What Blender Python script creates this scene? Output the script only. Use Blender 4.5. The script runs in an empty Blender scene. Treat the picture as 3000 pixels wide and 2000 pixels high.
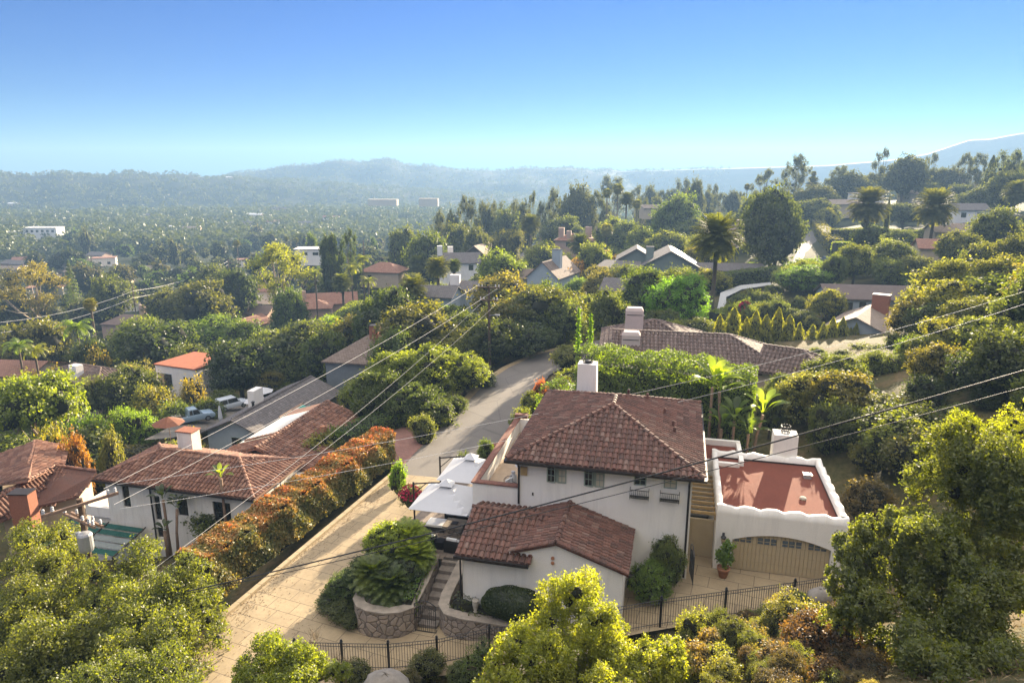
import bpy, math, random
import numpy as np
from mathutils import Vector, Matrix
R = math.radians
scene = bpy.context.scene
COL = scene.collection
# ------------------------------------------------------------------ camera
CAMZ = 20.5; PITCH = R(13.9); F = 1568.0
cp, sp = math.cos(PITCH), math.sin(PITCH)
cd = bpy.data.cameras.new("camera"); cam = bpy.data.objects.new("camera", cd); COL.objects.link(cam)
cd.sensor_width = 36; cd.lens = 24; cd.clip_start = 0.3; cd.clip_end = 40000
cam.location = (0, 0, CAMZ); cam.rotation_euler = (R(90) - PITCH, 0, 0)
scene.camera = cam
# ------------------------------------------------------------------ light
SUN_AZ, SUN_EL = R(27), R(12.5)          # azimuth clockwise from +Y
sd = bpy.data.lights.new("sun", 'SUN'); sun = bpy.data.objects.new("sun", sd); COL.objects.link(sun)
sd.energy = 5.0; sd.angle = R(0.5); sd.color = (1.0, 0.83, 0.60)
tosun = Vector((math.sin(SUN_AZ) * math.cos(SUN_EL), math.cos(SUN_AZ) * math.cos(SUN_EL), math.sin(SUN_EL)))
sun.rotation_euler = tosun.to_track_quat('Z', 'Y').to_euler(); sun.location = (40, 80, 120)
w = bpy.data.worlds.new("World"); scene.world = w; w.use_nodes = True
nt = w.node_tree; bg = nt.nodes["Background"]
sky = nt.nodes.new("ShaderNodeTexSky"); sky.sky_type = 'NISHITA'; sky.sun_disc = False
sky.sun_elevation = SUN_EL; sky.sun_rotation = SUN_AZ; sky.altitude = 0
sky.air_density = 1.0; sky.dust_density = 0.02; sky.ozone_density = 5.0
hs = nt.nodes.new("ShaderNodeHueSaturation"); hs.inputs["Saturation"].default_value = 1.6
nt.links.new(sky.outputs[0], hs.inputs["Color"])
def wnode(t, **k):
    x = nt.nodes.new(t)
    for a, v in k.items(): setattr(x, a, v)
    return x
tint = wnode("ShaderNodeMix", data_type='RGBA', blend_type='MULTIPLY'); tint.inputs[0].default_value = 1; tint.inputs[7].default_value = (.02, .25, .44, 1); nt.links.new(hs.outputs[0], tint.inputs[6])
# fill light added to the sky high overhead, out of frame, to lift shade
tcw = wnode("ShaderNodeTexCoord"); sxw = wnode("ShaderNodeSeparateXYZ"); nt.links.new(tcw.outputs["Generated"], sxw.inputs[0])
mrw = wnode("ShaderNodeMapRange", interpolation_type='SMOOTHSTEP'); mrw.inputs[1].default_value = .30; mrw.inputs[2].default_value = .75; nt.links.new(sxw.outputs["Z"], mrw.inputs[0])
sky_fill = wnode("ShaderNodeMix", data_type='RGBA', blend_type='ADD'); nt.links.new(mrw.outputs[0], sky_fill.inputs[0]); nt.links.new(tint.outputs[2], sky_fill.inputs[6]); sky_fill.inputs[7].default_value = (7.0, 6.5, 5.8, 1)
nt.links.new(sky_fill.outputs[2], bg.inputs[0])
bg.inputs[1].default_value = 0.05
scene.view_settings.view_transform = 'Standard'; scene.view_settings.look = 'None'
scene.view_settings.exposure = 2.6; scene.view_settings.gamma = 1
cy = scene.cycles
cy.use_denoising = True
try: cy.denoiser = 'OPENIMAGEDENOISE'
except Exception: pass
cy.max_bounces = 6; cy.diffuse_bounces = 3; cy.glossy_bounces = 2; cy.transmission_bounces = 4; cy.volume_bounces = 0
cy.transparent_max_bounces = 6; cy.caustics_reflective = False; cy.caustics_refractive = False
cy.use_adaptive_sampling = True; cy.adaptive_threshold = 0.015
cy.sample_clamp_indirect = 4

# ------------------------------------------------------------------ measuring helpers (2352 px wide picture)
def rdir(x, y):
    u = (x - 1176) / F; v = (y - 784) / F
    return Vector((u, cp - v * sp, -sp - v * cp))
def pt(x, y, zc): return Vector((0, 0, CAMZ)) + rdir(x, y) * zc
def zat(x, y, Z):
    d = rdir(x, y); return Vector((0, 0, CAMZ)) + d * ((Z - CAMZ) / d.z)
def prj(X, Y, Z):
    zc = Y * cp + (CAMZ - Z) * sp
    vd = (CAMZ - Z) * cp - Y * sp
    return 1176 + F * X / zc, 784 + F * vd / zc, zc

# ------------------------------------------------------------------ terrain
CTRL = [(0,6,12),(10,8,13),(-8,8,9),(0,14,6),(8,15,7),(17,17,7.5),(-8,17,2.2),(-15,19,-2),(0,21,1.2),(8,22,3.2),(15,24,2.6),(22,25,5),(-24,20,-6),(-30,28,-9),
 (-4,27,-1.9),(2,26,-1.2),(-10,26,-2.1),(-15,27,-2.1),(9,29,-.1),(15,30,0),(20,33,1),(-22,33,-7),(-16,36,-4.5),(-24,46,-6.3),(-14,44,-3.2),(-35,40,-9),(-30,60,-9.5),(-45,60,-12),(-60,50,-14),(-30,85,-11.5),(-50,90,-14.5),(-70,80,-16.5),
 (-12,55,-4),(-15,65,-5.5),(-9,75,-4),(-15,85,-7),(-25,110,-12),(-60,120,-20),(-100,120,-24),(-40,170,-20),(-100,200,-28),(-160,200,-31),(-60,260,-25),(-6,60,-2),(0,75,-2),(5,84,-2.3),
 (5,100,-4),(-10,120,-7),(0,150,-8),(20,130,-5),(30,110,-3),(10,200,-11),(40,170,-6),(60,150,-4),(-20,200,-16),(20,260,-14),(0,330,-24),(60,250,-9),(100,330,-8),(50,400,-18),
 (0,40,-.3),(5,44,-.1),(14,42,0),(14,50,.1),(5,52,-.5),(22,36,1.5),(22,45,1.5),(30,45,5),(26,60,1.5),(43,58,6),(58,74,5),(24,84,-.8),(34,86,-.6),(44,88,-.8),(30,74,-.8),(50,100,-2),(75,95,3),(60,130,0),(80,120,2.5),(90,160,2),(112,165,3),(142,205,6),(120,200,4),(150,260,4.5),(200,330,7),(100,230,0),(130,330,0),(260,420,7),(120,450,-14),(220,600,-16),(350,600,-5),(300,300,10),(450,450,4),(700,500,-20),(600,900,-35),(220,260,9),
 (-300,400,-34),(-150,450,-34),(0,550,-37),(100,700,-38),(-600,700,-38),(-200,1000,-42),(200,1100,-46),(0,1500,-47),(-800,1200,-40),(-1000,1600,-36),(500,1500,-50),(900,1500,-45),(0,3000,-55),(1500,3000,-55),(-2000,3000,-45),(0,6000,-60),(3000,5500,-60),(0,-20,16),(20,-10,18),(-20,-10,12),(0,-200,40)]
_C = np.array(CTRL, float)
_ct = np.arctan2(_C[:,0], _C[:,1]); _cl = np.log(np.hypot(_C[:,0], _C[:,1]))
def _ridge(r0, sig, pts, lo=-60):
    th, z = [], []
    for x, y in pts:
        d = rdir(x, y); h = math.hypot(d.x, d.y); th.append(math.atan2(d.x, d.y)); z.append(CAMZ + d.z / h * r0)
    return r0, sig, np.array(th), np.array(z)
RIDGES = [_ridge(1700, .2, [(-600,415),(-200,410),(0,403),(60,404),(120,401),(220,402),(330,400),(400,403),(500,408),(600,413),(800,425),(1000,440),(1200,450),(1300,470)]),
 _ridge(2000, .1, [(560,440),(640,416),(720,408),(800,414),(900,426),(1000,432),(1100,420),(1200,412),(1300,425),(1400,440)]),
 _ridge(2350, .2, [(250,440),(400,420),(480,411),(520,403),(600,391),(700,380),(760,372),(860,370),(900,370),(950,381),(1030,386),(1090,393),(1130,393),(1180,390),(1260,386),(1340,388),(1400,391),(1440,402),(1500,425),(1560,440)]),
 _ridge(2600, .15, [(1350,440),(1420,403),(1460,397),(1500,401),(1550,414),(1620,430)]),
 _ridge(2320, .11, [(900,410),(1300,397),(1500,391),(1700,385),(1900,379),(2050,366),(2130,352),(2180,335),(2230,318),(2270,318),(2300,312),(2352,302),(2500,303),(2700,310),(2900,340)])]
def _kern(t1, l1, t2, l2): return np.sqrt((2*np.sin((t1[:,None]-t2[None])/2))**2 + (l1[:,None]-l2[None])**2 + .01)
_A = _kern(_ct, _cl, _ct, _cl); _n = len(_C)
_S = np.zeros((_n+1, _n+1)); _S[:_n,:_n] = _A - np.eye(_n)*.015; _S[:_n,_n] = 1; _S[_n,:_n] = 1
_W = np.linalg.solve(_S, np.append(_C[:,2], 0))
def hz(X, Y):
    X = np.asarray(X, float); Y = np.asarray(Y, float); sh = X.shape; X = X.ravel(); Y = Y.ravel()
    r = np.maximum(np.hypot(X, Y), 3.0); th = np.arctan2(X, Y); l = np.log(r)
    out = np.empty_like(X)
    for s in range(0, len(X), 20000):
        q = slice(s, s + 20000)
        out[q] = _kern(th[q], l[q], _ct, _cl) @ _W[:_n] + _W[_n]
    for r0, sig, rt, rz in RIDGES:
        c = np.interp(th, rt, rz, left=-60, right=-60)
        wv = np.exp(-((l - math.log(r0)) / sig)**2)
        rough = 1 + .03*np.sin(th*97) + .03*np.sin(l*61+th*40)
        out = np.maximum(out, -58 + (c + 58) * wv * (rough if r0 != 2320 else 1))
    return out.reshape(sh)
def gz(x, y): return float(hz(np.array([x]), np.array([y]))[0])

# ------------------------------------------------------------------ materials
def nodes(name):
    m = bpy.data.materials.new(name); m.use_nodes = True
    n = m.node_tree.nodes; b = n["Principled BSDF"]; return m, n, m.node_tree.links, b
def rgba(c): return (c[0], c[1], c[2], 1)
def mixrgb(n, l, fac, a, b, mode='MIX'):
    x = n.new("ShaderNodeMix"); x.data_type = 'RGBA'; x.blend_type = mode
    for s, val in ((0, fac), (6, a), (7, b)):
        if hasattr(val, 'node'): l.new(val, x.inputs[s])
        elif s == 0: x.inputs[0].default_value = val
        else: x.inputs[s].default_value = rgba(val)
    return x.outputs[2]
def noise(n, l, vec, scale, detail=4, rough=.6):
    t = n.new("ShaderNodeTexNoise"); t.inputs["Scale"].default_value = scale; t.inputs["Detail"].default_value = detail; t.inputs["Roughness"].default_value = rough
    if vec is not None: l.new(vec, t.inputs["Vector"])
    return t.outputs["Fac"]
def ramp(n, l, fac, stops):
    r = n.new("ShaderNodeValToRGB"); e = r.color_ramp.elements
    while len(e) < len(stops): e.new(.5)
    for el, (p, c) in zip(e, stops): el.position = p; el.color = rgba(c) if len(c) == 3 else c
    l.new(fac, r.inputs[0]); return r.outputs[0]
def bump(n, l, b, h, strength=.3, dist=.02):
    k = n.new("ShaderNodeBump"); k.inputs["Strength"].default_value = strength; k.inputs["Distance"].default_value = dist
    l.new(h, k.inputs["Height"]); l.new(k.outputs[0], b.inputs["Normal"])
def M(name, col, rough=.8, var=.25, scale=2.0, bmp=0, bscale=30, metal=0, col2=None, spec=.3):
    m, n, l, b = nodes(name)
    pos = n.new("ShaderNodeNewGeometry").outputs["Position"]
    c2 = col2 or tuple(x * (1 - var) for x in col)
    f = noise(n, l, pos, scale, 6)
    c = ramp(n, l, f, [(.3, c2), (.7, col)])
    l.new(c, b.inputs["Base Color"]); b.inputs["Roughness"].default_value = rough; b.inputs["Metallic"].default_value = metal
    b.inputs["Specular IOR Level"].default_value = spec
    if bmp: bump(n, l, b, noise(n, l, pos, bscale, 3), bmp, .03)
    return m
def leafmat(name, stops, trans=.45, nscale=.35, obcol=True, rough=.5):
    """stops: colours across the leaf-by-leaf variation; multiplied by the object's colour"""
    m = bpy.data.materials.new(name); m.use_nodes = True; n = m.node_tree.nodes; l = m.node_tree.links
    n.remove(n["Principled BSDF"]); out = n["Material Output"]
    g = n.new("ShaderNodeNewGeometry")
    f = noise(n, l, g.outputs["Position"], nscale, 3)
    a = n.new("ShaderNodeMath"); a.operation = 'MULTIPLY_ADD'; l.new(g.outputs["Random Per Island"], a.inputs[0]); a.inputs[1].default_value = .55
    s = n.new("ShaderNodeMath"); s.operation = 'MULTIPLY_ADD'; l.new(f, s.inputs[0]); s.inputs[1].default_value = 1.1; s.inputs[2].default_value = -.32
    l.new(s.outputs[0], a.inputs[2])
    c = ramp(n, l, a.outputs[0], stops)
    if obcol:
        oi = n.new("ShaderNodeObjectInfo"); c = mixrgb(n, l, 1.0, c, oi.outputs["Color"], 'MULTIPLY')
    tc = mixrgb(n, l, 1.0, c, (1.42, 1.38, .66), 'MULTIPLY')
    d = n.new("ShaderNodeBsdfDiffuse"); l.new(c, d.inputs[0])
    t = n.new("ShaderNodeBsdfTranslucent"); l.new(tc, t.inputs[0])
    gl = n.new("ShaderNodeBsdfGlossy"); gl.inputs["Roughness"].default_value = rough; gl.inputs[0].default_value = (1, 1, 1, 1)
    m1 = n.new("ShaderNodeMixShader"); m1.inputs[0].default_value = trans; l.new(d.outputs[0], m1.inputs[1]); l.new(t.outputs[0], m1.inputs[2])
    m2 = n.new("ShaderNodeMixShader"); m2.inputs[0].default_value = .035; l.new(m1.outputs[0], m2.inputs[1]); l.new(gl.outputs[0], m2.inputs[2])
    l.new(m2.outputs[0], out.inputs[0]); return m

# ------------------------------------------------------------------ object helpers
def tag(o, label=None, cat=None, group=None, kind=None):
    if label: o["label"] = label
    if cat: o["category"] = cat
    if group: o["group"] = group
    if kind: o["kind"] = kind
    return o
def empty(name, loc=(0,0,0), yaw=0, label=None, cat=None, group=None):
    o = bpy.data.objects.new(name, None); COL.objects.link(o); o.location = loc; o.rotation_euler = (0, 0, yaw); o.empty_display_size = .3
    return tag(o, label, cat, group)
def link(name, me, mat=None, parent=None, loc=None, color=None):
    o = bpy.data.objects.new(name, me); COL.objects.link(o)
    if mat is not None and not me.materials: me.materials.append(mat)
    if parent: o.parent = parent
    if loc is not None: o.location = loc
    if color: o.color = rgba(color)
    return o
def npmesh(name, V, Fq, smooth=False, mats=None):
    V = np.asarray(V, np.float32); Fq = np.asarray(Fq, np.int32)
    me = bpy.data.meshes.new(name); k = Fq.shape[1]
    me.vertices.add(len(V)); me.vertices.foreach_set("co", V.ravel())
    me.loops.add(Fq.size); me.loops.foreach_set("vertex_index", Fq.ravel())
    me.polygons.add(len(Fq)); me.polygons.foreach_set("loop_start", np.arange(0, Fq.size, k, dtype=np.int32))
    if smooth: me.polygons.foreach_set("use_smooth", np.ones(len(Fq), bool))
    if mats:                                   # leaf faces take the first material, the twiggy inside the second
        for x in mats: me.materials.append(x)
        leaf = (Fq[:,1]-Fq[:,0] == 1) & (Fq[:,2]-Fq[:,1] == 1)
        me.polygons.foreach_set("material_index", (~leaf).astype(np.int32))
    me.update(calc_edges=True); return me
class MB:
    def __init__(s): s.v = []; s.f = []
    def add(s, vs, fs):
        o = len(s.v); s.v += [tuple(p) for p in vs]; s.f += [tuple(i + o for i in f) for f in fs]; return s
    def box(s, x0, x1, y0, y1, z0, z1):
        return s.add([(x0,y0,z0),(x1,y0,z0),(x1,y1,z0),(x0,y1,z0),(x0,y0,z1),(x1,y0,z1),(x1,y1,z1),(x0,y1,z1)],
                     [(3,2,1,0),(4,5,6,7),(0,1,5,4),(1,2,6,5),(2,3,7,6),(3,0,4,7)])
    def poly(s, pts): return s.add(pts, [tuple(range(len(pts)))])
    def prism(s, poly, z0, z1):
        n = len(poly); vs = [(x, y, z0) for x, y in poly] + [(x, y, z1) for x, y in poly]
        return s.add(vs, [tuple(range(n-1,-1,-1)), tuple(range(n,2*n))] + [(i,(i+1)%n,n+(i+1)%n,n+i) for i in range(n)])
    def slab(s, pts, t):
        """polygon given by its top points, thickened downwards by t"""
        n = len(pts); vs = [tuple(p) for p in pts] + [(p[0], p[1], p[2]-t) for p in pts]
        return s.add(vs, [tuple(range(n)), tuple(range(2*n-1,n-1,-1))] + [(i,n+i,n+(i+1)%n,(i+1)%n) for i in range(n)])
    def tube(s, pts, r, n=6, cap=True):
        pts = [Vector(p) for p in pts]; m = len(pts); rs = r if isinstance(r, (list, tuple)) else [r]*m
        vs = []; up0 = None
        for i, p in enumerate(pts):
            t = (pts[min(i+1,m-1)] - pts[max(i-1,0)]).normalized()
            a = up0 if up0 is not None else (Vector((0,0,1)) if abs(t.z) < .9 else Vector((1,0,0)))
            x = t.cross(a); x = x.normalized() if x.length > 1e-6 else t.orthogonal().normalized()
            y = x.cross(t); up0 = y
            for k in range(n):
                q = 2*math.pi*k/n; vs.append(p + (x*math.cos(q) + y*math.sin(q))*rs[i])
        fs = [(i*n+k, i*n+(k+1)%n, (i+1)*n+(k+1)%n, (i+1)*n+k) for i in range(m-1) for k in range(n)]
        if cap: fs += [tuple(range(n-1,-1,-1)), tuple(range((m-1)*n, m*n))]
        return s.add(vs, fs)
    def lathe(s, prof, c=(0,0,0), n=12):
        vs = [(c[0]+r*math.cos(2*math.pi*k/n), c[1]+r*math.sin(2*math.pi*k/n), c[2]+z) for r, z in prof for k in range(n)]
        m = len(prof)
        fs = [(i*n+k, i*n+(k+1)%n, (i+1)*n+(k+1)%n, (i+1)*n+k) for i in range(m-1) for k in range(n)]
        return s.add(vs, fs + [tuple(range(n-1,-1,-1)), tuple(range((m-1)*n, m*n))])
    def mesh(s, name, smooth=False):
        me = bpy.data.meshes.new(name); me.from_pydata(s.v, [], s.f)
        if smooth: me.polygons.foreach_set("use_smooth", [True]*len(me.polygons))
        me.update(); return me
    def build(s, name, mat, parent=None, smooth=False, loc=None):
        me = s.mesh(name, smooth); me.materials.append(mat); return link(name, me, None, parent, loc)
def part(name, mat, parent, *boxes):
    m = MB()
    for b in boxes: m.box(*b)
    return m.build(name, mat, parent)
# ================================================================== the setting: ground, haze
rng = np.random.default_rng(7); random.seed(5)
def ground():
    ths = np.concatenate([np.arange(-180,-56,4), np.arange(-56,56,.45), np.arange(56,180,4)]) * math.pi/180
    rs = np.concatenate([np.array([2.,4,6]), np.exp(np.linspace(math.log(7.5), math.log(120), 150)), np.exp(np.linspace(math.log(122.5), math.log(4200), 110))])
    T, Rr = np.meshgrid(ths, rs); X = Rr*np.sin(T); Y = Rr*np.cos(T); Z = hz(X, Y) - .06
    Z += np.where(Rr < 400, .07*np.sin(X*.83+np.sin(Y*.31)*3)*np.cos(Y*.57+np.sin(X*.23)*2), 0)
    near = (Rr < 130) & (Y > 10)
    nx, ny, nz = X[near], Y[near], Z[near]
    for pd in PADS:
        p = np.array(pd); c = p.mean(0); s_ = 1 + .9/np.maximum(np.hypot(p[:,0]-c[0], p[:,1]-c[1]), .5); q = c[:2] + (p[:,:2]-c[:2])*s_[:,None]
        ins = np.zeros(len(nx), bool)
        for i in range(len(q)):
            x1, y1 = q[i]; x2, y2 = q[(i+1)%len(q)]
            if abs(y2-y1) < 1e-9: continue
            ins ^= ((y1 > ny) != (y2 > ny)) & (nx < (x2-x1)*(ny-y1)/(y2-y1)+x1)
        nz = np.where(ins, np.minimum(nz, p[:,2].min()-.14), nz)
    Z[near] = nz
    nr, na = X.shape
    V = np.stack([X, Y, Z], -1).reshape(-1, 3)
    i = np.arange(nr-1)[:,None]*na; j = np.arange(na)[None]; j2 = (j+1) % na
    Fq = np.stack([i+j, i+na+j, i+na+j2, i+j2], -1).reshape(-1, 4)[:, ::-1]
    m, n, l, b = nodes("earth")
    g = n.new("ShaderNodeNewGeometry"); pos = g.outputs["Position"]
    f1 = noise(n, l, pos, .02, 8, .65); f2 = noise(n, l, pos, .35, 6, .7); f3 = noise(n, l, pos, 3, 5, .7)
    near = ramp(n, l, f2, [(.32,(.028,.038,.014)),(.5,(.06,.065,.022)),(.6,(.13,.095,.045)),(.72,(.2,.14,.075))])
    near = mixrgb(n, l, .45, near, ramp(n, l, f3, [(.3,(.03,.03,.012)),(.7,(.2,.15,.08))]))
    far = ramp(n, l, f1, [(.3,(.025,.034,.018)),(.55,(.038,.045,.023)),(.7,(.055,.056,.03))])
    cdn = n.new("ShaderNodeVectorMath"); cdn.operation = 'LENGTH'; l.new(pos, cdn.inputs[0])
    mr = n.new("ShaderNodeMapRange"); mr.inputs[1].default_value = 90; mr.inputs[2].default_value = 260; l.new(cdn.outputs["Value"], mr.inputs[0])
    l.new(mixrgb(n, l, mr.outputs[0], near, far), b.inputs["Base Color"]); b.inputs["Roughness"].default_value = .95; b.inputs["Specular IOR Level"].default_value = .1
    bump(n, l, b, f3, .5, .1)
    me = npmesh("ground", V, Fq, True); fr = np.repeat(rs[:-1] < 2100, na); me.polygons.foreach_set("use_smooth", fr)
    o = link("ground", me, m); tag(o, kind="structure")
def haze():
    m = bpy.data.materials.new("haze_air"); m.use_nodes = True; n = m.node_tree.nodes; l = m.node_tree.links
    n.remove(n["Principled BSDF"]); v = n.new("ShaderNodeVolumePrincipled")
    v.inputs["Color"].default_value = (.225,.375,.60,1); v.inputs["Density"].default_value = HAZE_D; v.inputs["Anisotropy"].default_value = HAZE_G
    l.new(v.outputs[0], n["Material Output"].inputs["Volume"])
    b = MB().box(-4700, 4700, -4700, 4700, -66, 176)
    o = b.build("haze", m); tag(o, kind="stuff")
HAZE_D, HAZE_G = 0.00037, 0.2
# ================================================================== plants
def unit(v): return v / np.maximum(np.linalg.norm(v, axis=-1, keepdims=True), 1e-9)
def leafquads(C, N, size, aspect=.55, rg=None, wild=.7):
    """diamond leaves at C facing roughly N"""
    rg = rg or rng; n = len(C)
    nn = unit(N + rg.normal(0, wild, (n,3))); t = unit(np.cross(nn, rg.normal(0, 1, (n,3)))); b = np.cross(nn, t)
    s = (size * rg.uniform(.6, 1.35, n))[:,None]
    V = np.stack([C + t*s*.5, C + b*s*aspect*.5 + nn*s*.06, C - t*s*.5, C - b*s*aspect*.5 + nn*s*.06], 1).reshape(-1,3)
    return V, np.arange(4*n).reshape(-1,4)
def blob(c, r, rg, nu=8, nv=6, jit=.12):
    vs = []; 
    for i in range(nv+1):
        for j in range(nu):
            ph = math.pi*i/nv; q = 2*math.pi*j/nu; k = 1 + rg.uniform(-jit, jit)
            vs.append((c[0]+r[0]*k*math.sin(ph)*math.cos(q), c[1]+r[1]*k*math.sin(ph)*math.sin(q), c[2]+r[2]*k*math.cos(ph)))
    fs = [(i*nu+j, i*nu+(j+1)%nu, (i+1)*nu+(j+1)%nu, (i+1)*nu+j) for i in range(nv) for j in range(nu)]
    return np.array(vs), np.array(fs)[:, ::-1]
def join(parts):
    V, Q, o = [], [], 0
    for v, q in parts: V.append(v); Q.append(q + o); o += len(v)
    return np.concatenate(V), np.concatenate(Q)
def clumps_to_leaves(cl, cr, axis_c, nleaf, size, rg, up=.35, aspect=.55, wild=.7, flat=1.0):
    """nleaf leaves on the shells of clumps cl (radius cr)"""
    w = cr**2 / (cr**2).sum(); idx = rg.choice(len(cl), nleaf, p=w)
    d = unit(rg.normal(0,1,(nleaf,3))); out = unit(cl[idx]-axis_c + 1e-6)
    d = unit(d + out*.55 + np.array([0,0,up]))
    P = cl[idx] + d*np.array([1,1,flat])*(cr[idx]*rg.uniform(.72,1.08,nleaf))[:,None]
    return leafquads(P, d*.8 + np.array([0,0,.25]), size, aspect, rg, wild)
def dome_clumps(n, rg, rr=.28, flat=.55, base=.30):
    """unit crown: radius .5 in x,y; from base to 1 in z"""
    cl = []; 
    while len(cl) < n:
        d = unit(rg.normal(0,1,3)); 
        if d[2] < -.55: continue
        k = rg.uniform(.62, .98) if rg.random() < .8 else rg.uniform(.3,.6)
        cl.append([d[0]*(.5-rr*.45)*k, d[1]*(.5-rr*.45)*k, base + (1-base)*(.46 + d[2]*(.54-rr*.35)*k)])
    cl = np.array(cl); return cl, rg.uniform(.55,1.15,n)*rr*.8
# the unit crown is 1 wide and 1 tall; a tree object is scaled to its real size
def lob_clumps(lc, lr, ns, rg, sub=(.2,.42), up=.25):
    """small leaf sprays scattered over the outer side of each lobe"""
    C, Rr, N = [], [], []
    for c, r in zip(lc, lr):
        d = unit(rg.normal(0,1,(ns,3)) + np.array([0,0,up])); k = rg.uniform(.55,1.12,ns)**.7
        C.append(c + d*(r*k)[:,None]); Rr.append(r*rg.uniform(sub[0],sub[1],ns)); N.append(d)
    return np.concatenate(C), np.concatenate(Rr), np.concatenate(N)
def spray(C, Rr, N, nleaf, size, rg, aspect=.55, wild=.8, flat=1.0):
    w = Rr**2/(Rr**2).sum(); i = rg.choice(len(C), nleaf, p=w)
    P = C[i] + rg.normal(0,.55,(nleaf,3))*Rr[i][:,None]*np.array([1,1,flat])
    return leafquads(P, N[i]*.7 + np.array([0,0,.35]), size, aspect, rg, wild)
def crown_dome(nc, nl, leaf, seed, rr=.26, base=.22, core=.56, aspect=.6, wild=.8, ns=16, flat=1.0):
    rg = np.random.default_rng(seed); cl, cr = dome_clumps(nc, rg, rr, base=base); C, Rr, N = lob_clumps(cl, cr, ns, rg)
    parts = [spray(C, Rr, N, nl, leaf, rg, aspect, wild, flat)]
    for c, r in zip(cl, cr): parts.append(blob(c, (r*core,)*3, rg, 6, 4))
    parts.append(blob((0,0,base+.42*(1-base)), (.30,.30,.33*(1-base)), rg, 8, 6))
    return join(parts)
def crown_open(nc, nl, leaf, seed, base=.35, narrow=1.0, flat=.6):
    """eucalyptus: separate leaf clouds, sky between them; returns also limb ends"""
    rg = np.random.default_rng(seed); cl = []
    for i in range(nc):
        t = rg.uniform(0,1)**.8; z = base + (1-base)*t*.93; rad = .46*narrow*math.sin(math.pi*min(1,.28+.62*t))**.7*rg.uniform(.35,1)
        q = i*2.4 + rg.uniform(-.5,.5); cl.append([rad*math.cos(q), rad*math.sin(q), z])
    cl = np.array(cl); cr = rg.uniform(.06,.13,nc); C, Rr, N = lob_clumps(cl, cr*np.ones(nc), 9, rg, (.3,.6)); C[:,2] = cl.repeat(9,0)[:,2] + (C[:,2]-cl.repeat(9,0)[:,2])*flat
    parts = [spray(C, Rr, N, nl, leaf, rg, .4, 1, .8)]
    for c, r in zip(cl, cr): parts.append(blob(c, (r*.4, r*.4, r*.2), rg, 6, 4))
    return join(parts), cl
def crown_cone(nl, leaf, seed, base=.08, power=1.0, whorl=0):
    rg = np.random.default_rng(seed); t = rg.uniform(0,1,nl)**1.3; q = rg.uniform(0,2*math.pi,nl)
    z = base + (1-base)*t; 
    if whorl: z = base + (1-base)*(np.round((t)*whorl)/whorl) + rg.normal(0,.008,nl)
    rmax = .5*(1-np.clip((z-base)/(1-base),0,1))**power + .015
    lob = 1 + .22*np.sin(q*5+z*23) + .12*np.sin(q*9-z*41)
    r = rmax*lob*np.sqrt(rg.uniform(.12 if whorl else .55,1,nl))
    P = np.stack([r*np.cos(q), r*np.sin(q), z - (.1*r if whorl else 0)], 1); N = np.stack([np.cos(q), np.sin(q), np.full(nl,.5)], 1)
    parts = [leafquads(P, N, leaf, .55, rg, .6)]
    if not whorl: parts.append(blob((0,0,base+.35*(1-base)), (.3,.3,.33), rg, 8, 6))
    return join(parts)
def crown_column(nl, leaf, seed):
    rg = np.random.default_rng(seed); t = rg.uniform(0,1,nl); q = rg.uniform(0,2*math.pi,nl)
    rmax = .5*np.minimum(1, ((1-t)/.55))**.75*np.minimum(1,.75+t*1.5)
    r = rmax*(1 + .25*np.sin(q*4+t*17))*rg.uniform(.75,1.02,nl)
    P = np.stack([r*np.cos(q), r*np.sin(q), t*.98], 1); N = np.stack([np.cos(q), np.sin(q), np.full(nl,.9)], 1)
    return join([leafquads(P, N, leaf, .5, rg, .6), blob((0,0,.36), (.33,.33,.42), rg, 8, 8)])
def frond(p0, az, el, L, droop, nleaf, ll, rg, vee=.5, width=.06, taper=True):
    """feather frond: leaflets along an arching rachis"""
    n = nleaf; t = np.linspace(.08,1,n); ang = el - droop*t**1.3
    ds = L/n; h = np.cumsum(np.cos(ang))*ds; z = np.cumsum(np.sin(ang))*ds
    ca, sa = math.cos(az), math.sin(az); P = np.stack([p0[0]+h*ca, p0[1]+h*sa, p0[2]+z], 1)
    T = np.stack([np.cos(ang)*ca, np.cos(ang)*sa, np.sin(ang)], 1); S = np.tile([-sa, ca, 0.], (n,1)); U = np.cross(S, T) * -1
    U = np.cross(T, S); out = []
    prof = np.sin(np.pi*np.clip(t*.86+.1,0,1))**.6 if taper else np.ones(n)
    for sg in (-1, 1):
        dirv = unit(S*sg + T*.55 + U*vee*rg.uniform(.4,1.2,(n,1)) + rg.normal(0,.1,(n,3)) + np.array([0,0,-.15]))
        e = P + dirv*(ll*prof)[:,None]; wv = T*width*.5
        V = np.stack([P - wv, P + wv, e + wv*.25, e - wv*.25], 1).reshape(-1,3); out.append((V, np.arange(4*n).reshape(-1,4)))
    V = np.stack([P[:-1]+S[:-1]*width*.3, P[:-1]-S[:-1]*width*.3, P[1:]-S[1:]*width*.3, P[1:]+S[1:]*width*.3],1).reshape(-1,3)
    out.append((V, np.arange(4*(n-1)).reshape(-1,4)))
    return join(out)
def crown_date(seed, nf=125, nl=30):        # radius 1, centred on the trunk top (0,0,0)
    rg = np.random.default_rng(seed); parts = []
    for i in range(nf):
        k = (i+.5)/nf; el = math.radians(82 - 128*k + rg.uniform(-6,6)); az = i*2.399963
        parts.append(frond((0,0,.02), az, el, 1.08*rg.uniform(.88,1.05), math.radians(48*rg.uniform(.8,1.2)*(1 if k<.6 else .7)), nl,   .26, rg, .35, .045))
    parts.append(blob((0,0,-.04), (.13,.13,.16), rg)); return join(parts)
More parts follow.
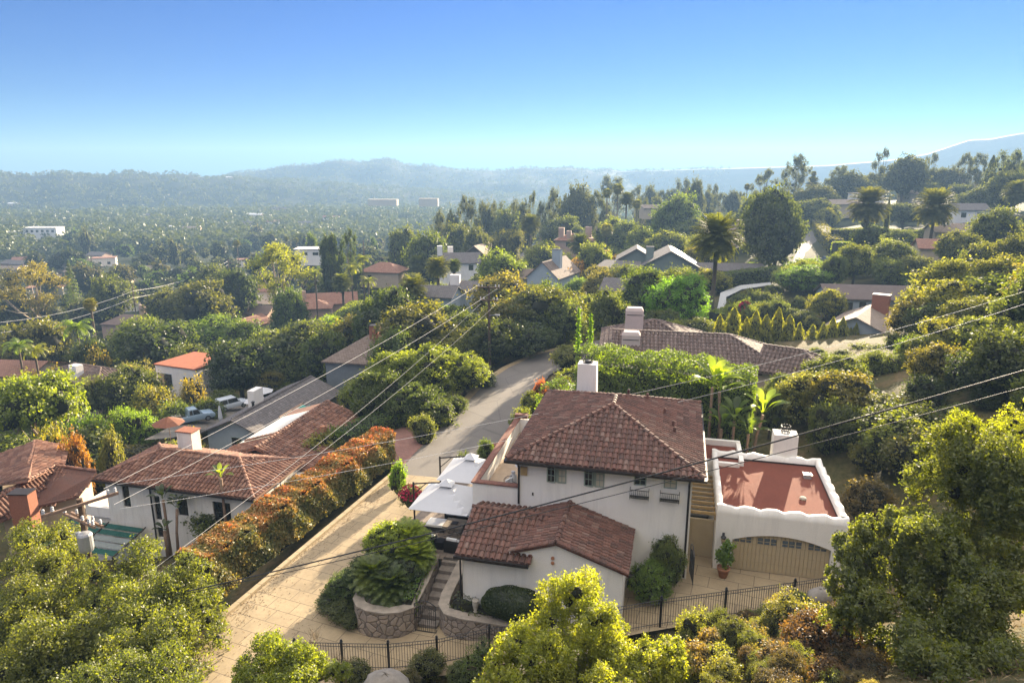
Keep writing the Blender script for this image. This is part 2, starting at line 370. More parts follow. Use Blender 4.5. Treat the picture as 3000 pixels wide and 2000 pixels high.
def crown_queen(seed, nf=15, nl=28):
    rg = np.random.default_rng(seed); parts = []
    for i in range(nf):
        k = (i+.5)/nf; el = math.radians(80 - 75*k + rg.uniform(-6,6)); az = i*2.399963
        parts.append(frond((0,0,0), az, el, 1.25*rg.uniform(.9,1.05), math.radians(120*rg.uniform(.8,1.15)), nl, .32, rg, -.5, .05))
    return join(parts)
def crown_fan(seed, nf=42):
    rg = np.random.default_rng(seed); parts = []; Vs = []
    for i in range(nf):
        k = (i+.5)/nf; el = math.radians(75 - 140*k + rg.uniform(-8,8)); az = i*2.399963
        d = np.array([math.cos(el)*math.cos(az), math.cos(el)*math.sin(az), math.sin(el)])
        c = d*.5*rg.uniform(.85,1.1); s = unit(np.cross(d,[0,0,1])+1e-6); u = np.cross(s,d)
        Vs.append([s*.012, c+s*.012, c-s*.012, -s*.012])
        for j in range(13):
            a = (j/12-.5)*4.2; e = c + (d*math.cos(a)+s*math.sin(a))*.48*rg.uniform(.85,1.05) - u*.12 + np.array([0,0,-.10]); m = c + (d*math.cos(a)+s*math.sin(a))*.28
            q = np.cross(e-c, u); q = q/np.linalg.norm(q)*.045
            Vs.append([c, m+q, e, m-q])
    V = np.array(Vs).reshape(-1,3); return V, np.arange(len(V)).reshape(-1,4)
def crown_banana(seed, nf=9, L=1.0):
    rg = np.random.default_rng(seed); parts = []
    for i in range(nf):
        az = i*2.4 + rg.uniform(-.3,.3); el = math.radians(85 - 50*(i/nf) + rg.uniform(-8,8)); n = 8
        t = np.linspace(0,1,n); ang = el - math.radians(55)*t**1.6*rg.uniform(.7,1.2); ds = L/n
        h = np.cumsum(np.cos(ang))*ds; z = np.cumsum(np.sin(ang))*ds; ca, sa = math.cos(az), math.sin(az)
        P = np.stack([h*ca, h*sa, z],1); S = np.array([-sa, ca, 0.])
        wv = np.where(t < .38, .012, .135*np.sin(np.pi*np.clip((t-.36)/.66,0,1))**.6 + .004)*L
        Lf = P - S*wv[:,None] + np.array([0,0,.35])*wv[:,None]; Rt = P + S*wv[:,None] + np.array([0,0,.35])*wv[:,None]
        V = np.concatenate([Lf, P, Rt]); q = []
        for k in range(n-1): q += [(k, n+k, n+k+1, k+1), (n+k, 2*n+k, 2*n+k+1, n+k+1)]
        parts.append((V, np.array(q)))
    return join(parts)
def limbs(seed, h=.45, n=5, spread=.3, r=.03, top=.75, ends=None):
    """unit trunk with limbs"""
    rg = np.random.default_rng(seed); m = MB(); b = (rg.uniform(-.02,.02), rg.uniform(-.02,.02))
    m.tube([(0,0,-.04),(b[0],b[1],h*.5),(b[0]*2,b[1]*2,h)], [r*1.3, r, r*.8], 7)
    E = ends if ends is not None else [(spread*math.cos(i*2.4), spread*math.sin(i*2.4), top*rg.uniform(.85,1.1)) for i in range(n)]
    for e in E:
        k = rg.uniform(.55,1); s = (b[0]*2*k, b[1]*2*k, h*k); mid = [(s[j]*.45+e[j]*.55) for j in range(3)]; mid[2] -= .03
        m.tube([s, mid, e], [r*.55, r*.38, r*.14], 5)
    return m.mesh("trunk", True)
STD = [(.1,(.95,1.05,.42)),(.42,(1.75,1.8,.68)),(.7,(2.5,2.4,.85)),(.95,(3.6,3.15,1.0))]
LEAF = leafmat("foliage", STD, .6, .45)
LEAFFAR = leafmat("foliage_far", [(.1,(.75,.8,.45)),(.5,(1.2,1.25,.65)),(.95,(1.9,1.75,.9))], .35, .02)
LEAFN = leafmat("foliage_near", STD, .64, .9)
BARK = M("bark", (.16,.12,.085), .9, .5, 6, .4, 20)
PALEBARK = M("pale_bark", (.42,.34,.26), .85, .35, 4, .2, 15)
PALMBARK = M("palm_bark", (.15,.115,.08), .9, .45, 9, .5, 14)
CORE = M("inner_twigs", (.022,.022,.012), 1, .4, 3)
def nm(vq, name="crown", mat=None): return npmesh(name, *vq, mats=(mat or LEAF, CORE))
def K(crowns, trunks, mat=LEAF, bark=BARK):
    for c in crowns: c.materials[0] = mat
    return dict(c=crowns, t=trunks, m=mat, b=bark)
for_all = []
KINDS = {}
KINDS['oak'] = K([nm(crown_dome(46, 14000, .042, s, .25, .16)) for s in (1,2,3,4)], [limbs(s, .3) for s in (1,2)])
KINDS['oakfine'] = K([nm(crown_dome(80, 32000, .030, s, .2, .12)) for s in (11,12,13)], [limbs(s, .3) for s in (3,)], LEAFN)
KINDS['pepper'] = K([nm(crown_dome(60, 20000, .036, s, .22, .08, .5, .35, .9)) for s in (21,22)], [limbs(s, .3) for s in (4,)])
KINDS['shrub'] = K([nm(crown_dome(30, 7500, .052, s, .32, -.05)) for s in (31,32,33)], [limbs(s, .15, 4, .25, .02, .5) for s in (5,)])
KINDS['olive'] = K([nm(crown_dome(34, 12000, .034, s, .25, .25, .5, .35, 1)) for s in (41,)], [limbs(s, .35) for s in (6,)])
KINDS['far'] = K([nm(crown_dome(14, 900, .10, s, .36, .02, .7)) for s in (51,52,53,54)], [limbs(7, .3, 3)], LEAFFAR)
_e = [crown_open(30, 8000, .03, s) for s in (61,62,63)]
KINDS['euc'] = K([nm(a) for a, _ in _e], [limbs(60+i, .35, 5, .3, .022, .8, [tuple(q) for q in c[::2]]) for i, (a, c) in enumerate(_e)], LEAF, PALEBARK)
_e2 = [crown_open(20, 6000, .034, s, .42, 1.15) for s in (64,65)]
KINDS['openpine'] = K([nm(a) for a, _ in _e2], [limbs(70+i, .45, 5, .3, .02, .8, [tuple(q) for q in c]) for i, (a, c) in enumerate(_e2)])
KINDS['cypress'] = K([nm(crown_cone(3600, .05, s, .03, .75)) for s in (71,72)], [limbs(8, .3, 2, .1)])
KINDS['norfolk'] = K([nm(crown_cone(5200, .03, 73, .1, .9, 17))], [limbs(9, .96, 1, .01, .014, .98)])
KINDS['column'] = K([nm(crown_column(1500, .11, s)) for s in (81,82,83)], [limbs(10, .3, 2, .1)])
def mk(kind, loc, wid, hei, color=(.06,.08,.03), label=None, cat="tree", group=None, name=None, rot=None, depth=None, parts=True):
    k = KINDS[kind]; i = random.randrange(len(k['c'])); rot = random.uniform(0, 6.28) if rot is None else rot
    if not parts:
        o = link(name or "tree", k['c'][i], k['m'], None, loc, color); o.scale = (wid, depth or wid, hei); o.rotation_euler = (0,0,rot)
        return tag(o, label, cat, group)
    e = empty(name or "tree", loc, rot, label, cat, group)
    c = link("crown", k['c'][i], k['m'], e, None, color); c.scale = (wid, depth or wid, hei)
    t = link("trunk", k['t'][i % len(k['t'])], k['b'], e); t.scale = (wid, depth or wid, hei)
    return e
PALMS = {'date': [nm(crown_date(s)) for s in (91,92)], 'queen': [nm(crown_queen(s)) for s in (93,94)], 'fan': [nm(crown_fan(s)) for s in (95,96)]}
FANDEAD = M("dead_frond", (.20,.15,.085), .95, .4, 6)
def palm(kind, loc, crad, height, color, label, group=None, name="palm_tree", tr=None, skirt=False):
    """crad: crown radius in metres; height to the trunk top"""
    e = empty(name, loc, random.uniform(0,6.28), label, "palm tree", group)
    c = link("crown", random.choice(PALMS[kind]), LEAF, e, (0,0,height), color); c.scale = (crad,)*3
    r = tr or {'date':.34,'queen':.17,'fan':.2}[kind]; m = MB()
    m.tube([(0,0,-.5),(.05,0,height*.3),(0,.05,height*.7),(0,0,height)], [r*1.25,r,r*.92,r*1.05], 10)
    m.build("trunk", PALMBARK, e, True)
    if skirt:
        v = MB(); v.lathe([(r*1.1,-crad*.75),(crad*.34,-crad*.62),(crad*.4,-crad*.3),(crad*.2,.0)], (0,0,height), 12); v.build("dead_fronds", FANDEAD, e)
    return e
# measured trees: x, y of the crown top and width in the picture, distance along the view axis
KEEP = []
def T(kind, x, ytop, wpx, zc, color, label, cat="tree", group=None, name=None, minh=2.0, parts=True, depth=None, wid_k=1.0):
    top = pt(x, ytop, zc); g = gz(top.x, top.y); h = max(minh, top.z - g); wd = wpx*zc/F*wid_k
    nmz = name or {'oak':'oak_tree','oakfine':'oak_tree','pepper':'pepper_tree','shrub':'shrub','olive':'olive_tree','far':'tree','euc':'eucalyptus_tree','openpine':'pine_tree','cypress':'conifer_tree','norfolk':'conifer_tree','column':'columnar_shrub'}[kind]
    return mk(kind, (top.x, top.y, top.z - h), wd, h, color, label, cat, group, nmz, parts=parts, depth=depth)
def TP(kind, x, ytop, wpx, zc, color, label, group=None, skirt=False, name=None, minh=2.5):
    cr = wpx*zc/F/2; top = pt(x, ytop, zc); g = gz(top.x, top.y)
    hh = top.z - cr*{'date':.68,'queen':.6,'fan':.75}[kind] - g
    return palm(kind, (top.x, top.y, g), cr, max(minh, hh), color, label, group, name or {'date':'date_palm','queen':'queen_palm','fan':'fan_palm'}[kind], skirt=skirt)
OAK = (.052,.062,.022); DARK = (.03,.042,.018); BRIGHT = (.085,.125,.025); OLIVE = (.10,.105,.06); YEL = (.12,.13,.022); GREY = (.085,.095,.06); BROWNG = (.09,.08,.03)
def blocked(px, ytop, wpx, zc, ybot=None):
    for x0, y0, x1, y1, z in KEEP:
        if zc < z and px + wpx*.45 > x0 and px - wpx*.45 < x1 and ytop < y1: 
            if ybot is None or ybot > y0: return True
    return False
# ================================================================== building materials
def stucco(name, col, dirt):
    m, n, l, b = nodes(name); pos = n.new("ShaderNodeNewGeometry").outputs["Position"]
    mp = n.new("ShaderNodeMapping"); mp.inputs["Scale"].default_value = (2.6,2.6,.22); l.new(pos, mp.inputs[0])
    f = noise(n, l, mp.outputs[0], 1, 6, .7); f2 = noise(n, l, pos, .7, 6, .65); f3 = noise(n, l, pos, 38, 3)
    c = mixrgb(n, l, ramp(n, l, f, [(.5,(0,0,0)),(.72,(dirt,)*3)]), col, tuple(x*.6 for x in col))
    c = mixrgb(n, l, ramp(n, l, f2, [(.42,(0,0,0)),(.7,(dirt*.8,)*3)]), c, (col[0]*.82, col[1]*.78, col[2]*.70))
    c = mixrgb(n, l, .12, c, ramp(n, l, f3, [(.35,(.3,.28,.25)),(.65,(.85,.82,.76))]))
    l.new(c, b.inputs["Base Color"]); b.inputs["Roughness"].default_value = .92; b.inputs["Specular IOR Level"].default_value = .2
    bump(n, l, b, f3, .35, .02); return m
STUCCO = stucco("white_stucco", (.83,.79,.71), .35); STUCCO2 = stucco("worn_white_stucco", (.80,.75,.66), .7)
CREAM = M("cream_plaster", (.50,.40,.28), .9, .15, 1)
PINKP = M("pink_plaster", (.48,.33,.25), .9, .15, 1)
BRICK = M("brick", (.33,.13,.075), .9, .35, 9, .3, 25)
BRICKCAP = M("brick_coping", (.22,.10,.07), .9, .45, 5, .4, 30)
DARKMETAL = M("dark_metal", (.035,.028,.025), .5, .2, 4, 0, 1, .3)
IRON = M("black_iron", (.016,.015,.016), .45, .2, 4, spec=.5)
WOODDARK = M("dark_wood", (.055,.04,.03), .7, .3, 6)
PINE = M("pale_timber", (.44,.30,.13), .7, .25, 5)
SAGE = M("sage_green_frame", (.30,.35,.28), .6, .1, 3)
TANDOOR = M("tan_door", (.44,.35,.21), .6, .08, 2)
TERRA = M("terracotta", (.45,.21,.11), .85, .25, 7)
GREYWOOD = M("grey_wall", (.20,.22,.22), .85, .15, 2)
BLUEWALL = M("pale_blue_wall", (.36,.41,.43), .85, .12, 2)
GREENGREY = M("green_grey_wall", (.20,.235,.20), .85, .12, 2)
CLOTHW = M("white_canvas", (.5,.5,.5), .9, .05, 2)
CUSH = M("white_cushion", (.78,.77,.74), .9, .05, 4)
WICKER = M("black_wicker", (.02,.017,.015), .7, .3, 20)
CONC = M("pale_concrete", (.42,.38,.31), .9, .25, 2, .2, 20)
GALV = M("galvanised_steel", (.40,.40,.40), .5, .2, 4, metal=.4)
CERAM = M("grey_porcelain", (.45,.44,.42), .3, .1, 4, spec=.6)
POLEWOOD = M("pole_timber", (.13,.085,.055), .9, .4, 5, .4, 14)
ARMWOOD = M("crossarm_timber", (.30,.20,.14), .9, .35, 5, .3, 14)
ROCK = M("grey_rock", (.30,.27,.23), .95, .45, 2.2, .6, 6)
BLOOM = M("crimson_flowers", (.45,.02,.06), .7, .3, 8)
def glass():
    m, n, l, b = nodes("window_glass"); pos = n.new("ShaderNodeNewGeometry").outputs["Position"]
    l.new(ramp(n, l, noise(n, l, pos, 1.1, 2), [(.4,(.012,.014,.015)),(.65,(.05,.045,.035))]), b.inputs["Base Color"])
    b.inputs["Roughness"].default_value = .08; b.inputs["Specular IOR Level"].default_value = .6; return m
GLASS = glass(); PANE_REFL = M("painted_reflection", (.62,.56,.42), .8, .06, 3)  # second material: pale reflection put into the pane colour
def claytile(name, stops, lich=.35):
    m, n, l, b = nodes(name); g = n.new("ShaderNodeNewGeometry")
    c = ramp(n, l, g.outputs["Random Per Island"], stops)
    f = noise(n, l, g.outputs["Position"], 1.3, 6, .7)
    k = ramp(n, l, f, [(.48,(0,0,0)),(.66,(lich,)*3)])
    c = mixrgb(n, l, k, c, (.06,.05,.04)); f2 = noise(n, l, g.outputs["Position"], 14, 4)
    c = mixrgb(n, l, .35, c, ramp(n, l, f2, [(.35,(.05,.026,.022)),(.7,(.26,.14,.10))]))
    l.new(c, b.inputs["Base Color"]); b.inputs["Roughness"].default_value = .8; b.inputs["Specular IOR Level"].default_value = .35
    bump(n, l, b, f2, .3, .02); return m
CLAY = claytile("red_clay_tile", [(.0,(.05,.03,.023)),(.25,(.09,.043,.03)),(.6,(.135,.057,.038)),(.88,(.17,.083,.057)),(1,(.21,.145,.11))])
CLAYOLD = claytile("weathered_clay_tile", [(.0,(.12,.05,.03)),(.3,(.19,.083,.046)),(.65,(.27,.125,.07)),(1,(.36,.20,.13))], .6)
GREYTILE = claytile("grey_brown_tile", [(.0,(.09,.07,.06)),(.5,(.15,.115,.095)),(1,(.22,.17,.14))], .4)
def shingle(name, c1, c2, per=.3, dirv=(0,0,1)):
    m, n, l, b = nodes(name); pos = n.new("ShaderNodeTexCoord").outputs["Object"]
    wv = n.new("ShaderNodeTexBrick"); wv.offset = .5; wv.inputs["Scale"].default_value = 1; wv.inputs["Brick Width"].default_value = per*1.3; wv.inputs["Row Height"].default_value = per; wv.inputs["Mortar Size"].default_value = .02
    wv.inputs["Color1"].default_value = rgba(c1); wv.inputs["Color2"].default_value = rgba(c2); wv.inputs["Mortar"].default_value = rgba(tuple(x*.4 for x in c1)); wv.inputs["Bias"].default_value = 0
    l.new(pos, wv.inputs["Vector"]); f = noise(n, l, pos, .8, 5, .7)
    l.new(mixrgb(n, l, ramp(n, l, f, [(.35,(0,0,0)),(.75,(.6,)*3)]), wv.outputs["Color"], tuple(x*.6 for x in c2)), b.inputs["Base Color"]); b.inputs["Roughness"].default_value = .9
    bump(n, l, b, wv.outputs["Fac"], -.5, .03); return m
SHGREY = shingle("grey_shingle", (.115,.10,.092), (.17,.15,.14)); SHBROWN = shingle("brown_shingle", (.16,.115,.085), (.24,.18,.14)); SHTAN = shingle("tan_shingle", (.23,.17,.12), (.32,.25,.19)); SHRED = shingle("far_red_tile", (.24,.11,.07), (.33,.17,.11))
def gravel():
    m, n, l, b = nodes("red_gravel"); pos = n.new("ShaderNodeNewGeometry").outputs["Position"]
    f = noise(n, l, pos, 26, 4, .8); f2 = noise(n, l, pos, .9, 5, .7)
    c = ramp(n, l, f, [(.3,(.085,.02,.011)),(.55,(.18,.046,.022)),(.75,(.30,.10,.05))])
    l.new(mixrgb(n, l, ramp(n, l, f2, [(.4,(0,0,0)),(.7,(.5,)*3)]), c, (.11,.028,.014)), b.inputs["Base Color"]); b.inputs["Roughness"].default_value = .95
    bump(n, l, b, f, .8, .03); return m
REDGRAV = gravel()
YAW = R(-13.8)
def slabs(name, c1, c2, bw, rh, mortar, joint, rot, msize=.012, nsc=.7):
    m, n, l, b = nodes(name); g = n.new("ShaderNodeNewGeometry")
    mp = n.new("ShaderNodeMapping"); mp.inputs["Rotation"].default_value[2] = rot; l.new(g.outputs["Position"], mp.inputs[0])
    t = n.new("ShaderNodeTexBrick"); t.inputs["Scale"].default_value = 1; t.inputs["Brick Width"].default_value = bw; t.inputs["Row Height"].default_value = rh; t.inputs["Mortar Size"].default_value = msize
    t.inputs["Color1"].default_value = rgba(c1); t.inputs["Color2"].default_value = rgba(c2); t.inputs["Mortar"].default_value = rgba(mortar); l.new(mp.outputs[0], t.inputs["Vector"])
    f = noise(n, l, g.outputs["Position"], nsc, 6, .7); f2 = noise(n, l, g.outputs["Position"], 7, 5, .7)
    c = mixrgb(n, l, ramp(n, l, f, [(.38,(0,0,0)),(.72,(.55,)*3)]), t.outputs["Color"], tuple(x*.55 for x in c1))
    c = mixrgb(n, l, ramp(n, l, f2, [(.5,(0,0,0)),(.75,(.35,)*3)]), c, tuple(x*.5 for x in c1))
    l.new(c, b.inputs["Base Color"]); b.inputs["Roughness"].default_value = .9; bump(n, l, b, f2, .15, .02); return m
DRIVE = slabs("tan_stamped_concrete", (.33,.25,.145), (.37,.285,.165), 1.45, .95, (.13,.095,.06), 0, R(13.8+8), .018)
PATIO = slabs("patio_stone", (.24,.19,.15), (.29,.23,.17), .9, .6, (.10,.08,.06), 0, R(13.8))
BRICKPAVE = slabs("red_brick_paving", (.25,.12,.09), (.31,.16,.12), .4, .2, (.2,.13,.11), 0, R(30))
def asphalt():
    m, n, l, b = nodes("asphalt"); pos = n.new("ShaderNodeNewGeometry").outputs["Position"]
    f = noise(n, l, pos, .5, 6, .7); f2 = noise(n, l, pos, 30, 3, .7)
    c = ramp(n, l, f, [(.3,(.10,.088,.076)),(.7,(.14,.124,.106))]); c = mixrgb(n, l, .3, c, ramp(n, l, f2, [(.3,(.06,.055,.05)),(.7,(.28,.25,.21))]))
    v = n.new("ShaderNodeTexVoronoi"); v.feature = 'DISTANCE_TO_EDGE'; v.inputs["Scale"].default_value = .16; l.new(pos, v.inputs["Vector"])
    c = mixrgb(n, l, ramp(n, l, v.outputs["Distance"], [(.0,(.5,)*3),(.012,(0,0,0))]), c, (.05,.045,.04))
    l.new(c, b.inputs["Base Color"]); b.inputs["Roughness"].default_value = .9; return m
ASPH = asphalt()
def stonewall():
    m, n, l, b = nodes("field_stone"); pos = n.new("ShaderNodeNewGeometry").outputs["Position"]
    v = n.new("ShaderNodeTexVoronoi"); v.feature = 'DISTANCE_TO_EDGE'; v.inputs["Scale"].default_value = 2.6; l.new(pos, v.inputs["Vector"])
    v2 = n.new("ShaderNodeTexVoronoi"); v2.inputs["Scale"].default_value = 2.6; l.new(pos, v2.inputs["Vector"])
    sepc = n.new("ShaderNodeSeparateColor"); l.new(v2.outputs["Color"], sepc.inputs[0])
    c = ramp(n, l, sepc.outputs[0], [(0,(.17,.13,.10)),(.5,(.27,.22,.17)),(1,(.36,.29,.22))])
    c = mixrgb(n, l, .35, c, ramp(n, l, noise(n, l, pos, 9, 5), [(.3,(.1,.085,.07)),(.7,(.4,.34,.28))]))
    c = mixrgb(n, l, ramp(n, l, v.outputs["Distance"], [(.02,(1,)*3),(.06,(0,0,0))]), c, (.11,.09,.07))
    l.new(c, b.inputs["Base Color"]); b.inputs["Roughness"].default_value = .95
    bump(n, l, b, ramp(n, l, v.outputs["Distance"], [(.0,(0,0,0)),(.12,(1,)*3)]), .8, .05); return m
FSTONE = stonewall()
FLAG = M("flagstone_coping", (.33,.28,.22), .9, .4, 3, .4, 12)
ORANGEHEDGE = None
# ================================================================== building helpers
def inpoly(p, poly):
    x, y = p; c = False; n = len(poly)
    for i in range(n):
        x1, y1 = poly[i]; x2, y2 = poly[(i+1)%n]
        if (y1 > y) != (y2 > y) and x < (x2-x1)*(y-y1)/(y2-y1)+x1: c = not c
    return c
def tiles(mb, pts, sp=.29, ln=.40, r=.115, lift=.0, rg=random, seg=4, down=None):
    """rows of half-barrel tiles over a planar roof face, running down the slope"""
    P = [Vector(p) for p in pts]; nrm = Vector((0,0,0))
    for i in range(1, len(P)-1): nrm += (P[i]-P[0]).cross(P[i+1]-P[0])
    nrm.normalize()
    if nrm.z < 0: nrm = -nrm
    dn = Vector(down).normalized() if down else (Vector((0,0,-1)) + nrm*nrm.z).normalized()
    s = nrm.cross(dn).normalized(); o = P[0]
    poly = [((p-o).dot(s), (p-o).dot(dn)) for p in P]
    a0, a1 = min(q[0] for q in poly), max(q[0] for q in poly); b0, b1 = min(q[1] for q in poly), max(q[1] for q in poly)
    nc = max(1, round((a1-a0)/sp)); st = (a1-a0)/nc; nr = int((b1-b0)/ln)+1
    for i in range(nc):
        a = a0 + (i+.5)*st
        for j in range(nr+1):
            b = b1 - j*ln                                    # lower edge of this tile
            if not inpoly((a, b-ln*.45), poly): continue
            w_ = rg.uniform(-.012,.012); h = lift + rg.uniform(0,.018); L = ln*1.12; vs = []
            for bb, rr, hh in ((b + rg.uniform(0,.03), r*1.08, .035+h), (b-L, r*.84, .012+h)):
                for k in range(seg+1):
                    q = math.pi*k/seg; vs.append(o + s*(a+w_+rr*math.cos(q)) + dn*bb + nrm*(hh+rr*.85*math.sin(q)))
            mb.add(vs, [(k, k+1, seg+2+k, seg+1+k) for k in range(seg)] + [tuple(range(seg, -1, -1))])
def caps(mb, p0, p1, r=.13, ln=.38, rg=random, lift=.04):
    p0, p1 = Vector(p0), Vector(p1); d = p1-p0; L = d.length; d.normalize(); n = max(1, round(L/ln)); st = L/n
    s = d.cross(Vector((0,0,1))).normalized(); up = s.cross(d).normalized()
    for i in range(n):
        vs = []; q0 = p0 + d*(i*st); h = lift + rg.uniform(0,.02)
        for t, rr, hh in ((0, r*1.1, h+.03), (st*1.1, r*.88, h)):
            for k in range(6):
                q = math.pi*k/5; vs.append(q0 + d*t + s*(rr*math.cos(q)) + up*(hh+rr*.9*math.sin(q)))
        mb.add(vs, [(k, k+1, 7+k, 6+k) for k in range(5)] + [(5,4,3,2,1,0)])
def holed(mb, x0, x1, z0, z1, y0, y1, holes):
    """wall in the x-z plane (thickness y0..y1) with rectangular holes (xa, xb, za, zb)"""
    xs = sorted({x0, x1, *[h[0] for h in holes], *[h[1] for h in holes]})
    for a, b in zip(xs, xs[1:]):
        zs = [z0]
        for h in sorted([h for h in holes if h[0] <= a+1e-6 and h[1] >= b-1e-6], key=lambda h: h[2]): zs += [h[2], h[3]]
        zs.append(z1)
        for k in range(0, len(zs), 2):
            if zs[k+1] - zs[k] > 1e-4: mb.box(a, b, y0, y1, zs[k], zs[k+1])
def window(parent, x0, x1, z0, z1, y, nx=2, nz=3, fr=.05, mat=SAGE, pane=GLASS, name="window", dep=.10, mun=.018, pane_refl=False):
    """casement set at depth y..y+dep behind a wall whose face is at y"""
    m = MB(); a, b = y+dep*.35, y+dep*.85
    m.box(x0, x0+fr, a, b, z0, z1).box(x1-fr, x1, a, b, z0, z1).box(x0+fr, x1-fr, a, b, z0, z0+fr).box(x0+fr, x1-fr, a, b, z1-fr, z1)
    for i in range(1, nx):
        q = x0+fr + (x1-x0-2*fr)*i/nx; m.box(q-mun, q+mun, a+.012, b-.006, z0+fr, z1-fr)
    for j in range(1, nz):
        q = z0+fr + (z1-z0-2*fr)*j/nz; m.box(x0+fr, x1-fr, a+.015, b-.009, q-mun, q+mun)
    f = m.build(name, mat, parent)
    part("pane", pane, f, (x0+fr*.5, x1-fr*.5, y+dep*.7, y+dep*.98, z0+fr*.5, z1-fr*.5)); return f
def chimney(parent, x, y, dx, dy, z0, z1, mat=STUCCO, cap=None, taper=.0, name="chimney", cowl=True):
    m = MB(); t = taper
    m.add([(x-dx/2,y-dy/2,z0),(x+dx/2,y-dy/2,z0),(x+dx/2,y+dy/2,z0),(x-dx/2,y+dy/2,z0),(x-dx/2+t,y-dy/2+t*.5,z1),(x+dx/2-t,y-dy/2+t*.5,z1),(x+dx/2-t,y+dy/2-t*.5,z1),(x-dx/2+t,y+dy/2-t*.5,z1)],
          [(3,2,1,0),(4,5,6,7),(0,1,5,4),(1,2,6,5),(2,3,7,6),(3,0,4,7)])
    c = m.build(name, mat, parent)
    if cap: part("chimney_cap", cap, c, (x-dx/2-.06, x+dx/2+.06, y-dy/2-.06, y+dy/2+.06, z1+.002, z1+.08))
    return c
def hiproof(parent, x0, x1, y0, y1, z, rise, ridge='x', mat=CLAY, th=.14, tile=True, hip=(1,1), sp=.29, seg=4, name="roof", ro=None, capmat=True):
    """hip (or gable where hip=0) roof over a rectangle, ridge along x or y; returns the roof object"""
    cx, cy_ = (x0+x1)/2, (y0+y1)/2; zr = z+rise
    if ridge == 'x':
        h = ro if ro is not None else (y1-y0)/2; ra = (x0+(h if hip[0] else 0), cy_, zr); rb = (x1-(h if hip[1] else 0), cy_, zr)
        A, B, C, D = (x0,y0,z),(x1,y0,z),(x1,y1,z),(x0,y1,z)
        faces = [[A,B,rb,ra],[C,D,ra,rb]] + ([[D,A,ra]] if hip[0] else []) + ([[B,C,rb]] if hip[1] else [])
        hl = ([(A,ra),(D,ra)] if hip[0] else []) + ([(B,rb),(C,rb)] if hip[1] else [])
    else:
        h = ro if ro is not None else (x1-x0)/2; ra = (cx, y0+(h if hip[0] else 0), zr); rb = (cx, y1-(h if hip[1] else 0), zr)
        A, B, C, D = (x0,y0,z),(x1,y0,z),(x1,y1,z),(x0,y1,z)
        faces = [[B,C,rb,ra],[D,A,ra,rb]] + ([[A,B,ra]] if hip[0] else []) + ([[C,D,rb]] if hip[1] else [])
        hl = ([(A,ra),(B,ra)] if hip[0] else []) + ([(C,rb),(D,rb)] if hip[1] else [])
    m = MB()
    for f in faces: m.slab(f, th)
    if tile:
        for f in faces: tiles(m, f, sp, sp*1.38, sp*.4, seg=seg)
    if capmat:
        for a, b in hl: caps(m, a, b, sp*.43, sp*1.3)
        if (Vector(ra)-Vector(rb)).length > .3: caps(m, ra, rb, sp*.43, sp*1.3)
    return m.build(name, mat, parent)
def gablewalls(m, x0, x1, y0, y1, z0, z1, rise, ridge='x', hip=(0,0)):
    m.box(x0, x1, y0, y1, z0, z1)
    if ridge == 'x':
        for k, x, s in ((0,x0,1),(1,x1,-1)):
            if not hip[k]: m.add([(x,y0,z1+.002),(x,y1,z1+.002),(x,(y0+y1)/2,z1+rise),(x+s*.2,y0,z1+.002),(x+s*.2,y1,z1+.002),(x+s*.2,(y0+y1)/2,z1+rise)],[(0,1,2),(5,4,3),(0,2,5,3),(1,4,5,2)])
    else:
        for k, y, s in ((0,y0,1),(1,y1,-1)):
            if not hip[k]: m.add([(x0,y,z1+.002),(x1,y,z1+.002),((x0+x1)/2,y,z1+rise),(x0,y+s*.2,z1+.002),(x1,y+s*.2,z1+.002),((x0+x1)/2,y+s*.2,z1+rise)],[(0,1,2),(5,4,3),(0,2,5,3),(1,4,5,2)])
def house(name, label, loc, yaw, L, W, h, rise, wall, roof, ridge='x', hip=(0,0), over=.45, tile=None, chim=(), wins=(), cat="house", base=1.5, sp=.34, th=.16, wmat=None, group=None):
    """loc: centre at ground. L along x, W along y. wins: (side s/n/e/w, offset, z, width, height)"""
    e = empty(name, loc, yaw, label, cat, group); m = MB()
    holes = {'s':[], 'e':[], 'w':[], 'n':[]}
    gablewalls(m, -L/2, L/2, -W/2, W/2, -base, h, rise*.97*(1 if True else 1), ridge, hip); m.build("wall", wall, e)
    if rise > 0:
        k = rise/((W if ridge == 'x' else L)/2); hiproof(e, -L/2-over, L/2+over, -W/2-over, W/2+over, h-over*k*.9+.02, rise+over*k, ridge, roof, th, bool(tile), hip, sp, 3, capmat=bool(tile))
    else:
        part("roof", roof, e, (-L/2-over, L/2+over, -W/2-over, W/2+over, h+.002, h+.18))
    for c in chim: chimney(e, c[0], c[1], c[2], c[3], h-.3, c[4], c[5] if len(c) > 5 else wall, c[6] if len(c) > 6 else None, c[7] if len(c) > 7 else 0)
    for side, off, z, ww, hh in wins:
        f = MB()
        t = .06
        if side in 'sn':
            y = (-W/2 - .04) if side == 's' else W/2; f.box(off-ww/2-t, off+ww/2+t, y, y+.04, z-t, z+hh+t); q = (off-ww/2, off+ww/2, y-.012 if side == 's' else y+.04, y if side == 's' else y+.052, z, z+hh)
        else:
            x = (L/2) if side == 'e' else -L/2-.04; f.box(x, x+.04, off-ww/2-t, off+ww/2+t, z-t, z+hh+t); q = (x+.04 if side == 'e' else x-.012, x+.052 if side == 'e' else x, off-ww/2, off+ww/2, z, z+hh)
        o = f.build("window", wmat or SAGE, e); part("pane", GLASS, o, q)
    return e
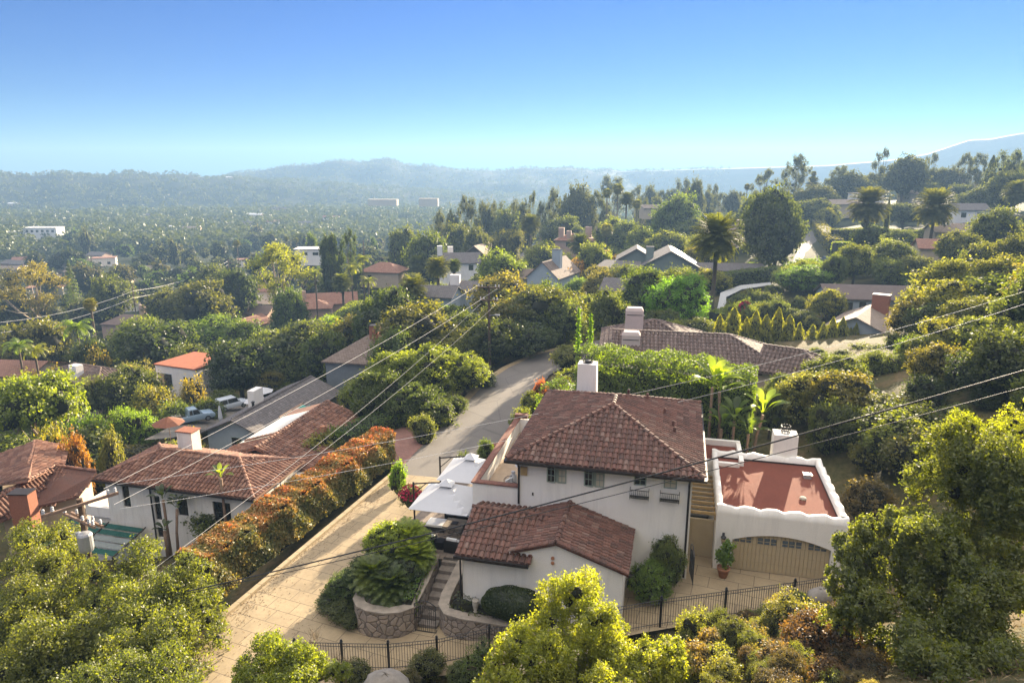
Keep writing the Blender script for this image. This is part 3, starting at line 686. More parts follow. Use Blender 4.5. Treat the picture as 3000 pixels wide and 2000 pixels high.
# leafy hedge: leaves over the faces of a boxy ribbon that follows a polyline
def hedge(name, label, pts, width, height, leaf, n, color, mat=None, z=None, seed=1, cat="hedge", rough=.15, group=None, core=True):
    rg = np.random.default_rng(seed); P = [Vector((p[0], p[1], (p[2] if len(p) > 2 else gz(p[0], p[1])))) for p in pts]
    o = P[0].copy(); segs = [(P[i]-o, P[i+1]-o) for i in range(len(P)-1)]; lens = [(b-a).length for a, b in segs]; parts = []; m = MB()
    for (a, b), L in zip(segs, lens):
        k = max(40, int(n*L/sum(lens))); d = (b-a).normalized(); s = Vector((d.y,-d.x,0)).normalized(); t = rg.uniform(-.02,1.02,k)
        ps = np.array(a)[None]*(1-t)[:,None] + np.array(b)[None]*t[:,None]; pe = rg.uniform(0, 2*height+width, k)
        side = np.where(pe < height, -1, np.where(pe > height+width, 1, 0)); off = np.where(side == 0, (pe-height)-width/2, side*width/2); zz = np.where(pe < height, pe, np.where(pe > height+width, 2*height+width-pe, height))
        wob = rough*(np.sin(t*L*1.7+zz*1.3)*.6+np.sin(t*L*.6+2)*.5+np.sin(t*L*4.1+zz*3.3)*.4+rg.normal(0,.6,k)*.6)*.5 + rough*.25
        nrm = np.where((side == 0)[:,None], np.array([0,0,1.])[None], side[:,None]*np.array(s)[None])
        C = ps + off[:,None]*np.array(s)[None] + np.array([0,0,1.])[None]*zz[:,None] + nrm*wob[:,None]
        parts.append(leafquads(C, nrm + np.array([0,0,.35]), leaf, .6, rg, .6))
        w2 = width/2*(.9-rough*.4)
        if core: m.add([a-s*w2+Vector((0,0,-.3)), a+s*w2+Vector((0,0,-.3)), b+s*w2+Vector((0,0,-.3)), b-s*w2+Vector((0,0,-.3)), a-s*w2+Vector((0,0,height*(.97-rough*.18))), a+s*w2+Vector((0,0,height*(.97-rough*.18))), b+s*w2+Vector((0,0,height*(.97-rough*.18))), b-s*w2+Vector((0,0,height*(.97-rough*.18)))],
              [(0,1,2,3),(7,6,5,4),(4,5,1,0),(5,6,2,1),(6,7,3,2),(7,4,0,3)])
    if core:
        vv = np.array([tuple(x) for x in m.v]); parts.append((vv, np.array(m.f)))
    me = npmesh(name, *join(parts), mats=(mat or LEAFN, CORE)); ob = link(name, me, mat or LEAFN, None, o, color); return tag(ob, label, cat, group)
HO = Vector((.32, 33.7, 0)); EX = Vector((math.cos(YAW), math.sin(YAW), 0)); EY = Vector((-math.sin(YAW), math.cos(YAW), 0))
def PW(u, w, z=0): return HO + EX*u + EY*w + Vector((0,0,z))
PADS = []
# ---------------------------------------------------------------- driveway, road, paving (sheets)
def sheet(name, pts, mat, z=None, t=None):
    PADS.append(pts); m = MB(); m.poly([(p[0], p[1], p[2]) for p in pts]); o = m.build(name, mat); return tag(o, kind="structure")
def ribbon(name, Lp, Rp, mat, sub=6, kind="structure"):
    m = MB(); vs = []
    for i in range(len(Lp)-1): PADS.append([Lp[i], Rp[i], Rp[i+1], Lp[i+1]])
    for a, b in zip(Lp, Rp):
        for k in range(sub+1): t = k/sub; vs.append(tuple(a[i]*(1-t)+b[i]*t for i in range(3)))
    fs = [(i*(sub+1)+k, i*(sub+1)+k+1, (i+1)*(sub+1)+k+1, (i+1)*(sub+1)+k) for i in range(len(Lp)-1) for k in range(sub)]
    m.add(vs, fs); o = m.build(name, mat); return tag(o, kind=kind)
CURB0, CURB1 = Vector((-18.4, 20.5, -1.9)), Vector((-8.9, 48.4, -1.9))
dl = [tuple(CURB0.lerp(CURB1, t)) for t in np.linspace(0,1,9)]
dr = [tuple(Vector(p) + Vector((9.3 if i < 4 else (7.5 if i < 6 else 5.6), -2.2 + (0 if i < 5 else .6), 0))) for i, p in enumerate(dl)]
dr[-1] = (-3.4, 47.2, -1.9)
ribbon("driveway", dl, dr, DRIVE)
apl = [(-10.2,26.2,-1.896),(-6,26.2,-1.893),(-2,26.6,-1.6),(2,27.2,-1.0),(6,27.6,-.3),(9,28.0,-.03),(17.4,29.2,.004)]
apr = [(-9.0,31.0,-1.896),(-6,31.0,-1.893),(-2,30.0,-1.6),(2,30.0,-1.0),(6,31.2,-.3),(9,35,-.03),(17.4,33,.004)]
ribbon("paved_apron", apl, apr, DRIVE)
sheet("patio", [tuple(PW(*q)) for q in ((-7.6,-1.0,-.2),(-1.9,-1.0,-.2),(-1.9,0.1,-.2),(-2.5,.1,-.2),(-2.5,8.4,-.2),(-6.9,8.4,-.2))], PATIO)
rl = [(-9.0,48.3,-1.95),(-8.3,51.5,-1.96),(-7.2,55.4,-1.97),(-5.4,62,-1.97),(-2.9,71.8,-1.98),(-.4,78,-2.0),(3,84,-2.1),(9,91,-2.4),(16,97,-2.7)]
rr = [(-3.2,47.0,-1.95),(-2.6,50.2,-1.96),(-1.4,54.2,-1.97),(.4,60.5,-1.97),(3.0,70.0,-1.98),(4.3,75,-2.0),(7,80,-2.1),(12,86,-2.4),(19,92,-2.7)]
ribbon("road", rl, rr, ASPH)
ribbon("road_verge", [(p[0]-.75,p[1]+.2,p[2]+.02) for p in rl[1:8]], [(p[0]+.02,p[1],p[2]+.012) for p in rl[1:8]], M("sandy_verge",(.36,.27,.15),.95,.45,3), 3)
sheet("brick_forecourt", [(-12.5,50.5,-1.93),(-8.7,49.6,-1.93),(-7.1,56.2,-1.93),(-8.6,58.5,-1.93),(-12.5,58,-1.93)], BRICKPAVE)

ground(); haze()
# ================================================================== the main property, all in one rotated frame
def main_house():
    e = empty("white_house", PW(0,0,0), YAW, "large white stucco house with dark red hipped tile roof and walled side terrace", "house")
    m = MB()
    wins = [(1.57,2.61,4.62,5.76),(3.54,4.60,4.62,5.76),(6.10,6.73,4.93,5.76),(7.60,8.25,4.93,5.76)]
    low = (7.48,8.04,1.34,2.05)
    holes = [(a,b,c,d) for a,b,c,d in wins] + [low]
    holed(m, 0, 9, -.6, 5.85, 0, .3, holes)
    m.box(0,.3,.3,10.6,-.6,5.85).box(8.7,9,.3,10.6,-.6,5.85).box(.3,8.7,10.3,10.6,-.6,5.85).box(.3,8.7,.5,10.3,4.0,4.2)
    m.build("wall", STUCCO, e)
    roof = hiproof(e, -.5, 9.55, -.5, 11.2, 5.88, 1.72, 'y', CLAY, .14, True, (1,1), .29, 4)
    v = MB()
    for (x,y,z) in ((7.4,6.4,6.7),(7.9,4.8,6.55),(8.0,3.9,6.5),(6.3,7.6,7.15),(5.2,7.0,7.5)): v.lathe([(.09,-.1),(.08,.28),(.10,.28),(.02,.34)], (x,y,z), 8)
    v.build("vent_pipe", CLAY, roof)
    g = MB(); g.box(-.62,9.67,-.66,-.5,5.72,5.84).box(-.66,-.5,-.5,11.3,5.72,5.84).box(9.55,9.71,-.5,11.3,5.72,5.84)
    g.box(-.5,9.55,-.5,11.2,5.66,5.73)
    g.build("gutter", DARKMETAL, e)
    for x, zb in ((.06,3.2),(8.86,.1)):
        d = MB(); d.tube([(x,-.58,5.75),(x,-.30,5.55),(x,-.09,5.3),(x,-.09,zb)], .055, 8); d.build("downspout", DARKMETAL, e)
    for i, (a,b,c,d) in enumerate(wins):
        if i < 2:
            mid = (a+b)/2
            f = MB(); f.box(mid-.045, mid+.045, .03, .12, c, d); fo = f.build("window", SAGE, e)
            for k, (p, q) in enumerate(((a, mid-.05), (mid+.05, b))):
                # casements swung slightly open
                s = MB(); t = .055; W_ = q-p
                s.box(0,t,-.02,.03,c,d).box(W_-t,W_,-.02,.03,c,d).box(t,W_-t,-.02,.03,c,c+t).box(t,W_-t,-.02,.03,d-t,d)
                s.box(W_/2-.014,W_/2+.014,-.012,.02,c+t,d-t)
                for j in (1,2): zq = c+t+(d-c-2*t)*j/3; s.box(t,W_-t,-.010,.018,zq-.014,zq+.014)
                so = s.build("sash", SAGE, fo); so.location = (p if k == 0 else q, -.02, 0)
                if k == 0: so.rotation_euler = (0,0,R(-7))
                else:
                    so.location = (p, -.02, 0); so.rotation_euler = (0,0,R(0))
            part("pane", GLASS, fo, (a+.02, mid-.05, .05, .08, c+.03, d-.03))
            part("pane", PANE_REFL, fo, (mid+.05, b-.02, .05, .08, c+.03, d-.03))
        else: window(e, a, b, c, d, 0, 2, 3, .055, SAGE, PANE_REFL if i == 3 else GLASS)
    window(e, *low, 0, 2, 3, .05, SAGE)
    # iron balconettes under the two right-hand windows
    for x0, x1 in ((5.93,6.90),(7.44,8.41)):
        b = MB(); z0, z1 = 4.36, 4.80
        for z in (z0, z1, z0+.12): b.box(x0, x1, -.34, -.31, z, z+.028)
        for z in (z0, z1): b.box(x0, x0+.025, -.31, 0, z, z+.025).box(x1-.025, x1, -.31, 0, z, z+.025)
        n = 11
        for i in range(n):
            x = x0 + .02 + (x1-x0-.04)*i/(n-1); b.box(x-.009, x+.009, -.335, -.315, z0-(.08 if i in (0,n-1) else 0), z1+(.09 if i in (0,n-1) else .03))
            if 0 < i < n-1: b.lathe([(.0,0),(.024,.03),(.0,.06)], (x,-.325,z0+.22), 6)
        for i in range(5): b.box(x0, x1, -.28+i*.055, -.265+i*.055, z0+.03, z0+.045)
        b.build("balcony_rail", IRON, e)
    # chimney with an iron crown
    c = chimney(e, 2.3, 10.1, 1.3, 1.0, 5.9, 8.45, STUCCO, None, .05)
    k = MB()
    for z, r in ((8.47,.30),(8.62,.36),(8.78,.30)):
        pts = [(2.3+r*math.cos(q*math.pi/8), 10.1+r*math.sin(q*math.pi/8), z) for q in range(17)]; k.tube(pts, .022, 5, False)
    for q in range(8): a = q*math.pi/4; k.tube([(2.3+.30*math.cos(a),10.1+.30*math.sin(a),8.45),(2.3+.36*math.cos(a),10.1+.36*math.sin(a),8.62),(2.3+.30*math.cos(a),10.1+.30*math.sin(a),8.80),(2.3+.40*math.cos(a),10.1+.40*math.sin(a),8.98 + (.25 if q % 3 == 0 else 0))], .016, 5)
    k.lathe([(.2,8.45),(.2,8.6),(.12,8.62)], (2.3,10.1,0), 10)
    k.build("chimney_crown", IRON, c)
    part("sconce", PINE, e, (.16,.51,-.10,-.002,4.88,5.36))
    part("vent_slot", DARKMETAL, e, (.78,.86,-.03,-.002,3.74,3.90))
    # walled terrace on the left
    t = MB(); t.box(-2.55,-.002,0,10.4,-.6,3.1).box(-2.55,-2.3,0,10.4,3.1,4.10).box(-2.3,-.002,0,.25,3.1,4.10).box(-2.3,-.002,10.15,10.4,3.1,4.1)
    tw = t.build("terrace_wall", STUCCO, e)
    cp_ = MB(); cp_.box(-2.62,-2.23,-.07,10.47,4.102,4.17).box(-2.23,-.004,-.07,.32,4.102,4.17).box(-2.62,-1.75,10.1,10.47,4.19,4.45)
    cp_.build("brick_coping", BRICKCAP, tw)
    part("terrace_floor", M("terrace_floor",(.50,.38,.26),.8,.2,3), e, (-2.3,-.004,.25,10.15,3.104,3.13))
    # lower front wing
    lw = MB(); lw.box(-1.85,6.0,-4.1,-.002,-.7,2.40)
    lw.add([(.55,-4.1,2.402),(6.0,-4.1,2.402),(2.85,-4.1,3.38),(.55,-3.85,2.402),(6.0,-3.85,2.402),(2.85,-3.85,3.38),(.55,-4.1,2.7),(.55,-3.85,2.7)],[(0,1,2,6),(7,5,4,3),(1,4,5,2),(6,2,5,7),(0,6,7,3)])
    lw.add([(-1.85,-4.1,2.402),(-1.85,-.1,2.402),(-1.85,-.1,2.85),(-1.85,-1.5,3.2),(-1.6,-4.1,2.402),(-1.6,-.1,2.402),(-1.6,-.1,2.85),(-1.6,-1.5,3.2)],[(3,2,1,0),(4,5,6,7),(0,4,7,3),(3,7,6,2)])
    lw.build("wing_wall", STUCCO, e)
    r = MB(); zr = 3.58; k = (3.58-2.46)/3.35
    RS = [(2.85,-4.25,zr),(6.25,-4.25,2.44),(6.25,-.03,2.44),(2.85,-.03,zr)]
    LSg = [(2.85,-4.25,zr),(2.85,-.03,zr),(.62,-.03,zr-k*2.23),(.62,-4.25,zr-k*2.23)]
    FR = [(-2.1,-4.55,2.46),(1.62,-4.55,2.46),(1.62,-3.9,2.66),(2.6,-1.5,3.42),(-2.1,-1.5,3.42)]
    BK = [(-2.1,-1.5,3.42),(2.6,-1.5,3.42),(2.6,-.03,2.95),(-2.1,-.03,2.95)]
    for f in (RS, LSg, FR, BK): r.slab(f, .13)
    tiles(r, RS, .27, .37, .108); tiles(r, FR, .29, .40, .118); tiles(r, BK, .29, .40, .118); tiles(r, LSg, .27, .37, .108, .02)
    caps(r, (2.85,-4.3,zr), (2.85,-.05,zr), .125); caps(r, (-2.1,-1.5,3.42), (2.5,-1.5,3.42), .125)
    caps(r, (2.85,-4.27,zr), (6.22,-4.27,2.45), .12, .36); caps(r, (2.85,-4.27,zr), (.62,-4.27,zr-k*2.23), .12, .36)
    r.build("wing_roof", CLAY, e)
    g2 = MB(); g2.box(-2.12,1.6,-4.70,-4.57,2.30,2.44); g2.build("gutter", DARKMETAL, e)
    d2 = MB(); d2.tube([(-1.95,-4.62,2.3),(-1.93,-4.2,2.0),(-1.93,-4.18,-.4)], .045, 8); d2.build("downspout", DARKMETAL, e)
    for z in (2.44, 2.70):
        q = MB(); q.tube([(2.68,-4.16,z),(2.68,-4.0,z)], .085, 10); q.build("vent_tile", TERRA, e)
    part("stone_base", FSTONE, e, (6.02,6.9,-.06,-.002,-.6,-.02))
    return e
main_house()
def garage():
    GO = PW(10.39, 1.37, 0); e = empty("garage", GO, YAW, "white flat roofed garage with wavy parapet, red gravel roof and wide tan door", "garage")
    L, W, H = 6.35, 7.75, 3.62; m = MB()
    # front wall with an arched opening
    d0, d1, zs, za = .88, 5.70, 1.80, 2.26
    n = 24; xs = [d0 + (d1-d0)*i/n for i in range(n+1)]; arch = lambda x: zs + (za-zs)*(1-((x-(d0+d1)/2)/((d1-d0)/2))**2)
    m.box(0, d0, 0, .3, -.4, 3.2).box(d1, L, 0, .3, -.4, 3.2)
    for a, b in zip(xs, xs[1:]): m.add([(a,0,arch(a)),(b,0,arch(b)),(b,0,3.2),(a,0,3.2),(a,.3,arch(a)),(b,.3,arch(b)),(b,.3,3.2),(a,.3,3.2)],[(0,1,2,3),(7,6,5,4),(0,4,5,1),(3,2,6,7)])
    m.box(0,.3,.3,W,-.4,3.2).box(L-.3,L,.3,W,-.4,3.2).box(.3,L-.3,W-.3,W,-.4,3.2)
    m.build("wall", STUCCO, e)
    # wavy parapet
    p = MB(); wav = lambda t, ph: 3.60 + .06*math.sin(t*5.2+ph) + .02*math.sin(t*11)
    def strip(ax, a, b, c0, c1, ph):
        k = int((b-a)/.12); ts = [a+(b-a)*i/k for i in range(k+1)]
        for s, t in zip(ts, ts[1:]):
            z0, z1 = wav(s, ph), wav(t, ph); q = [(s,c0,3.2),(t,c0,3.2),(t,c0,z1),(s,c0,z0),(s,c1,3.2),(t,c1,3.2),(t,c1,z1),(s,c1,z0)]
            if ax == 'y': q = [(y_, x_, z_) for x_, y_, z_ in q]
            fs = [(0,1,2,3),(7,6,5,4),(3,2,6,7)]
            if ax == 'y': fs = [tuple(reversed(f)) for f in fs]
            p.add(q, fs)
    strip('x', 0, L, 0, .28, 0); strip('x', 0, L, W-.35, W, 1); strip('y', .28, W-.35, 0, .30, 2); strip('y', .28, W-.35, L-.32, L, .5)
    pp = p.build("parapet", STUCCO, e, True)
    part("roof", REDGRAV, e, (.3, L-.32, .28, W-.35, 3.02, 3.20))
    fl = MB(); fl.box(.302,L-.322,W-.38,W-.352,3.2,3.30).box(L-.345,L-.322,.3,W-.38,3.2,3.28); fl.build("flashing", DARKMETAL, e)
    c = chimney(e, 4.28, W+.42, 1.5, 1.1, -.2, 4.95, STUCCO, None, .06)
    k = MB()
    for i in range(10):
        a = i*math.pi/5; k.tube([(4.28+.22*math.cos(a), W+.42+.22*math.sin(a), 4.95),(4.28+.30*math.cos(a), W+.42+.30*math.sin(a), 5.2),(4.28+.28*math.cos(a), W+.42+.28*math.sin(a), 5.42)], .018, 5)
    for z, r in ((4.97,.24),(5.2,.31),(5.36,.29)): k.tube([(4.28+r*math.cos(q*math.pi/8), W+.42+r*math.sin(q*math.pi/8), z) for q in range(17)], .02, 5, False)
    k.build("chimney_crown", IRON, c)
    part("roof_vent", GALV, e, (5.1,5.5,5.5,5.85,3.2,3.42), (5.05,5.55,5.45,5.9,3.42,3.46))
    v2 = MB(); v2.lathe([(.16,3.2),(.2,3.27),(.16,3.33),(.02,3.36)], (4.62,2.7,0), 10); v2.build("roof_vent", CONC, e)
    # door
    do = MB(); np_ = 24; xs = [d0+.03+(d1-d0-.06)*i/np_ for i in range(np_+1)]
    for i, (a, b) in enumerate(zip(xs, xs[1:])):
        g = .008; z1, z2 = arch(a+g)-.02, arch(b-g)-.02
        do.add([(a+g,.16,.02),(b-g,.16,.02),(b-g,.16,z2),(a+g,.16,z1),(a+g,.22,.02),(b-g,.22,.02),(b-g,.22,z2),(a+g,.22,z1)],[(0,1,2,3),(0,3,7,4),(1,5,6,2),(3,2,6,7)])
    for z in (.52,1.04,1.56): do.box(d0+.03,d1-.03,.152,.16,z-.02,z+.02)
    do.box(d0+.02,d1-.02,.20,.24,.02,1.78)
    dd = do.build("garage_door", TANDOOR, e)
    for i, (a, b) in enumerate(((.96,1.86),(2.12,3.10),(3.34,4.32),(4.60,5.52))):
        pz = MB(); nn = 3
        for q in range(nn):
            x0 = a+(b-a)*q/nn+.03; x1 = a+(b-a)*(q+1)/nn-.03
            pz.box(x0,x1,.142,.15,1.64,1.76)
            top = min(arch(x0), arch(x1)) - .09
            if top > 1.86: pz.box(x0,x1,.142,.15,1.80,min(top, 1.98))
        pz.build("door_window", M("door_glass",(.10,.12,.13),.15,.1,3,spec=.6) if i == 0 else bpy.data.materials["door_glass"], dd)
    for x, z in ((.41,2.1),(6.12,2.12)):
        l_ = MB(); l_.box(x-.06,x+.06,-.05,-.002,z-.28,z+.02).tube([(x,-.05,z-.02),(x,-.14,z+.08),(x,-.2,z-.02)], .02, 6); l_.lathe([(.04,-.02),(.15,-.14),(.13,-.18),(.13,-.2)], (x,-.2,z), 10)
        l_.lathe([(.09,-.50),(.105,-.48),(.03,-.54)], (x,-.2,z), 8)
        lo = l_.build("wall_lantern", IRON, e); gq = MB(); gq.lathe([(.08,-.48),(.115,-.3),(.115,-.2)], (x,-.2,z), 10); gq.build("lantern_glass", M("amber_glass",(.42,.30,.16),.25,.2,6) if x < 1 else bpy.data.materials["amber_glass"], lo)
    # trim strip on the right
    return e
garage()
def rear_room():
    e = empty("flat_roofed_room", PW(9.1, 7.6, 0), YAW, "low white room with red gravel roof between house and garage", "outbuilding")
    m = MB(); m.box(.0,3.1,0,3.4,-.3,3.15); m.build("wall", STUCCO, e)
    p = MB(); p.box(.0,1.3,-.06,.2,3.152,3.5).box(0,3.1,3.2,3.46,3.152,3.58).box(2.86,3.12,.22,3.2,3.152,3.52).box(1.3,2.85,-.06,.2,3.152,3.42); p.build("parapet", STUCCO, e)
    part("roof", REDGRAV, e, (.02,2.85,.21,3.19,3.152,3.22))
rear_room()
def pergola():
    e = empty("pergola", PW(9.02, 1.9, 0), YAW, "pale timber pergola beams bridging the passage between house and garage", "pergola")
    for i in range(9): 
        y = .05 + i*.58; part("beam", PINE, e, (.0,1.36,y,y+.09,2.74,2.90))
    part("ledger", PINE, e, (1.30,1.36,.0,5,2.50,2.715))
pergola()
def passage():
    e = empty("passage_wall", PW(9.04, 5.8, 0), YAW, "tan end wall and door closing the passage under the pergola", "wall")
    part("wall", TANDOOR, e, (0,1.33,-3.3,-3.15,-.1,2.15)); 
passage()
def iron_gate(loc, yaw, wd, ht, label, swing=0):
    e = empty("iron_gate", loc, yaw + swing, label, "gate"); m = MB()
    f = .035; m.box(0,f,-f/2,f/2,.03,ht*.86).box(wd-f,wd,-f/2,f/2,.03,ht*.86).box(f,wd-f,-f/2,f/2,.1,.1+f)
    ar = [(wd*i/14, 0, ht*.86 + ht*.14*math.sin(math.pi*i/14)) for i in range(15)]; m.tube(ar, .022, 6)
    m.tube([(p[0]*.999+.001,0,p[2]-.28) for p in ar], .016, 5); m.box(f,wd-f,-.015,.015,ht*.45,ht*.45+.03)
    fr = m.build("gate_frame", IRON, e); b = MB(); n = int(wd/.11)
    for i in range(1, n): x = wd*i/n; b.box(x-.009,x+.009,-.009,.009,.1,ht*.84 + ht*.14*math.sin(math.pi*x/wd) - .26)
    for cx_, cz_ in ((wd*.28,ht*.76),(wd*.72,ht*.76),(wd*.28,ht*.62),(wd*.72,ht*.62)):
        b.tube([(cx_+.10*(1-k/20)*math.cos(k*.7), 0, cz_+.10*(1-k/20)*math.sin(k*.7)) for k in range(17)], .011, 4)
    b.build("gate_bars", IRON, e); return e
iron_gate(PW(9.16,.60,0), YAW, 1.2, 1.9, "narrow dark iron gate standing open by the house corner under the pergola", R(-82))
def kerb():
    m = MB(); d = (CURB1-CURB0).normalized(); s = Vector((d.y,-d.x,0)); n = 34; L = (CURB1-CURB0).length
    for i in range(n):
        a = CURB0 + d*(L*i/n+.012); b = CURB0 + d*(L*(i+1)/n-.012); w_ = .30
        q = [a-s*w_, a, b, b-s*w_]; m.add([(p.x,p.y,-2.1) for p in q]+[(p.x,p.y,-1.74) for p in q], [(4,7,6,5),(0,1,5,4),(1,2,6,5),(2,3,7,6),(3,0,4,7)])
    o = m.build("driveway_kerb", M("kerb_stone",(.42,.33,.20),.9,.3,2)); tag(o, kind="structure")
kerb()
# ---------------------------------------------------------------- stone walls, stairs
def wallcurve(name, label, pts, th, z0, ztop, mat=FSTONE, cap=FLAG, capw=.55, cat="wall"):
    P = [PW(*p) for p in pts]; c = P[0].copy(); e = empty(name, (c.x,c.y,0), 0, label, cat); m = MB(); k = MB()
    def off(i, w_):
        t = (P[min(i+1,len(P)-1)] - P[max(i-1,0)]); t.z = 0; t.normalize(); return Vector((t.y,-t.x,0))*w_
    for i in range(len(P)-1):
        a, b = P[i]-c, P[i+1]-c; za = ztop[i] if isinstance(ztop, list) else ztop; zb = ztop[i+1] if isinstance(ztop, list) else ztop
        for mb, w_, lo, hi in ((m, th/2, (z0,z0), (za,zb)), (k, capw/2, (za+.002,zb+.002), (za+.09,zb+.09))):
            q = [a-off(i,w_), a+off(i,w_), b+off(i+1,w_), b-off(i+1,w_)]
            mb.add([(q[0].x,q[0].y,lo[0]),(q[1].x,q[1].y,lo[0]),(q[2].x,q[2].y,lo[1]),(q[3].x,q[3].y,lo[1]),(q[0].x,q[0].y,hi[0]),(q[1].x,q[1].y,hi[0]),(q[2].x,q[2].y,hi[1]),(q[3].x,q[3].y,hi[1])],[(3,2,1,0),(4,5,6,7),(0,1,5,4),(1,2,6,5),(2,3,7,6),(3,0,4,7)])
    m.build("masonry", mat, e); k.build("coping", cap, e); return e
wallcurve("stone_wall", "curved field stone retaining wall left of the iron stair gate", [(-7.3,-4.2),(-7.15,-5.0),(-6.75,-5.5),(-6.2,-5.68),(-5.4,-5.66),(-4.75,-5.45),(-4.3,-5.0),(-4.25,-3.4),(-4.4,-1.2)], .45, -2.2, [-.6,-.55,-.5,-.5,-.5,-.5,-.5,-.2,.1])
wallcurve("stone_wall", "field stone retaining wall with pale coping right of the iron stair gate", [(-2.75,-1.3),(-2.8,-2.6),(-2.85,-3.7),(-2.75,-4.5),(-2.35,-5.0),(-1.6,-5.15),(-.3,-5.15),(1.2,-5.15),(3,-5.1),(4.6,-5.0)], .45, -2.3, [.0,-.25,-.42,-.5,-.5,-.5,-.5,-.5,-.5,-.45])
def stairs():
    e = empty("garden_stairs", PW(-3.6,-4.9,-1.8), YAW, "grey garden stairs climbing from the iron gate to the patio", "stairs")
    for i in range(8):
        part("step", M("step_stone",(.26,.22,.18),.9,.35,5) if i == 0 else bpy.data.materials["step_stone"], e, (-.42,.55,.15+i*.5,.67+i*.5-.022,-.3,.2+i*.2-.0))
stairs()
iron_gate(PW(-4.1,-5.06,-1.85), YAW+R(0), 1.14, 1.85, "ornate black iron gate between two stone walls at the foot of the stairs")
def fence():
    e = empty("iron_fence", (0,27.4,0), 0, "long black iron picket fence along the front of the drive", "fence")
    top = [(-10.06,27.26,-.5),(-7.86,27.16,-.5),(-5.7,27.11,-.5),(-3.49,27.36,-.45),(-1.06,27.7,-.1),(1.6,27.6,.35),(4.3,27.7,.9),(6.95,27.93,1.25),(10.13,28.49,1.32),(13.65,29.16,1.36),(17.2,29.9,1.4)]
    for i, t in enumerate(top):
        m = MB(); x, y, z = t[0], t[1]-27.4, t[2]; m.box(x-.05,x+.05,y-.05,y+.05,z-1.55,z+.06).box(x-.065,x+.065,y-.065,y+.065,z+.062,z+.085); m.lathe([(.03,0),(.06,.05),(.045,.10),(.0,.125)], (x,y,z+.085), 8); m.build("post", IRON, e)
        if i:
            p = top[i-1]; a = Vector((p[0],p[1]-27.4,p[2])); b = Vector((x,y,z)); d = b-a; b_ = MB(); L = d.length; n = max(4, round(L/.125))
            a2 = a + d*(.05/L); b2 = b - d*(.05/L)
            for zz in (-.02,-.18,-1.28): b_.tube([a2+Vector((0,0,zz)), b2+Vector((0,0,zz))], .02, 4)
            for k in range(1, n): q = a + d*(k/n); b_.box(q.x-.009,q.x+.009,q.y-.009,q.y+.009,q.z-1.42,q.z-.01)
            b_.build("picket_panel", IRON, e)
fence()
# ---------------------------------------------------------------- umbrellas and furniture on the patio
def umbrella(u, w, label):
    e = empty("patio_umbrella", PW(u,w,-.2), YAW, label, "umbrella", "white cantilever umbrellas over the patio"); S = 1.72; zt, ze = 3.42, 2.38; m = MB(); N = 10
    def P(a, b):   # square canopy, ribs to corners, cloth sagging between
        r = max(abs(a), abs(b)); dg = min(abs(a), abs(b))/max(r,1e-6); return (a*S, b*S, zt - (zt-ze)*r**.95 - .05*r*(1-dg)*0 - .05*math.sin(math.pi*r)*(1-dg)*.7)
    g = [[P(-1+2*i/N*1.0, -1+2*j/N) for j in range(N+1)] for i in range(N+1)]
    vs = [p for row in g for p in row]; m.add(vs, [(i*(N+1)+j,(i+1)*(N+1)+j,(i+1)*(N+1)+j+1,i*(N+1)+j+1) for i in range(N) for j in range(N)])
    c = m.build("canopy", CLOTHW, e); sol = c.modifiers.new("t",'SOLIDIFY'); sol.thickness = .012
    v = MB(); v.add([(-.42,-.42,zt-.1),(.42,-.42,zt-.1),(.42,.42,zt-.1),(-.42,.42,zt-.1),(0,0,zt+.20)],[(0,1,4),(1,2,4),(2,3,4),(3,0,4)]); v.build("vent_flap", CLOTHW, c)
    p = MB(); px = -S-.45; p.tube([(px,.25,0),(px,.25,3.05)], .055, 10); p.build("pole", DARKMETAL, e)
    a = MB(); a.tube([(px,.25,2.95),(-.9,.12,3.22),(0,0,3.38)], .045, 8); a.tube([(0,0,3.40),(0,0,3.22)], .07, 8); a.tube([(px,.25,2.3),(-1.3,.15,3.14)], .03, 6); a.build("arm", DARKMETAL, e)
    part("base_plate", DARKMETAL, e, (px-.45,px+.45,-.2,.7,.0,.06))
umbrella(-4.55, 1.45, "nearer white square cantilever umbrella over the patio seating")
umbrella(-4.3, 5.35, "farther white square cantilever umbrella beside the terrace wall")
def seat(name, label, u, w, yaw, wd, dp, back=True, cat="chair", arms=True, group=None):
    e = empty(name, PW(u,w,-.2), YAW+yaw, label, cat, group); b = MB(); b.box(-wd/2,wd/2,-dp/2,dp/2,.04,.30)
    if back: b.box(-wd/2,wd/2,dp/2-.12,dp/2,.302,.72)
    if arms: b.box(-wd/2,-wd/2+.1,-dp/2,dp/2-.122,.302,.56).box(wd/2-.1,wd/2,-dp/2,dp/2-.122,.302,.56)
    b.build("frame", WICKER, e); k = .1 if arms else 0
    o = part("seat_cushion", CUSH, e, (-wd/2+k+.01,wd/2-k-.01,-dp/2+.01,dp/2-.13 if back else dp/2-.01,.304,.46)); mo = o.modifiers.new("b",'BEVEL'); mo.width = .04; mo.segments = 2
    if back: o = part("back_cushion", CUSH, e, (-wd/2+k+.01,wd/2-k-.01,dp/2-.27,dp/2-.125,.47,.86)); mo = o.modifiers.new("b",'BEVEL'); mo.width = .04; mo.segments = 2
    return e
seat("armchair", "black wicker armchair with white cushions, left of the small side table", -5.25, .2, R(188), .85, .85)
seat("armchair", "black wicker armchair with white cushions, right of the small side table", -3.75, .05, R(176), .85, .85)
seat("ottoman", "wide black wicker ottoman with white cushion beside the fire table", -5.4, 2.1, R(90), .9, 1.3, False, "ottoman", False)
seat("corner_sofa", "long white cushioned sofa against the terrace wall", -3.0, 2.3, R(-90), 2.6, .9, True, "sofa")
seat("corner_sofa", "white cushioned sofa at the far side of the fire table", -4.4, 3.7, R(0), 2.0, .9, True, "sofa")
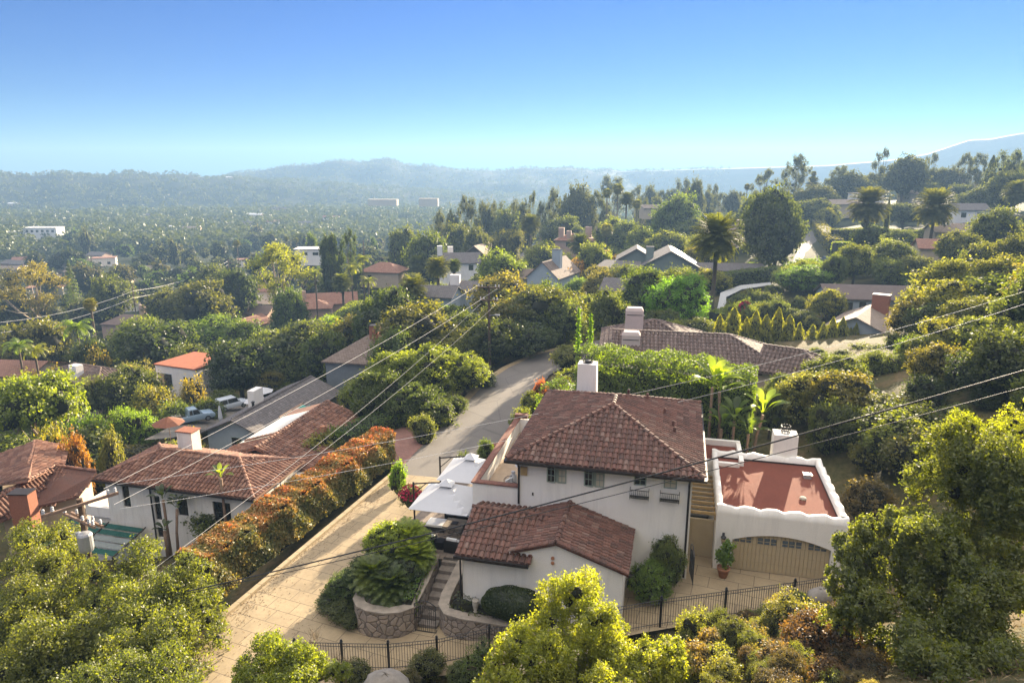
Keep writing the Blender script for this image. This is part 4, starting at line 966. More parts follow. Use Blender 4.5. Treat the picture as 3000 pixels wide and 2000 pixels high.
e = empty("side_table", PW(-4.55,.1,-.2), YAW, "small dark side table between two wicker armchairs", "table"); part("top", WICKER, e, (-.26,.26,-.26,.26,.42,.47)); part("base", WICKER, e, (-.22,.22,-.22,.22,.0,.418))
e = empty("fire_table", PW(-4.35,2.1,-.2), YAW, "square stone fire table in the middle of the patio seating", "table"); part("top", FLAG, e, (-.6,.6,-.55,.55,.42,.50)); part("base", FSTONE, e, (-.5,.5,-.45,.45,0,.418)); part("burner", DARKMETAL, e, (-.2,.2,-.18,.18,.502,.53))
# terrace furniture
e = empty("ceramic_jar", PW(-.72,1.9,3.13), 0, "tall pale jar standing on the terrace floor", "jar"); m = MB(); m.lathe([(.16,0),(.22,.15),(.24,.45),(.2,.72),(.1,.82),(.1,.92),(.13,.96),(.05,1.0)], (0,0,0), 14); m.build("body", CERAM, e, True)
e = empty("terrace_chair", PW(-.55,.95,3.13), YAW+R(60), "wrought iron chair with striped cushions on the terrace", "chair"); m = MB()
for a in (-.3,.3):
    m.tube([(a,-.3,0),(a,-.3,.42),(a,.3,.42),(a,.34,.95)], .018, 5); m.tube([(a,.3,0),(a,.3,.42)], .018, 5); m.tube([(a,-.3,.62),(a,.32,.62)], .018, 5); m.tube([(a,-.3,.42),(a,-.3,.62)], .014, 5)
for i in range(7): x = -.3+.1*i; m.tube([(x,.3,.42),(x,.34,.95)], .010, 4)
m.tube([(-.3,.34,.95),(0,.36,1.02),(.3,.34,.95)], .018, 5); m.build("frame", IRON, e); part("cushion", CUSH, e, (-.27,.27,-.28,.24,.44,.53), (-.26,.26,.20,.285,.54,.90))
st = MB()
for i in range(5): x = -.22+.11*i; st.box(x-.02,x+.02,-.283,.20,.531,.534).box(x-.02,x+.02,.196,.1995,.54,.90)
st.build("stripes", IRON, e)
e = empty("terrace_table", PW(-.55,3.4,3.13), YAW, "small glass topped table farther back on the terrace", "table"); m = MB(); m.lathe([(.4,.68),(.42,.70),(.4,.72)], (0,0,0), 16); m.build("top", CERAM, e); m = MB()
for q in range(3): m.tube([(.05*math.cos(q*2.1),.05*math.sin(q*2.1),.67),(.3*math.cos(q*2.1),.3*math.sin(q*2.1),0)], .016, 5)
m.build("legs", IRON, e)
# gate pillars by the road
for (x, y, lab) in ((-2.75,46.4,"white gate pillar with brick cap nearest the umbrellas"),(-1.2,49.6,"white gate pillar with brick cap behind the clipped bush")):
    e = empty("gate_pillar", (x,y,-1.9), YAW, lab, "pillar", "gate pillars by the road"); part("shaft", STUCCO, e, (-.28,.28,-.28,.28,-.2,1.75)); part("cap", BRICKCAP, e, (-.38,.38,-.38,.38,1.752,1.84), (-.3,.3,-.3,.3,1.842,1.9))
# potted plant by the garage and urn
e = empty("potted_shrub", PW(10.87,.62,0), 0, "leafy green shrub in terracotta pot beside the garage door", "potted plant"); m = MB(); m.lathe([(.20,0),(.30,.46),(.34,.46),(.34,.56),(.28,.56),(.28,.5)], (0,0,0), 16); m.build("pot", TERRA, e, True)
c = link("foliage", npmesh("pot_foliage", *crown_dome(16, 900, .13, 77, .3, .0, .3, .6, .9)), LEAFN, e, (0,0,.5), (.075,.12,.03)); c.scale = (1.0,1.0,1.55); m = MB(); m.tube([(0,0,.4),(.03,.02,1.2)], .03, 6); m.build("stem", BARK, e)
e = empty("garden_urn", PW(-1.0,-4.75,-.4), 0, "small pale urn on the coping by the round clipped bush", "urn"); m = MB(); m.lathe([(.10,0),(.12,.05),(.08,.1),(.15,.35),(.16,.5),(.12,.58),(.17,.64),(.12,.62)], (0,0,0), 14); m.build("body", CONC, e, True)
for (u, w, z, rx, ry, rz, lab) in ((.95,-4.75,-.55,1.62,.75,1.75,"dark clipped oval bush against the white wing wall"),):
    rg_ = np.random.default_rng(8); d = unit(rg_.normal(0,1,(9000,3))); d = d[d[:,2] > -.6]; P_ = d*np.array([1,1,1.])*(1+.03*np.sin(d[:,:1]*9+d[:,1:2]*7)); ks = leafquads(P_*np.array([rx,ry,rz*.5]), d, .085, .6, rg_, .5)
    o = link("clipped_bush", npmesh("clipped_bush", *join([ks, blob((0,0,0),(rx*.96,ry*.96,rz*.48), rg_, 20, 12, .01)])), LEAFN, None, PW(u,w,z+rz*.5), (.028,.042,.016)); o.rotation_euler = (0,0,YAW); tag(o, lab, "bush")
# ================================================================== neighbouring houses
def HR(name, label, x, y, zc, yaw, L, W, h, rise, wall, roof, **k):
    """house whose ridge midpoint is seen at (x, y), zc metres along the view axis"""
    p = pt(x, y, zc); return house(name, label, (p.x, p.y, p.z-h-rise), R(yaw), L, W, h, rise, wall, roof, **k)
def left_house():
    LO = Vector((-29.7, 45.9, -6.2)); e = empty("white_house", LO, YAW, "older white stucco house with weathered clay tile hip roof left of the orange hedge", "house")
    m = MB(); W_ = 5.6; L = 12.2; h = 5.2
    wn = [(8.95,10.35,2.6,4.35),(1.4,2.0,3.0,4.75),(6.0,6.85,2.9,4.3),(4.05,4.55,2.3,4.2),(4.0,4.5,.9,1.7)]
    holed(m, 0, L, -3, h, 0, .3, wn); m.box(0,.3,.3,W_,-3,h).box(L-.3,L,.3,W_,-3,h).box(.3,L-.3,W_-.3,W_,-3,h).box(-2.4,-.002,.6,4.5,-3,1.6)
    m.build("wall", STUCCO2, e)
    for i, (a,b,c,d) in enumerate(wn): window(e, a, b, c, d, .05, 2 if b-a > .7 else 1, 2, .05, WOODDARK)
    hiproof(e, -.5, L+.5, -.55, W_+.5, h, 1.25, 'x', CLAYOLD, .16, True, (1,1), .31, 4)
    chimney(e, 3.7, 4.6, 1.35, 1.0, h, h+2.2, STUCCO2, BRICK, .03)
    d = MB(); d.tube([(3.95,-.14,h-.1),(3.95,-.12,-2)], .06, 6); d.build("downspout", DARKMETAL, e)
    d = MB(); d.tube([(L+.12,3.2,h-.1),(L+.10,3.2,-2)], .05, 6); d.build("downspout", DARKMETAL, e)
    g = MB(); g.box(-.55,L+.55,-.68,-.56,h-.16,h-.04); g.build("gutter", DARKMETAL, e)
    # rear wing running back, roof sloping to the right
    r = MB(); r.box(5.2,12.6,W_+.02,17.5,-3,h-1.0); r.build("rear_wall", STUCCO2, e)
    k = MB(); A = (8.4,W_+.5,h+.55); B = (8.4,17.8,h+.55); C = (13.1,17.8,h-1.1); D = (13.1,W_+.5,h-1.1); k.slab([A,D,C,B], .15); tiles(k, [A,D,C,B], .31, .43, .124); caps(k, A, B, .14, .42)
    E = (4.8,W_+.5,h-.55); Fp = (4.8,17.8,h-.55); k.slab([E,A,B,Fp], .15); tiles(k, [(4.8,W_+.5,h-.55),(8.4,W_+.5,h+.55),(8.4,8.6,h+.55),(4.8,8.6,h-.55)], .31, .43, .124); caps(k, (8.4,9.0,h+.6), (5.5,9.0,h-.3), .15, .42)
    k.build("rear_roof", CLAYOLD, e)
    q = MB(); q.slab([(4.9,8.9,h-.47),(8.1,8.9,h+.50),(8.1,15.5,h+.50),(4.9,15.5,h-.47)], .04); q.build("flat_membrane", M("white_roof_membrane",(.62,.59,.52),.8,.12,1.5), e)
    part("vent_stack", TERRA, e, (10.9,11.3,11.6,12.0,h-.5,h+.55))
    # striped dark shutter / rail at the side
    s = MB()
    for i in range(9): s.box(12.72,12.80,6.2+i*.33,6.35+i*.33,.6,2.2)
    s.build("side_rail", IRON, e)
    # small roof terrace corner with low wall
    part("balcony_wall", STUCCO2, e, (-2.6,-2.3,.4,4.4,1.6,2.7),(-2.3,-.002,.4,.65,1.6,2.4))
    # dark green striped awning below
    a = empty("striped_awning", LO + EX*(-1.2) + EY*(-1.4) + Vector((0,0,1.75)), YAW, "dark green and grey scalloped canvas awning against the older white house", "awning")
    for i in range(5):
        mm = MB(); z = -.11*i; y0, y1 = .9-.6*i, .3-.6*i; n = 8
        for s_, c_, x0, x1 in ((0,None,-1.8,4.6),):
            row = []
            for j in range(n+1): t = j/n; row.append((y0*(1-t)+y1*t, z-.12*math.sin(math.pi*t)))
            vs = [(x0,y,zz) for y, zz in row] + [(x1,y,zz) for y, zz in row]; mm.add(vs, [(j,n+1+j,n+2+j,j+1) for j in range(n)])
        o = mm.build("canvas_panel", M("green_canvas",(.02,.085,.065),.9,.2,3) if i == 0 else (bpy.data.materials["green_canvas"] if i in (1,4) else (M("grey_canvas",(.22,.24,.22),.9,.2,3) if i == 2 else bpy.data.materials["grey_canvas"])), a)
        so = o.modifiers.new("t",'SOLIDIFY'); so.thickness = .02
    fr = MB()
    for x in (-1.8,1.4,4.6): fr.tube([(x,1.0,.05),(x,-2.2,-.52)], .05, 6); fr.tube([(x,-2.1,-.5),(x,-2.1,-3.6)], .07, 6)
    fr.build("frame", WOODDARK, a)
left_house()
def farleft_house():
    O = Vector((-40, 55, -8.5)); e = empty("tiled_house", O, 0, "tan house with brown tile gables and a brick chimney at the left edge", "house")
    r = MB(); P = lambda x, y, z: tuple(zat(x, y, z) - O)
    R1, R2 = P(79,1014,-3.2), P(64,1103,-3.3); E1, E2 = P(150,1023,-4.2), P(148,1068,-4.35); B1, B2, B3 = P(-60,1175,-4.3), P(126,1070,-4.15), P(222,1082,-4.2)
    L1, L2 = P(-10,1050,-4.5), P(-60,1120,-4.6)
    for f, tl in (([R2,B2,E2,E1,R1], 1), ([R1,L1,L2,R2], 1), ([B1,P(-60,1225,-5.6),P(0,1197,-5.6),P(73,1164,-5.6),B2], 1), ([B2,P(73,1164,-5.6),P(180,1139,-5.6),B3], 1)):
        r.slab(f, .16); tiles(r, f, .32, .44, .128, seg=3)
    for a, b in ((R1,R2),(R2,B2),(B1,B2),(B2,B3)): caps(r, a, b, .14, .42)
    r.build("roof", CLAYOLD, e)
    w_ = MB(); c = [P(0,1195,-5.75), P(73,1163,-5.75), P(178,1139,-5.75), P(205,1095,-5.75), P(140,1066,-5.0), P(-10,1080,-5.2)]
    cc = [(q[0]*.96+.0, q[1]+.35) for q in c]; w_.prism(cc[::-1], -5.5+0, 2.72); w_.build("wall", CREAM, e)
    p = zat(49, 1176, -5.0) - O; chimney(e, p.x, p.y+.4, 1.5, 1.0, 2.2, 5.0, BRICK, DARKMETAL, .0)
    f = MB(); q = P(112,1160,-6.6); f.box(q[0]-.6,q[0]+.6,q[1]+.1,q[1]+.3,q[2]-.5,q[2]+.8); f.build("window", SAGE, e)
farleft_house()
def shingle_house():
    A = Vector((-31.7,72.8,-6.6)); B = Vector((-27.5,89.7,-6.6)); c = (A+B)/2; L = (B-A).length
    e = house("shingle_house", "long low pale blue house with grey shingle gable roof behind the white house's rear wing", (c.x,c.y,-11.2), math.atan2(B.y-A.y,B.x-A.x), L-1, 7.6, 2.9, 1.65, BLUEWALL, SHGREY, over=.7, tile=None,
        wins=(("s",5.5,.9,1.4,1.5),("s",2.6,.9,1.0,1.3),("s",-4.5,.9,1.4,1.4),("w",0,.8,1.2,1.4)))
    for q in (e.children):
        if q.name.startswith("roof"):
            m = MB()
            n = 17
            for i in range(n):
                for sgn in (1,-1):
                    x = -L/2+.2 + i*(L-.4)/n
                    m.add([(x,0,4.66),(x+.06,0,4.66),(x+.06,sgn*4.55,2.72),(x,sgn*4.55,2.72)], [(0,1,2,3) if sgn < 0 else (3,2,1,0)])
            caps(m, (-L/2,0,4.60),(L/2,0,4.60), .12, .4); m.build("seam_ribs", SHGREY, q)
    chimney(e, -.9, 2.2, 1.9, .9, 3, 5.6, STUCCO, None)
    v = MB(); v.lathe([(.16,0),(.16,.5),(.22,.5),(.22,.6),(.05,.7)], (-3.2,1.0,4.2), 8); v.build("roof_vent", IRON, e)
shingle_house()
HR("flat_roofed_house", "small white house with flat red roof among dark oaks", 447, 829, 112, -22, 8.5, 8, 3.6, 0, STUCCO, M("faded_red_roof",(.36,.12,.06),.9,.25,1.2), over=.15, wins=(("s",2.1,.6,.8,1.6),("s",3.3,.6,.8,1.6),("s",-2.2,.2,2.6,2.1)), wmat=BLUEWALL)
HR("gabled_house", "brown roofed house with a red brick chimney in front of dark oaks", 848, 768, 98, -12, 9, 10, 3.0, 2.6, GREYWOOD, SHBROWN, ridge='y', hip=(1,0), chim=((1.2,-.6,1.3,1.2,7.1,BRICK,DARKMETAL),))
e = HR("pink_house", "two storey pink plaster house with dark tile roof and one chimney", 583, 700, 222, -8, 13, 8.5, 5, 2.0, PINKP, GREYTILE, chim=((-1.2,-2.8,1.6,1.4,8.2),), wins=(("e",0,3,2.2,1.4),("s",-4.2,3.0,1.2,1.3)))
e = HR("pink_house", "lower pink gabled wing below the two storey pink house", 572, 727, 212, -18, 8, 11, 3.6, 2.0, PINKP, SHRED, ridge='y', wins=(("s",0,1.2,1.0,1.2),))
HR("low_house", "long low pink house with tall slim chimney and dark tiles left of centre", 300, 722, 214, -10, 14, 9, 3.2, 2.2, PINKP, GREYTILE, hip=(1,0), chim=((4.5,0,1.6,1.3,8.6),))
HR("low_house", "pink tiled wing with small arched chimney beside the tall slim chimney", 393, 719, 216, -20, 9, 8, 3.2, 2.0, PINKP, SHRED, hip=(0,1), chim=((-5.2,-1,1.6,1.2,6.2),))
HR("red_roofed_house", "long house with bright red tile roof between the tall pines and queen palms", 752, 672, 186, 15, 15, 8, 3.2, 2.2, PINKP, SHRED, hip=(0,0), chim=((-6.2,-2,1.2,1.2,6.5),))
HR("red_roofed_house", "low hip roofed wing in front of the long bright red roof", 715, 688, 178, 10, 10, 7, 3.0, 1.6, PINKP, SHRED, hip=(1,1))
HR("hipped_house", "white walled house with red hip roof under the shadowy pine", 883, 602, 205, -12, 12, 9, 3.4, 2.2, CREAM, SHRED, hip=(1,1), wins=(("s",-3,1,1.2,1.2),))
HR("white_gabled_house", "tall white gabled house with two white chimneys behind date palms", 1054, 580, 190, 8, 11, 8, 5.4, 2.2, STUCCO, SHGREY, chim=((-5.3,-.5,1.4,1.4,9.6,STUCCO),(-2.2,3.0,1.5,1.2,9.0,STUCCO)), wins=(("s",3.0,3.2,1.2,1.4),("s",4.4,.8,1.2,1.4),("w",0,3,1.2,1.4)))
HR("barn_house", "dark gambrel ended house with white trim under spreading oaks", 1106, 560, 222, -18, 9, 13, 4.2, 3.4, WOODDARK, SHTAN, ridge='y', wins=(("e",-2,1.5,1.6,1.4),("s",0,1.2,1.4,1.5)), wmat=STUCCO)
HR("gabled_house", "blue grey gable fronted house with one tall white chimney", 1273, 594, 152, -26, 7.2, 13, 2.8, 3.2, BLUEWALL, SHBROWN, ridge='y', over=.35, chim=((1.2,-1.2,1.9,1.3,8.2,BLUEWALL,DARKMETAL),))
HR("low_house", "low dark roofed wing left of the blue grey gable", 1233, 618, 154, -14, 9, 7, 2.3, 1.5, GREYWOOD, SHBROWN)
def solar_house():
    p = pt(1541, 576, 156); O = Vector((p.x, p.y, p.z-7)); e = empty("gabled_house", O, R(-10), "green grey gabled house carrying pale solar panels on its right roof slope", "house")
    m = MB(); gablewalls(m, -6.5, 6.5, -.2, 13, -1.5, 3.4, 3.4, 'y'); m.build("wall", GREENGREY, e)
    hiproof(e, -7.3, 7.3, -.8, 13.6, 3.05, 3.95, 'y', SHGREY, .2, False, (0,0), capmat=False)
    m = MB(); gablewalls(m, -12, -3, 5, 14, -1.5, 4.2, 2.6, 'y'); m.build("side_wall", GREENGREY, e); hiproof(e, -12.6, -2.6, 4.4, 14.6, 4.0, 2.9, 'y', SHGREY, .2, False, (0,0), capmat=False, name="side_roof")
    SP = M("solar_frame", (.75,.72,.66), .35, .08, 2, spec=.6); k = 3.95/7.3
    for j in range(6):
        for i in range(2):
            x0, x1 = .5+i*3.2, 3.5+i*3.2; y0 = .4+j*2.1; q = MB(); q.slab([(x0,y0,7.0-k*x0+.16),(x1,y0,7.0-k*x1+.16),(x1,y0+1.95,7.0-k*x1+.16),(x0,y0+1.95,7.0-k*x0+.16)], .08)
            if (i, j) in ((0,1),(1,0),(0,4)): continue
            q.build("solar_panel", SP, e)
    chimney(e, -4.6, 4.2, 1.8, 1.2, 4, 7.4, GREENGREY, DARKMETAL)
    p = MB(); p.slab([(-17,-2.5,3.3),(-6.6,-2.5,3.1),(-6.6,4,4.0),(-15,4,4.2)], .18); p.build("porch_roof", SHGREY, e)
    q = MB()
    for x, y in ((-16.4,-2.2),(-13,-2.3),(-7.2,-2.3)): q.box(x-.15,x+.15,y-.15,y+.15,-1.5,3.0)
    q.build("porch_posts", BLUEWALL, e)
    part("porch_wall", STUCCO, e, (-15,-6.7,3.6,3.9,-1.5,2.9))
    for x in (-2.2,1.0): f = part("window", SAGE, e, (x-.8,x+.8,-.26,-.205,.6,2.0)); part("pane", GLASS, f, (x-.7,x+.7,-.275,-.262,.7,1.9))
solar_house()
HR("low_house", "long low grey roofed wing behind the tall date palm trunk", 1665, 604, 158, -6, 16, 6, 2.6, 1.2, GREYWOOD, SHGREY)
HR("villa", "tan two storey villa with arched chimney tops above the hedges", 1322, 536, 236, -12, 13, 9, 5.2, 1.9, PINKP, SHRED, hip=(1,1), chim=((-4.6,-2.2,1.9,1.5,9.2),(-1.9,-3,1.6,1.4,8.2),(4.4,1,2.2,1.3,9.4)), wins=(("s",-2,3,1.3,1.4),("s",1.6,3,1.3,1.4)))
HR("low_house", "small grey roofed house with white wall left of the bright pepper tree", 1452, 640, 118, -20, 9, 7, 2.7, 1.5, STUCCO, SHGREY, hip=(0,0), wins=(("s",-1.5,.8,1.3,1.3),("w",0,.8,1.4,1.3)))
HR("low_house", "small grey roofed cottage with white corner post below date palms", 1003, 655, 130, -16, 8, 6, 3.0, 1.5, BLUEWALL, SHGREY, hip=(0,0), wins=(("w",0,.6,1.4,1.6),("s",-2.4,.6,1.2,1.6)))
HR("low_house", "grey roofed annex with square white chimney left of the power pole", 1085, 645, 134, -8, 8, 6, 3.0, 1.3, BLUEWALL, SHGREY, chim=((-3.2,-1,1.9,1.2,5.6,STUCCO),))
# neighbour straight behind the ivy hedge
e = HR("tiled_house", "long neighbour house with grey brown tile hip roof just behind the ivy hedge", 1600, 768, 65, -11, 15, 9, 3.4, 2.0, CREAM, GREYTILE, hip=(0,1), tile=1, sp=.36, chim=())
def stack(e, x, y, z0, z1, wd=1.75):
    c = chimney(e, x, y, wd, 1.2, z0, z1, M("pinkish_render",(.58,.47,.41),.9,.1,2) if "pinkish_render" not in bpy.data.materials else bpy.data.materials["pinkish_render"], None, .02)
    part("smoke_slot", IRON, c, (x-wd/2+.14, x+wd/2-.14, y-.63, y-.607, z1-.42, z1-.36)); q = MB(); w2, d2 = wd/2, .6
    q.add([(x-w2+.02,y-d2,z1+.002),(x+w2-.02,y-d2,z1+.002),(x+w2-.02,y+d2,z1+.002),(x-w2+.02,y+d2,z1+.002),(x-w2+.2,y-d2+.15,z1+.32),(x+w2-.2,y-d2+.15,z1+.32),(x+w2-.2,y+d2-.15,z1+.32),(x-w2+.2,y+d2-.15,z1+.32)],[(0,1,5,4),(1,2,6,5),(2,3,7,6),(3,0,4,7),(4,5,6,7)])
    q.build("chimney_hood", bpy.data.materials["pinkish_render"], c)
stack(e, -6.1, -1.6, 3.2, 5.5)
e = HR("tiled_house", "rear pyramid roofed wing with pinkish chimney behind the long neighbour house", 1503, 737, 74, -9, 10.5, 10, 3.2, 2.2, CREAM, GREYTILE, hip=(1,1), tile=1, sp=.4)
stack(e, -2.2, -2.0, 3.4, 6.9, 1.9)
HR("tiled_house", "small brown tiled wing at the right end of the long neighbour house", 1838, 806, 60, -35, 5.5, 5, 3.0, 1.4, CREAM, GREYTILE, ridge='x', hip=(0,1), tile=1, sp=.36)
# pale board and batten house on the right
HR("boarded_house", "pale blue boarded house with dull brown roof above the cypress row", 1986, 654, 113, -9, 13, 7, 2.9, 1.6, BLUEWALL, M("brown_roofing",(.15,.115,.10),.9,.2,1.5), wins=(("s",-3.2,.7,1.2,1.4),("s",-1.1,.1,1.0,2.1),("s",1.5,.8,1.2,1.2)))
HR("boarded_house", "boarded gable fronted wing with tan shingles and brick chimney", 1990, 712, 97, -38, 7.5, 12, 2.6, 1.7, BLUEWALL, SHTAN, ridge='y', over=.5, chim=((1.2,3.2,2.2,1.3,6.2,BRICK,STUCCO),), wins=(("s",0,.1,2.4,1.7),))
HR("white_house", "far white house with grey roof and two dark windows up the right slope", 2224, 467, 212, -6, 9.5, 7, 3.2, 1.7, STUCCO, SHGREY, wins=(("s",-2.6,.8,1.4,1.4),("s",2,.8,1.4,1.4)))
e = HR("bell_house", "brown tile roofed house with a white bell niche chimney on the right slope", 2200, 513, 172, -15, 12, 9, 2.8, 1.8, CREAM, SHTAN, hip=(0,1), chim=())
m = MB(); m.box(-4.3,-1.9,-1.2,-.2,2.8,4.6).box(-4.3,-3.6,-1.2,-.2,4.602,6.2).box(-2.6,-1.9,-1.2,-.2,4.602,6.2).box(-4.3,-1.9,-1.2,-.2,6.202,7.0); m.build("bell_chimney", STUCCO, e)
HR("red_roofed_house", "small red tile gable below the bell niche chimney", 2152, 549, 142, -18, 7, 6, 2.6, 1.5, CREAM, SHRED)
HR("hazy_house", "hazy pale house left of the two date palms on the right ridge", 1945, 458, 275, 0, 14, 8, 4, 1.6, CREAM, SHTAN)
HR("hazy_house", "hazy flat white house behind the left date palm", 1990, 444, 300, 10, 12, 8, 4, 0, STUCCO, CREAM)
HR("hazy_house", "hazy grey house between the two date palms", 2065, 470, 250, -10, 12, 8, 3.4, 1.4, GREYWOOD, SHGREY)
HR("hazy_house", "hazy long pale house on the skyline right of the dark cypress", 2120, 437, 310, 6, 18, 9, 4, 1.4, CREAM, SHTAN)
HR("hazy_house", "hazy pale house behind the left group of tall palms", 1505, 470, 300, 4, 12, 8, 3.4, 1.2, CREAM, SHTAN)
HR("hazy_house", "low pink house with white chimney right of the spreading oak", 1690, 517, 210, -6, 12, 8, 3, 1.4, PINKP, SHTAN, chim=((1,0,1.6,1.2,6),))
# left side
HR("tiled_house", "long dark tiled roof with small white chimney behind the olive tree", 200, 840, 106, -22, 15, 9, 2.8, 2.0, CREAM, GREYTILE, hip=(1,1), tile=1, sp=.42, chim=((.6,-2.2,1.6,1.2,5.6,STUCCO),))
HR("cream_house", "cream house with small windows under queen palms at the left edge", 18, 826, 116, -6, 14, 8, 4.6, 1.4, CREAM, SHRED, wins=(("s",2,2.6,.8,.9),("s",5,2.6,.8,.9)))
HR("modern_house", "white flat roofed modern house at the valley edge", 722, 570, 262, 6, 13, 8, 4.6, 0, STUCCO, STUCCO, wins=(("s",-3,2.4,2,1),("s",1,2.4,2,1),("s",4,2.4,1.4,1)))
HR("small_house", "small white house with red gable below the tall bright eucalyptus", 612, 655, 232, -12, 9, 6, 3, 1.4, STUCCO, SHRED)
HR("small_house", "tiny white house beside the wooden utility pole in the left distance", 297, 690, 262, 12, 6, 5, 4, 1.0, STUCCO, SHTAN)
HR("small_house", "tiny grey roofed house behind the utility pole in the left distance", 268, 675, 300, -5, 9, 6, 3, 1.6, GREYWOOD, SHGREY)
HR("small_house", "pale blue far house between the dark oaks and palms", 935, 551, 250, 10, 7, 6, 3.4, 1.4, BLUEWALL, SHGREY)
HR("institution", "large white flat roofed building in the valley at far left", 100, 522, 560, 4, 26, 12, 8, 0, STUCCO, STUCCO, wins=tuple(("s",-10+4*i,4.4,2,1.8) for i in range(6)))
HR("institution", "lower white block left of the large white valley building", 50, 531, 560, 4, 18, 10, 5, 0, STUCCO, STUCCO)
HR("institution", "long pale hazy building across the middle of the valley", 880, 458, 950, 0, 40, 16, 7, 0, CREAM, CREAM)
HR("institution", "hazy pale block at the right end of the long valley building", 985, 456, 945, 0, 26, 14, 9, 0, CREAM, CREAM)
VW = [STUCCO2, CREAM, CREAM, PINKP]; VR = [SHTAN, SHRED, SHGREY, STUCCO]
for i, (x, y, zc, L) in enumerate(((150,544,520,16),(440,511,640,16),(445,517,700,12),(225,566,430,12),(238,576,410,12),(160,586,385,16),(190,590,380,14),(410,614,330,11),(440,616,330,9),(255,626,320,16),(270,622,330,9),(40,592,400,18),(60,583,410,14),(15,605,370,12),(395,605,350,10),(100,612,350,14),(105,640,300,14),(340,603,370,12),(470,599,370,10),(120,480,900,40),(250,528,600,22),(300,532,590,18),(585,483,850,20),(570,498,760,14),(625,500,740,14),(380,509,700,12),(400,510,690,12),(350,484,900,16),(20,500,760,14),(240,514,650,10),(500,595,370,9),(490,604,350,9),(560,585,400,10),(620,548,520,12),(650,520,620,14),(700,500,720,14),(760,490,800,18),(180,600,360,12),(30,460,1100,18),(75,440,1500,18),(205,443,1500,16),(340,438,1600,16),(530,440,1500,16),(640,470,1000,20))):
    v = i % 4; p = pt(x, y, zc); g = gz(p.x, p.y); 
    house("valley_house", "small pale house half hidden in treetops on the valley floor", (p.x, p.y, max(g-1, p.z-9)), R((i*37) % 50-25), L, 8, 4 if v else 5, 0 if v in (0,) and i % 3 else 1.6, VW[v], VR[(i*3+1) % 4], group="small houses in the valley", wins=(("s",-L*.2,1.4,1.6,1.4),("s",L*.2,1.4,1.6,1.4)) if zc < 700 else ())
# ================================================================== measured trees, palms, hedges, shrubs
KEEP += [(60,1010,225,1200,54),(235,1010,700,1250,46),(470,855,800,1010,75),(395,815,500,868,106),(780,732,900,828,94),(535,696,630,762,208),(262,705,425,745,205),(690,665,790,705,175),(845,600,925,632,200),(1005,575,1080,625,186),(1065,545,1135,605,210),(1220,580,1310,640,148),(1425,560,1735,640,150),(1275,520,1350,560,230),(1405,635,1495,672,115),(980,645,1045,695,126),(1050,640,1090,670,130),(1385,715,1890,850,58),(1890,650,2055,760,86),(2195,462,2255,495,205),(2150,495,2260,545,165),(2120,545,2185,575,138),(100,830,260,890,100),(0,815,65,860,112),(700,565,740,592,255),(590,650,635,672,225),(285,685,312,705,255),(1595,500,1720,750,104),(1820,546,1920,618,140),(940,820,1260,1100,80),(405,935,600,980,85),(550,880,625,930,95),(600,930,760,960,70),(1950,435,2060,550,172),(2110,440,2200,545,162),(1100,650,1145,730,78),(1915,460,2200,500,240),(130,660,180,735,225),(185,684,225,830,128),(1645,650,1800,750,120),(1640,655,1720,720,115),
 (740,530,830,665,185),(700,610,850,660,160)]
KEEP[:] = [(a,b,c,b+(d-b)*(.62 if z > 95 else .9),z) for a,b,c,d,z in KEEP]
KEEP.append((1645,700,1985,785,98))
# --- far left
T('euc',65,609,160,210,(.10,.085,.032),"tall spreading eucalyptus with pale trunks and bronze foliage at the left edge")
T('norfolk',155,601,62,230,(.04,.055,.03),"dark layered conical pine right of the bronze eucalyptus")
TP('fan',205,684,38,131,(.09,.085,.04),"tall slim fan palm standing alone at left",skirt=True)
TP('queen',172,729,78,124,BRIGHT,"bright green queen palm left of the tall slim fan palm")
TP('queen',38,775,66,112,BRIGHT,"queen palm in front of the cream house at the left edge",group=None)
TP('queen',76,788,56,108,YEL,"yellowing queen palm right of the cream house")
T('oak',75,742,160,138,(.07,.07,.03),"broad olive green oak below the bronze eucalyptus")
T('oak',205,790,110,120,DARK,"dark oak behind the tall slim fan palm")
T('olive',203,858,62,95,GREY,"grey green olive tree in front of the dark tiled roof",name="olive_tree")
T('oak',297,840,150,97,OAK,"round topped oak right of the grey green olive tree")
T('olive',305,832,90,112,(.13,.12,.085),"silvery pale tree behind the round topped oak",name="olive_tree")
T('oak',350,745,200,130,DARK,"large dark oak mass above the flat red roof")
T('oak',430,800,120,122,OAK,"rounded oak directly behind the flat red roof",minh=4)
T('pepper',310,722,150,152,(.085,.105,.03),"light green billowing tree below the long pink house")
T('pepper',490,722,165,152,BRIGHT,"bright green billowing tree left of the pink gabled wing")
T('pepper',410,735,110,158,(.08,.11,.03),"light green tree between the two billowing trees")
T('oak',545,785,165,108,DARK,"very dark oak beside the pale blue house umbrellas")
T('oak',560,740,120,140,(.06,.085,.025),"mid green oak right of the flat red roof")
T('oak',660,670,95,165,(.04,.06,.02),"deep green rounded oak below the tall bright eucalyptus")
T('oak',690,738,190,118,OAK,"broad lit oak above the grey shingle roof")
T('oak',740,760,110,108,(.045,.06,.02),"darker oak left of the brick chimney house")
T('oak',620,760,110,125,(.065,.08,.025),"oak crown left of the broad lit oak")
T('oak',250,640,110,225,OAK,"oak behind the long pink house chimney")
T('oak',460,650,150,200,(.06,.062,.025),"wide shadowed oak wood above the pink houses",minh=5)
T('oak',390,665,130,205,(.055,.06,.025),"wide brownish oak left of the pink gabled house")
T('oak',545,620,90,215,DARK,"very dark oak left of the tall bright eucalyptus")
T('oak',480,612,100,240,(.05,.06,.025),"dark oak on the ridge left of the tall bright eucalyptus")
T('euc',638,560,160,195,(.105,.115,.02),"tall bright yellow green eucalyptus left of centre")
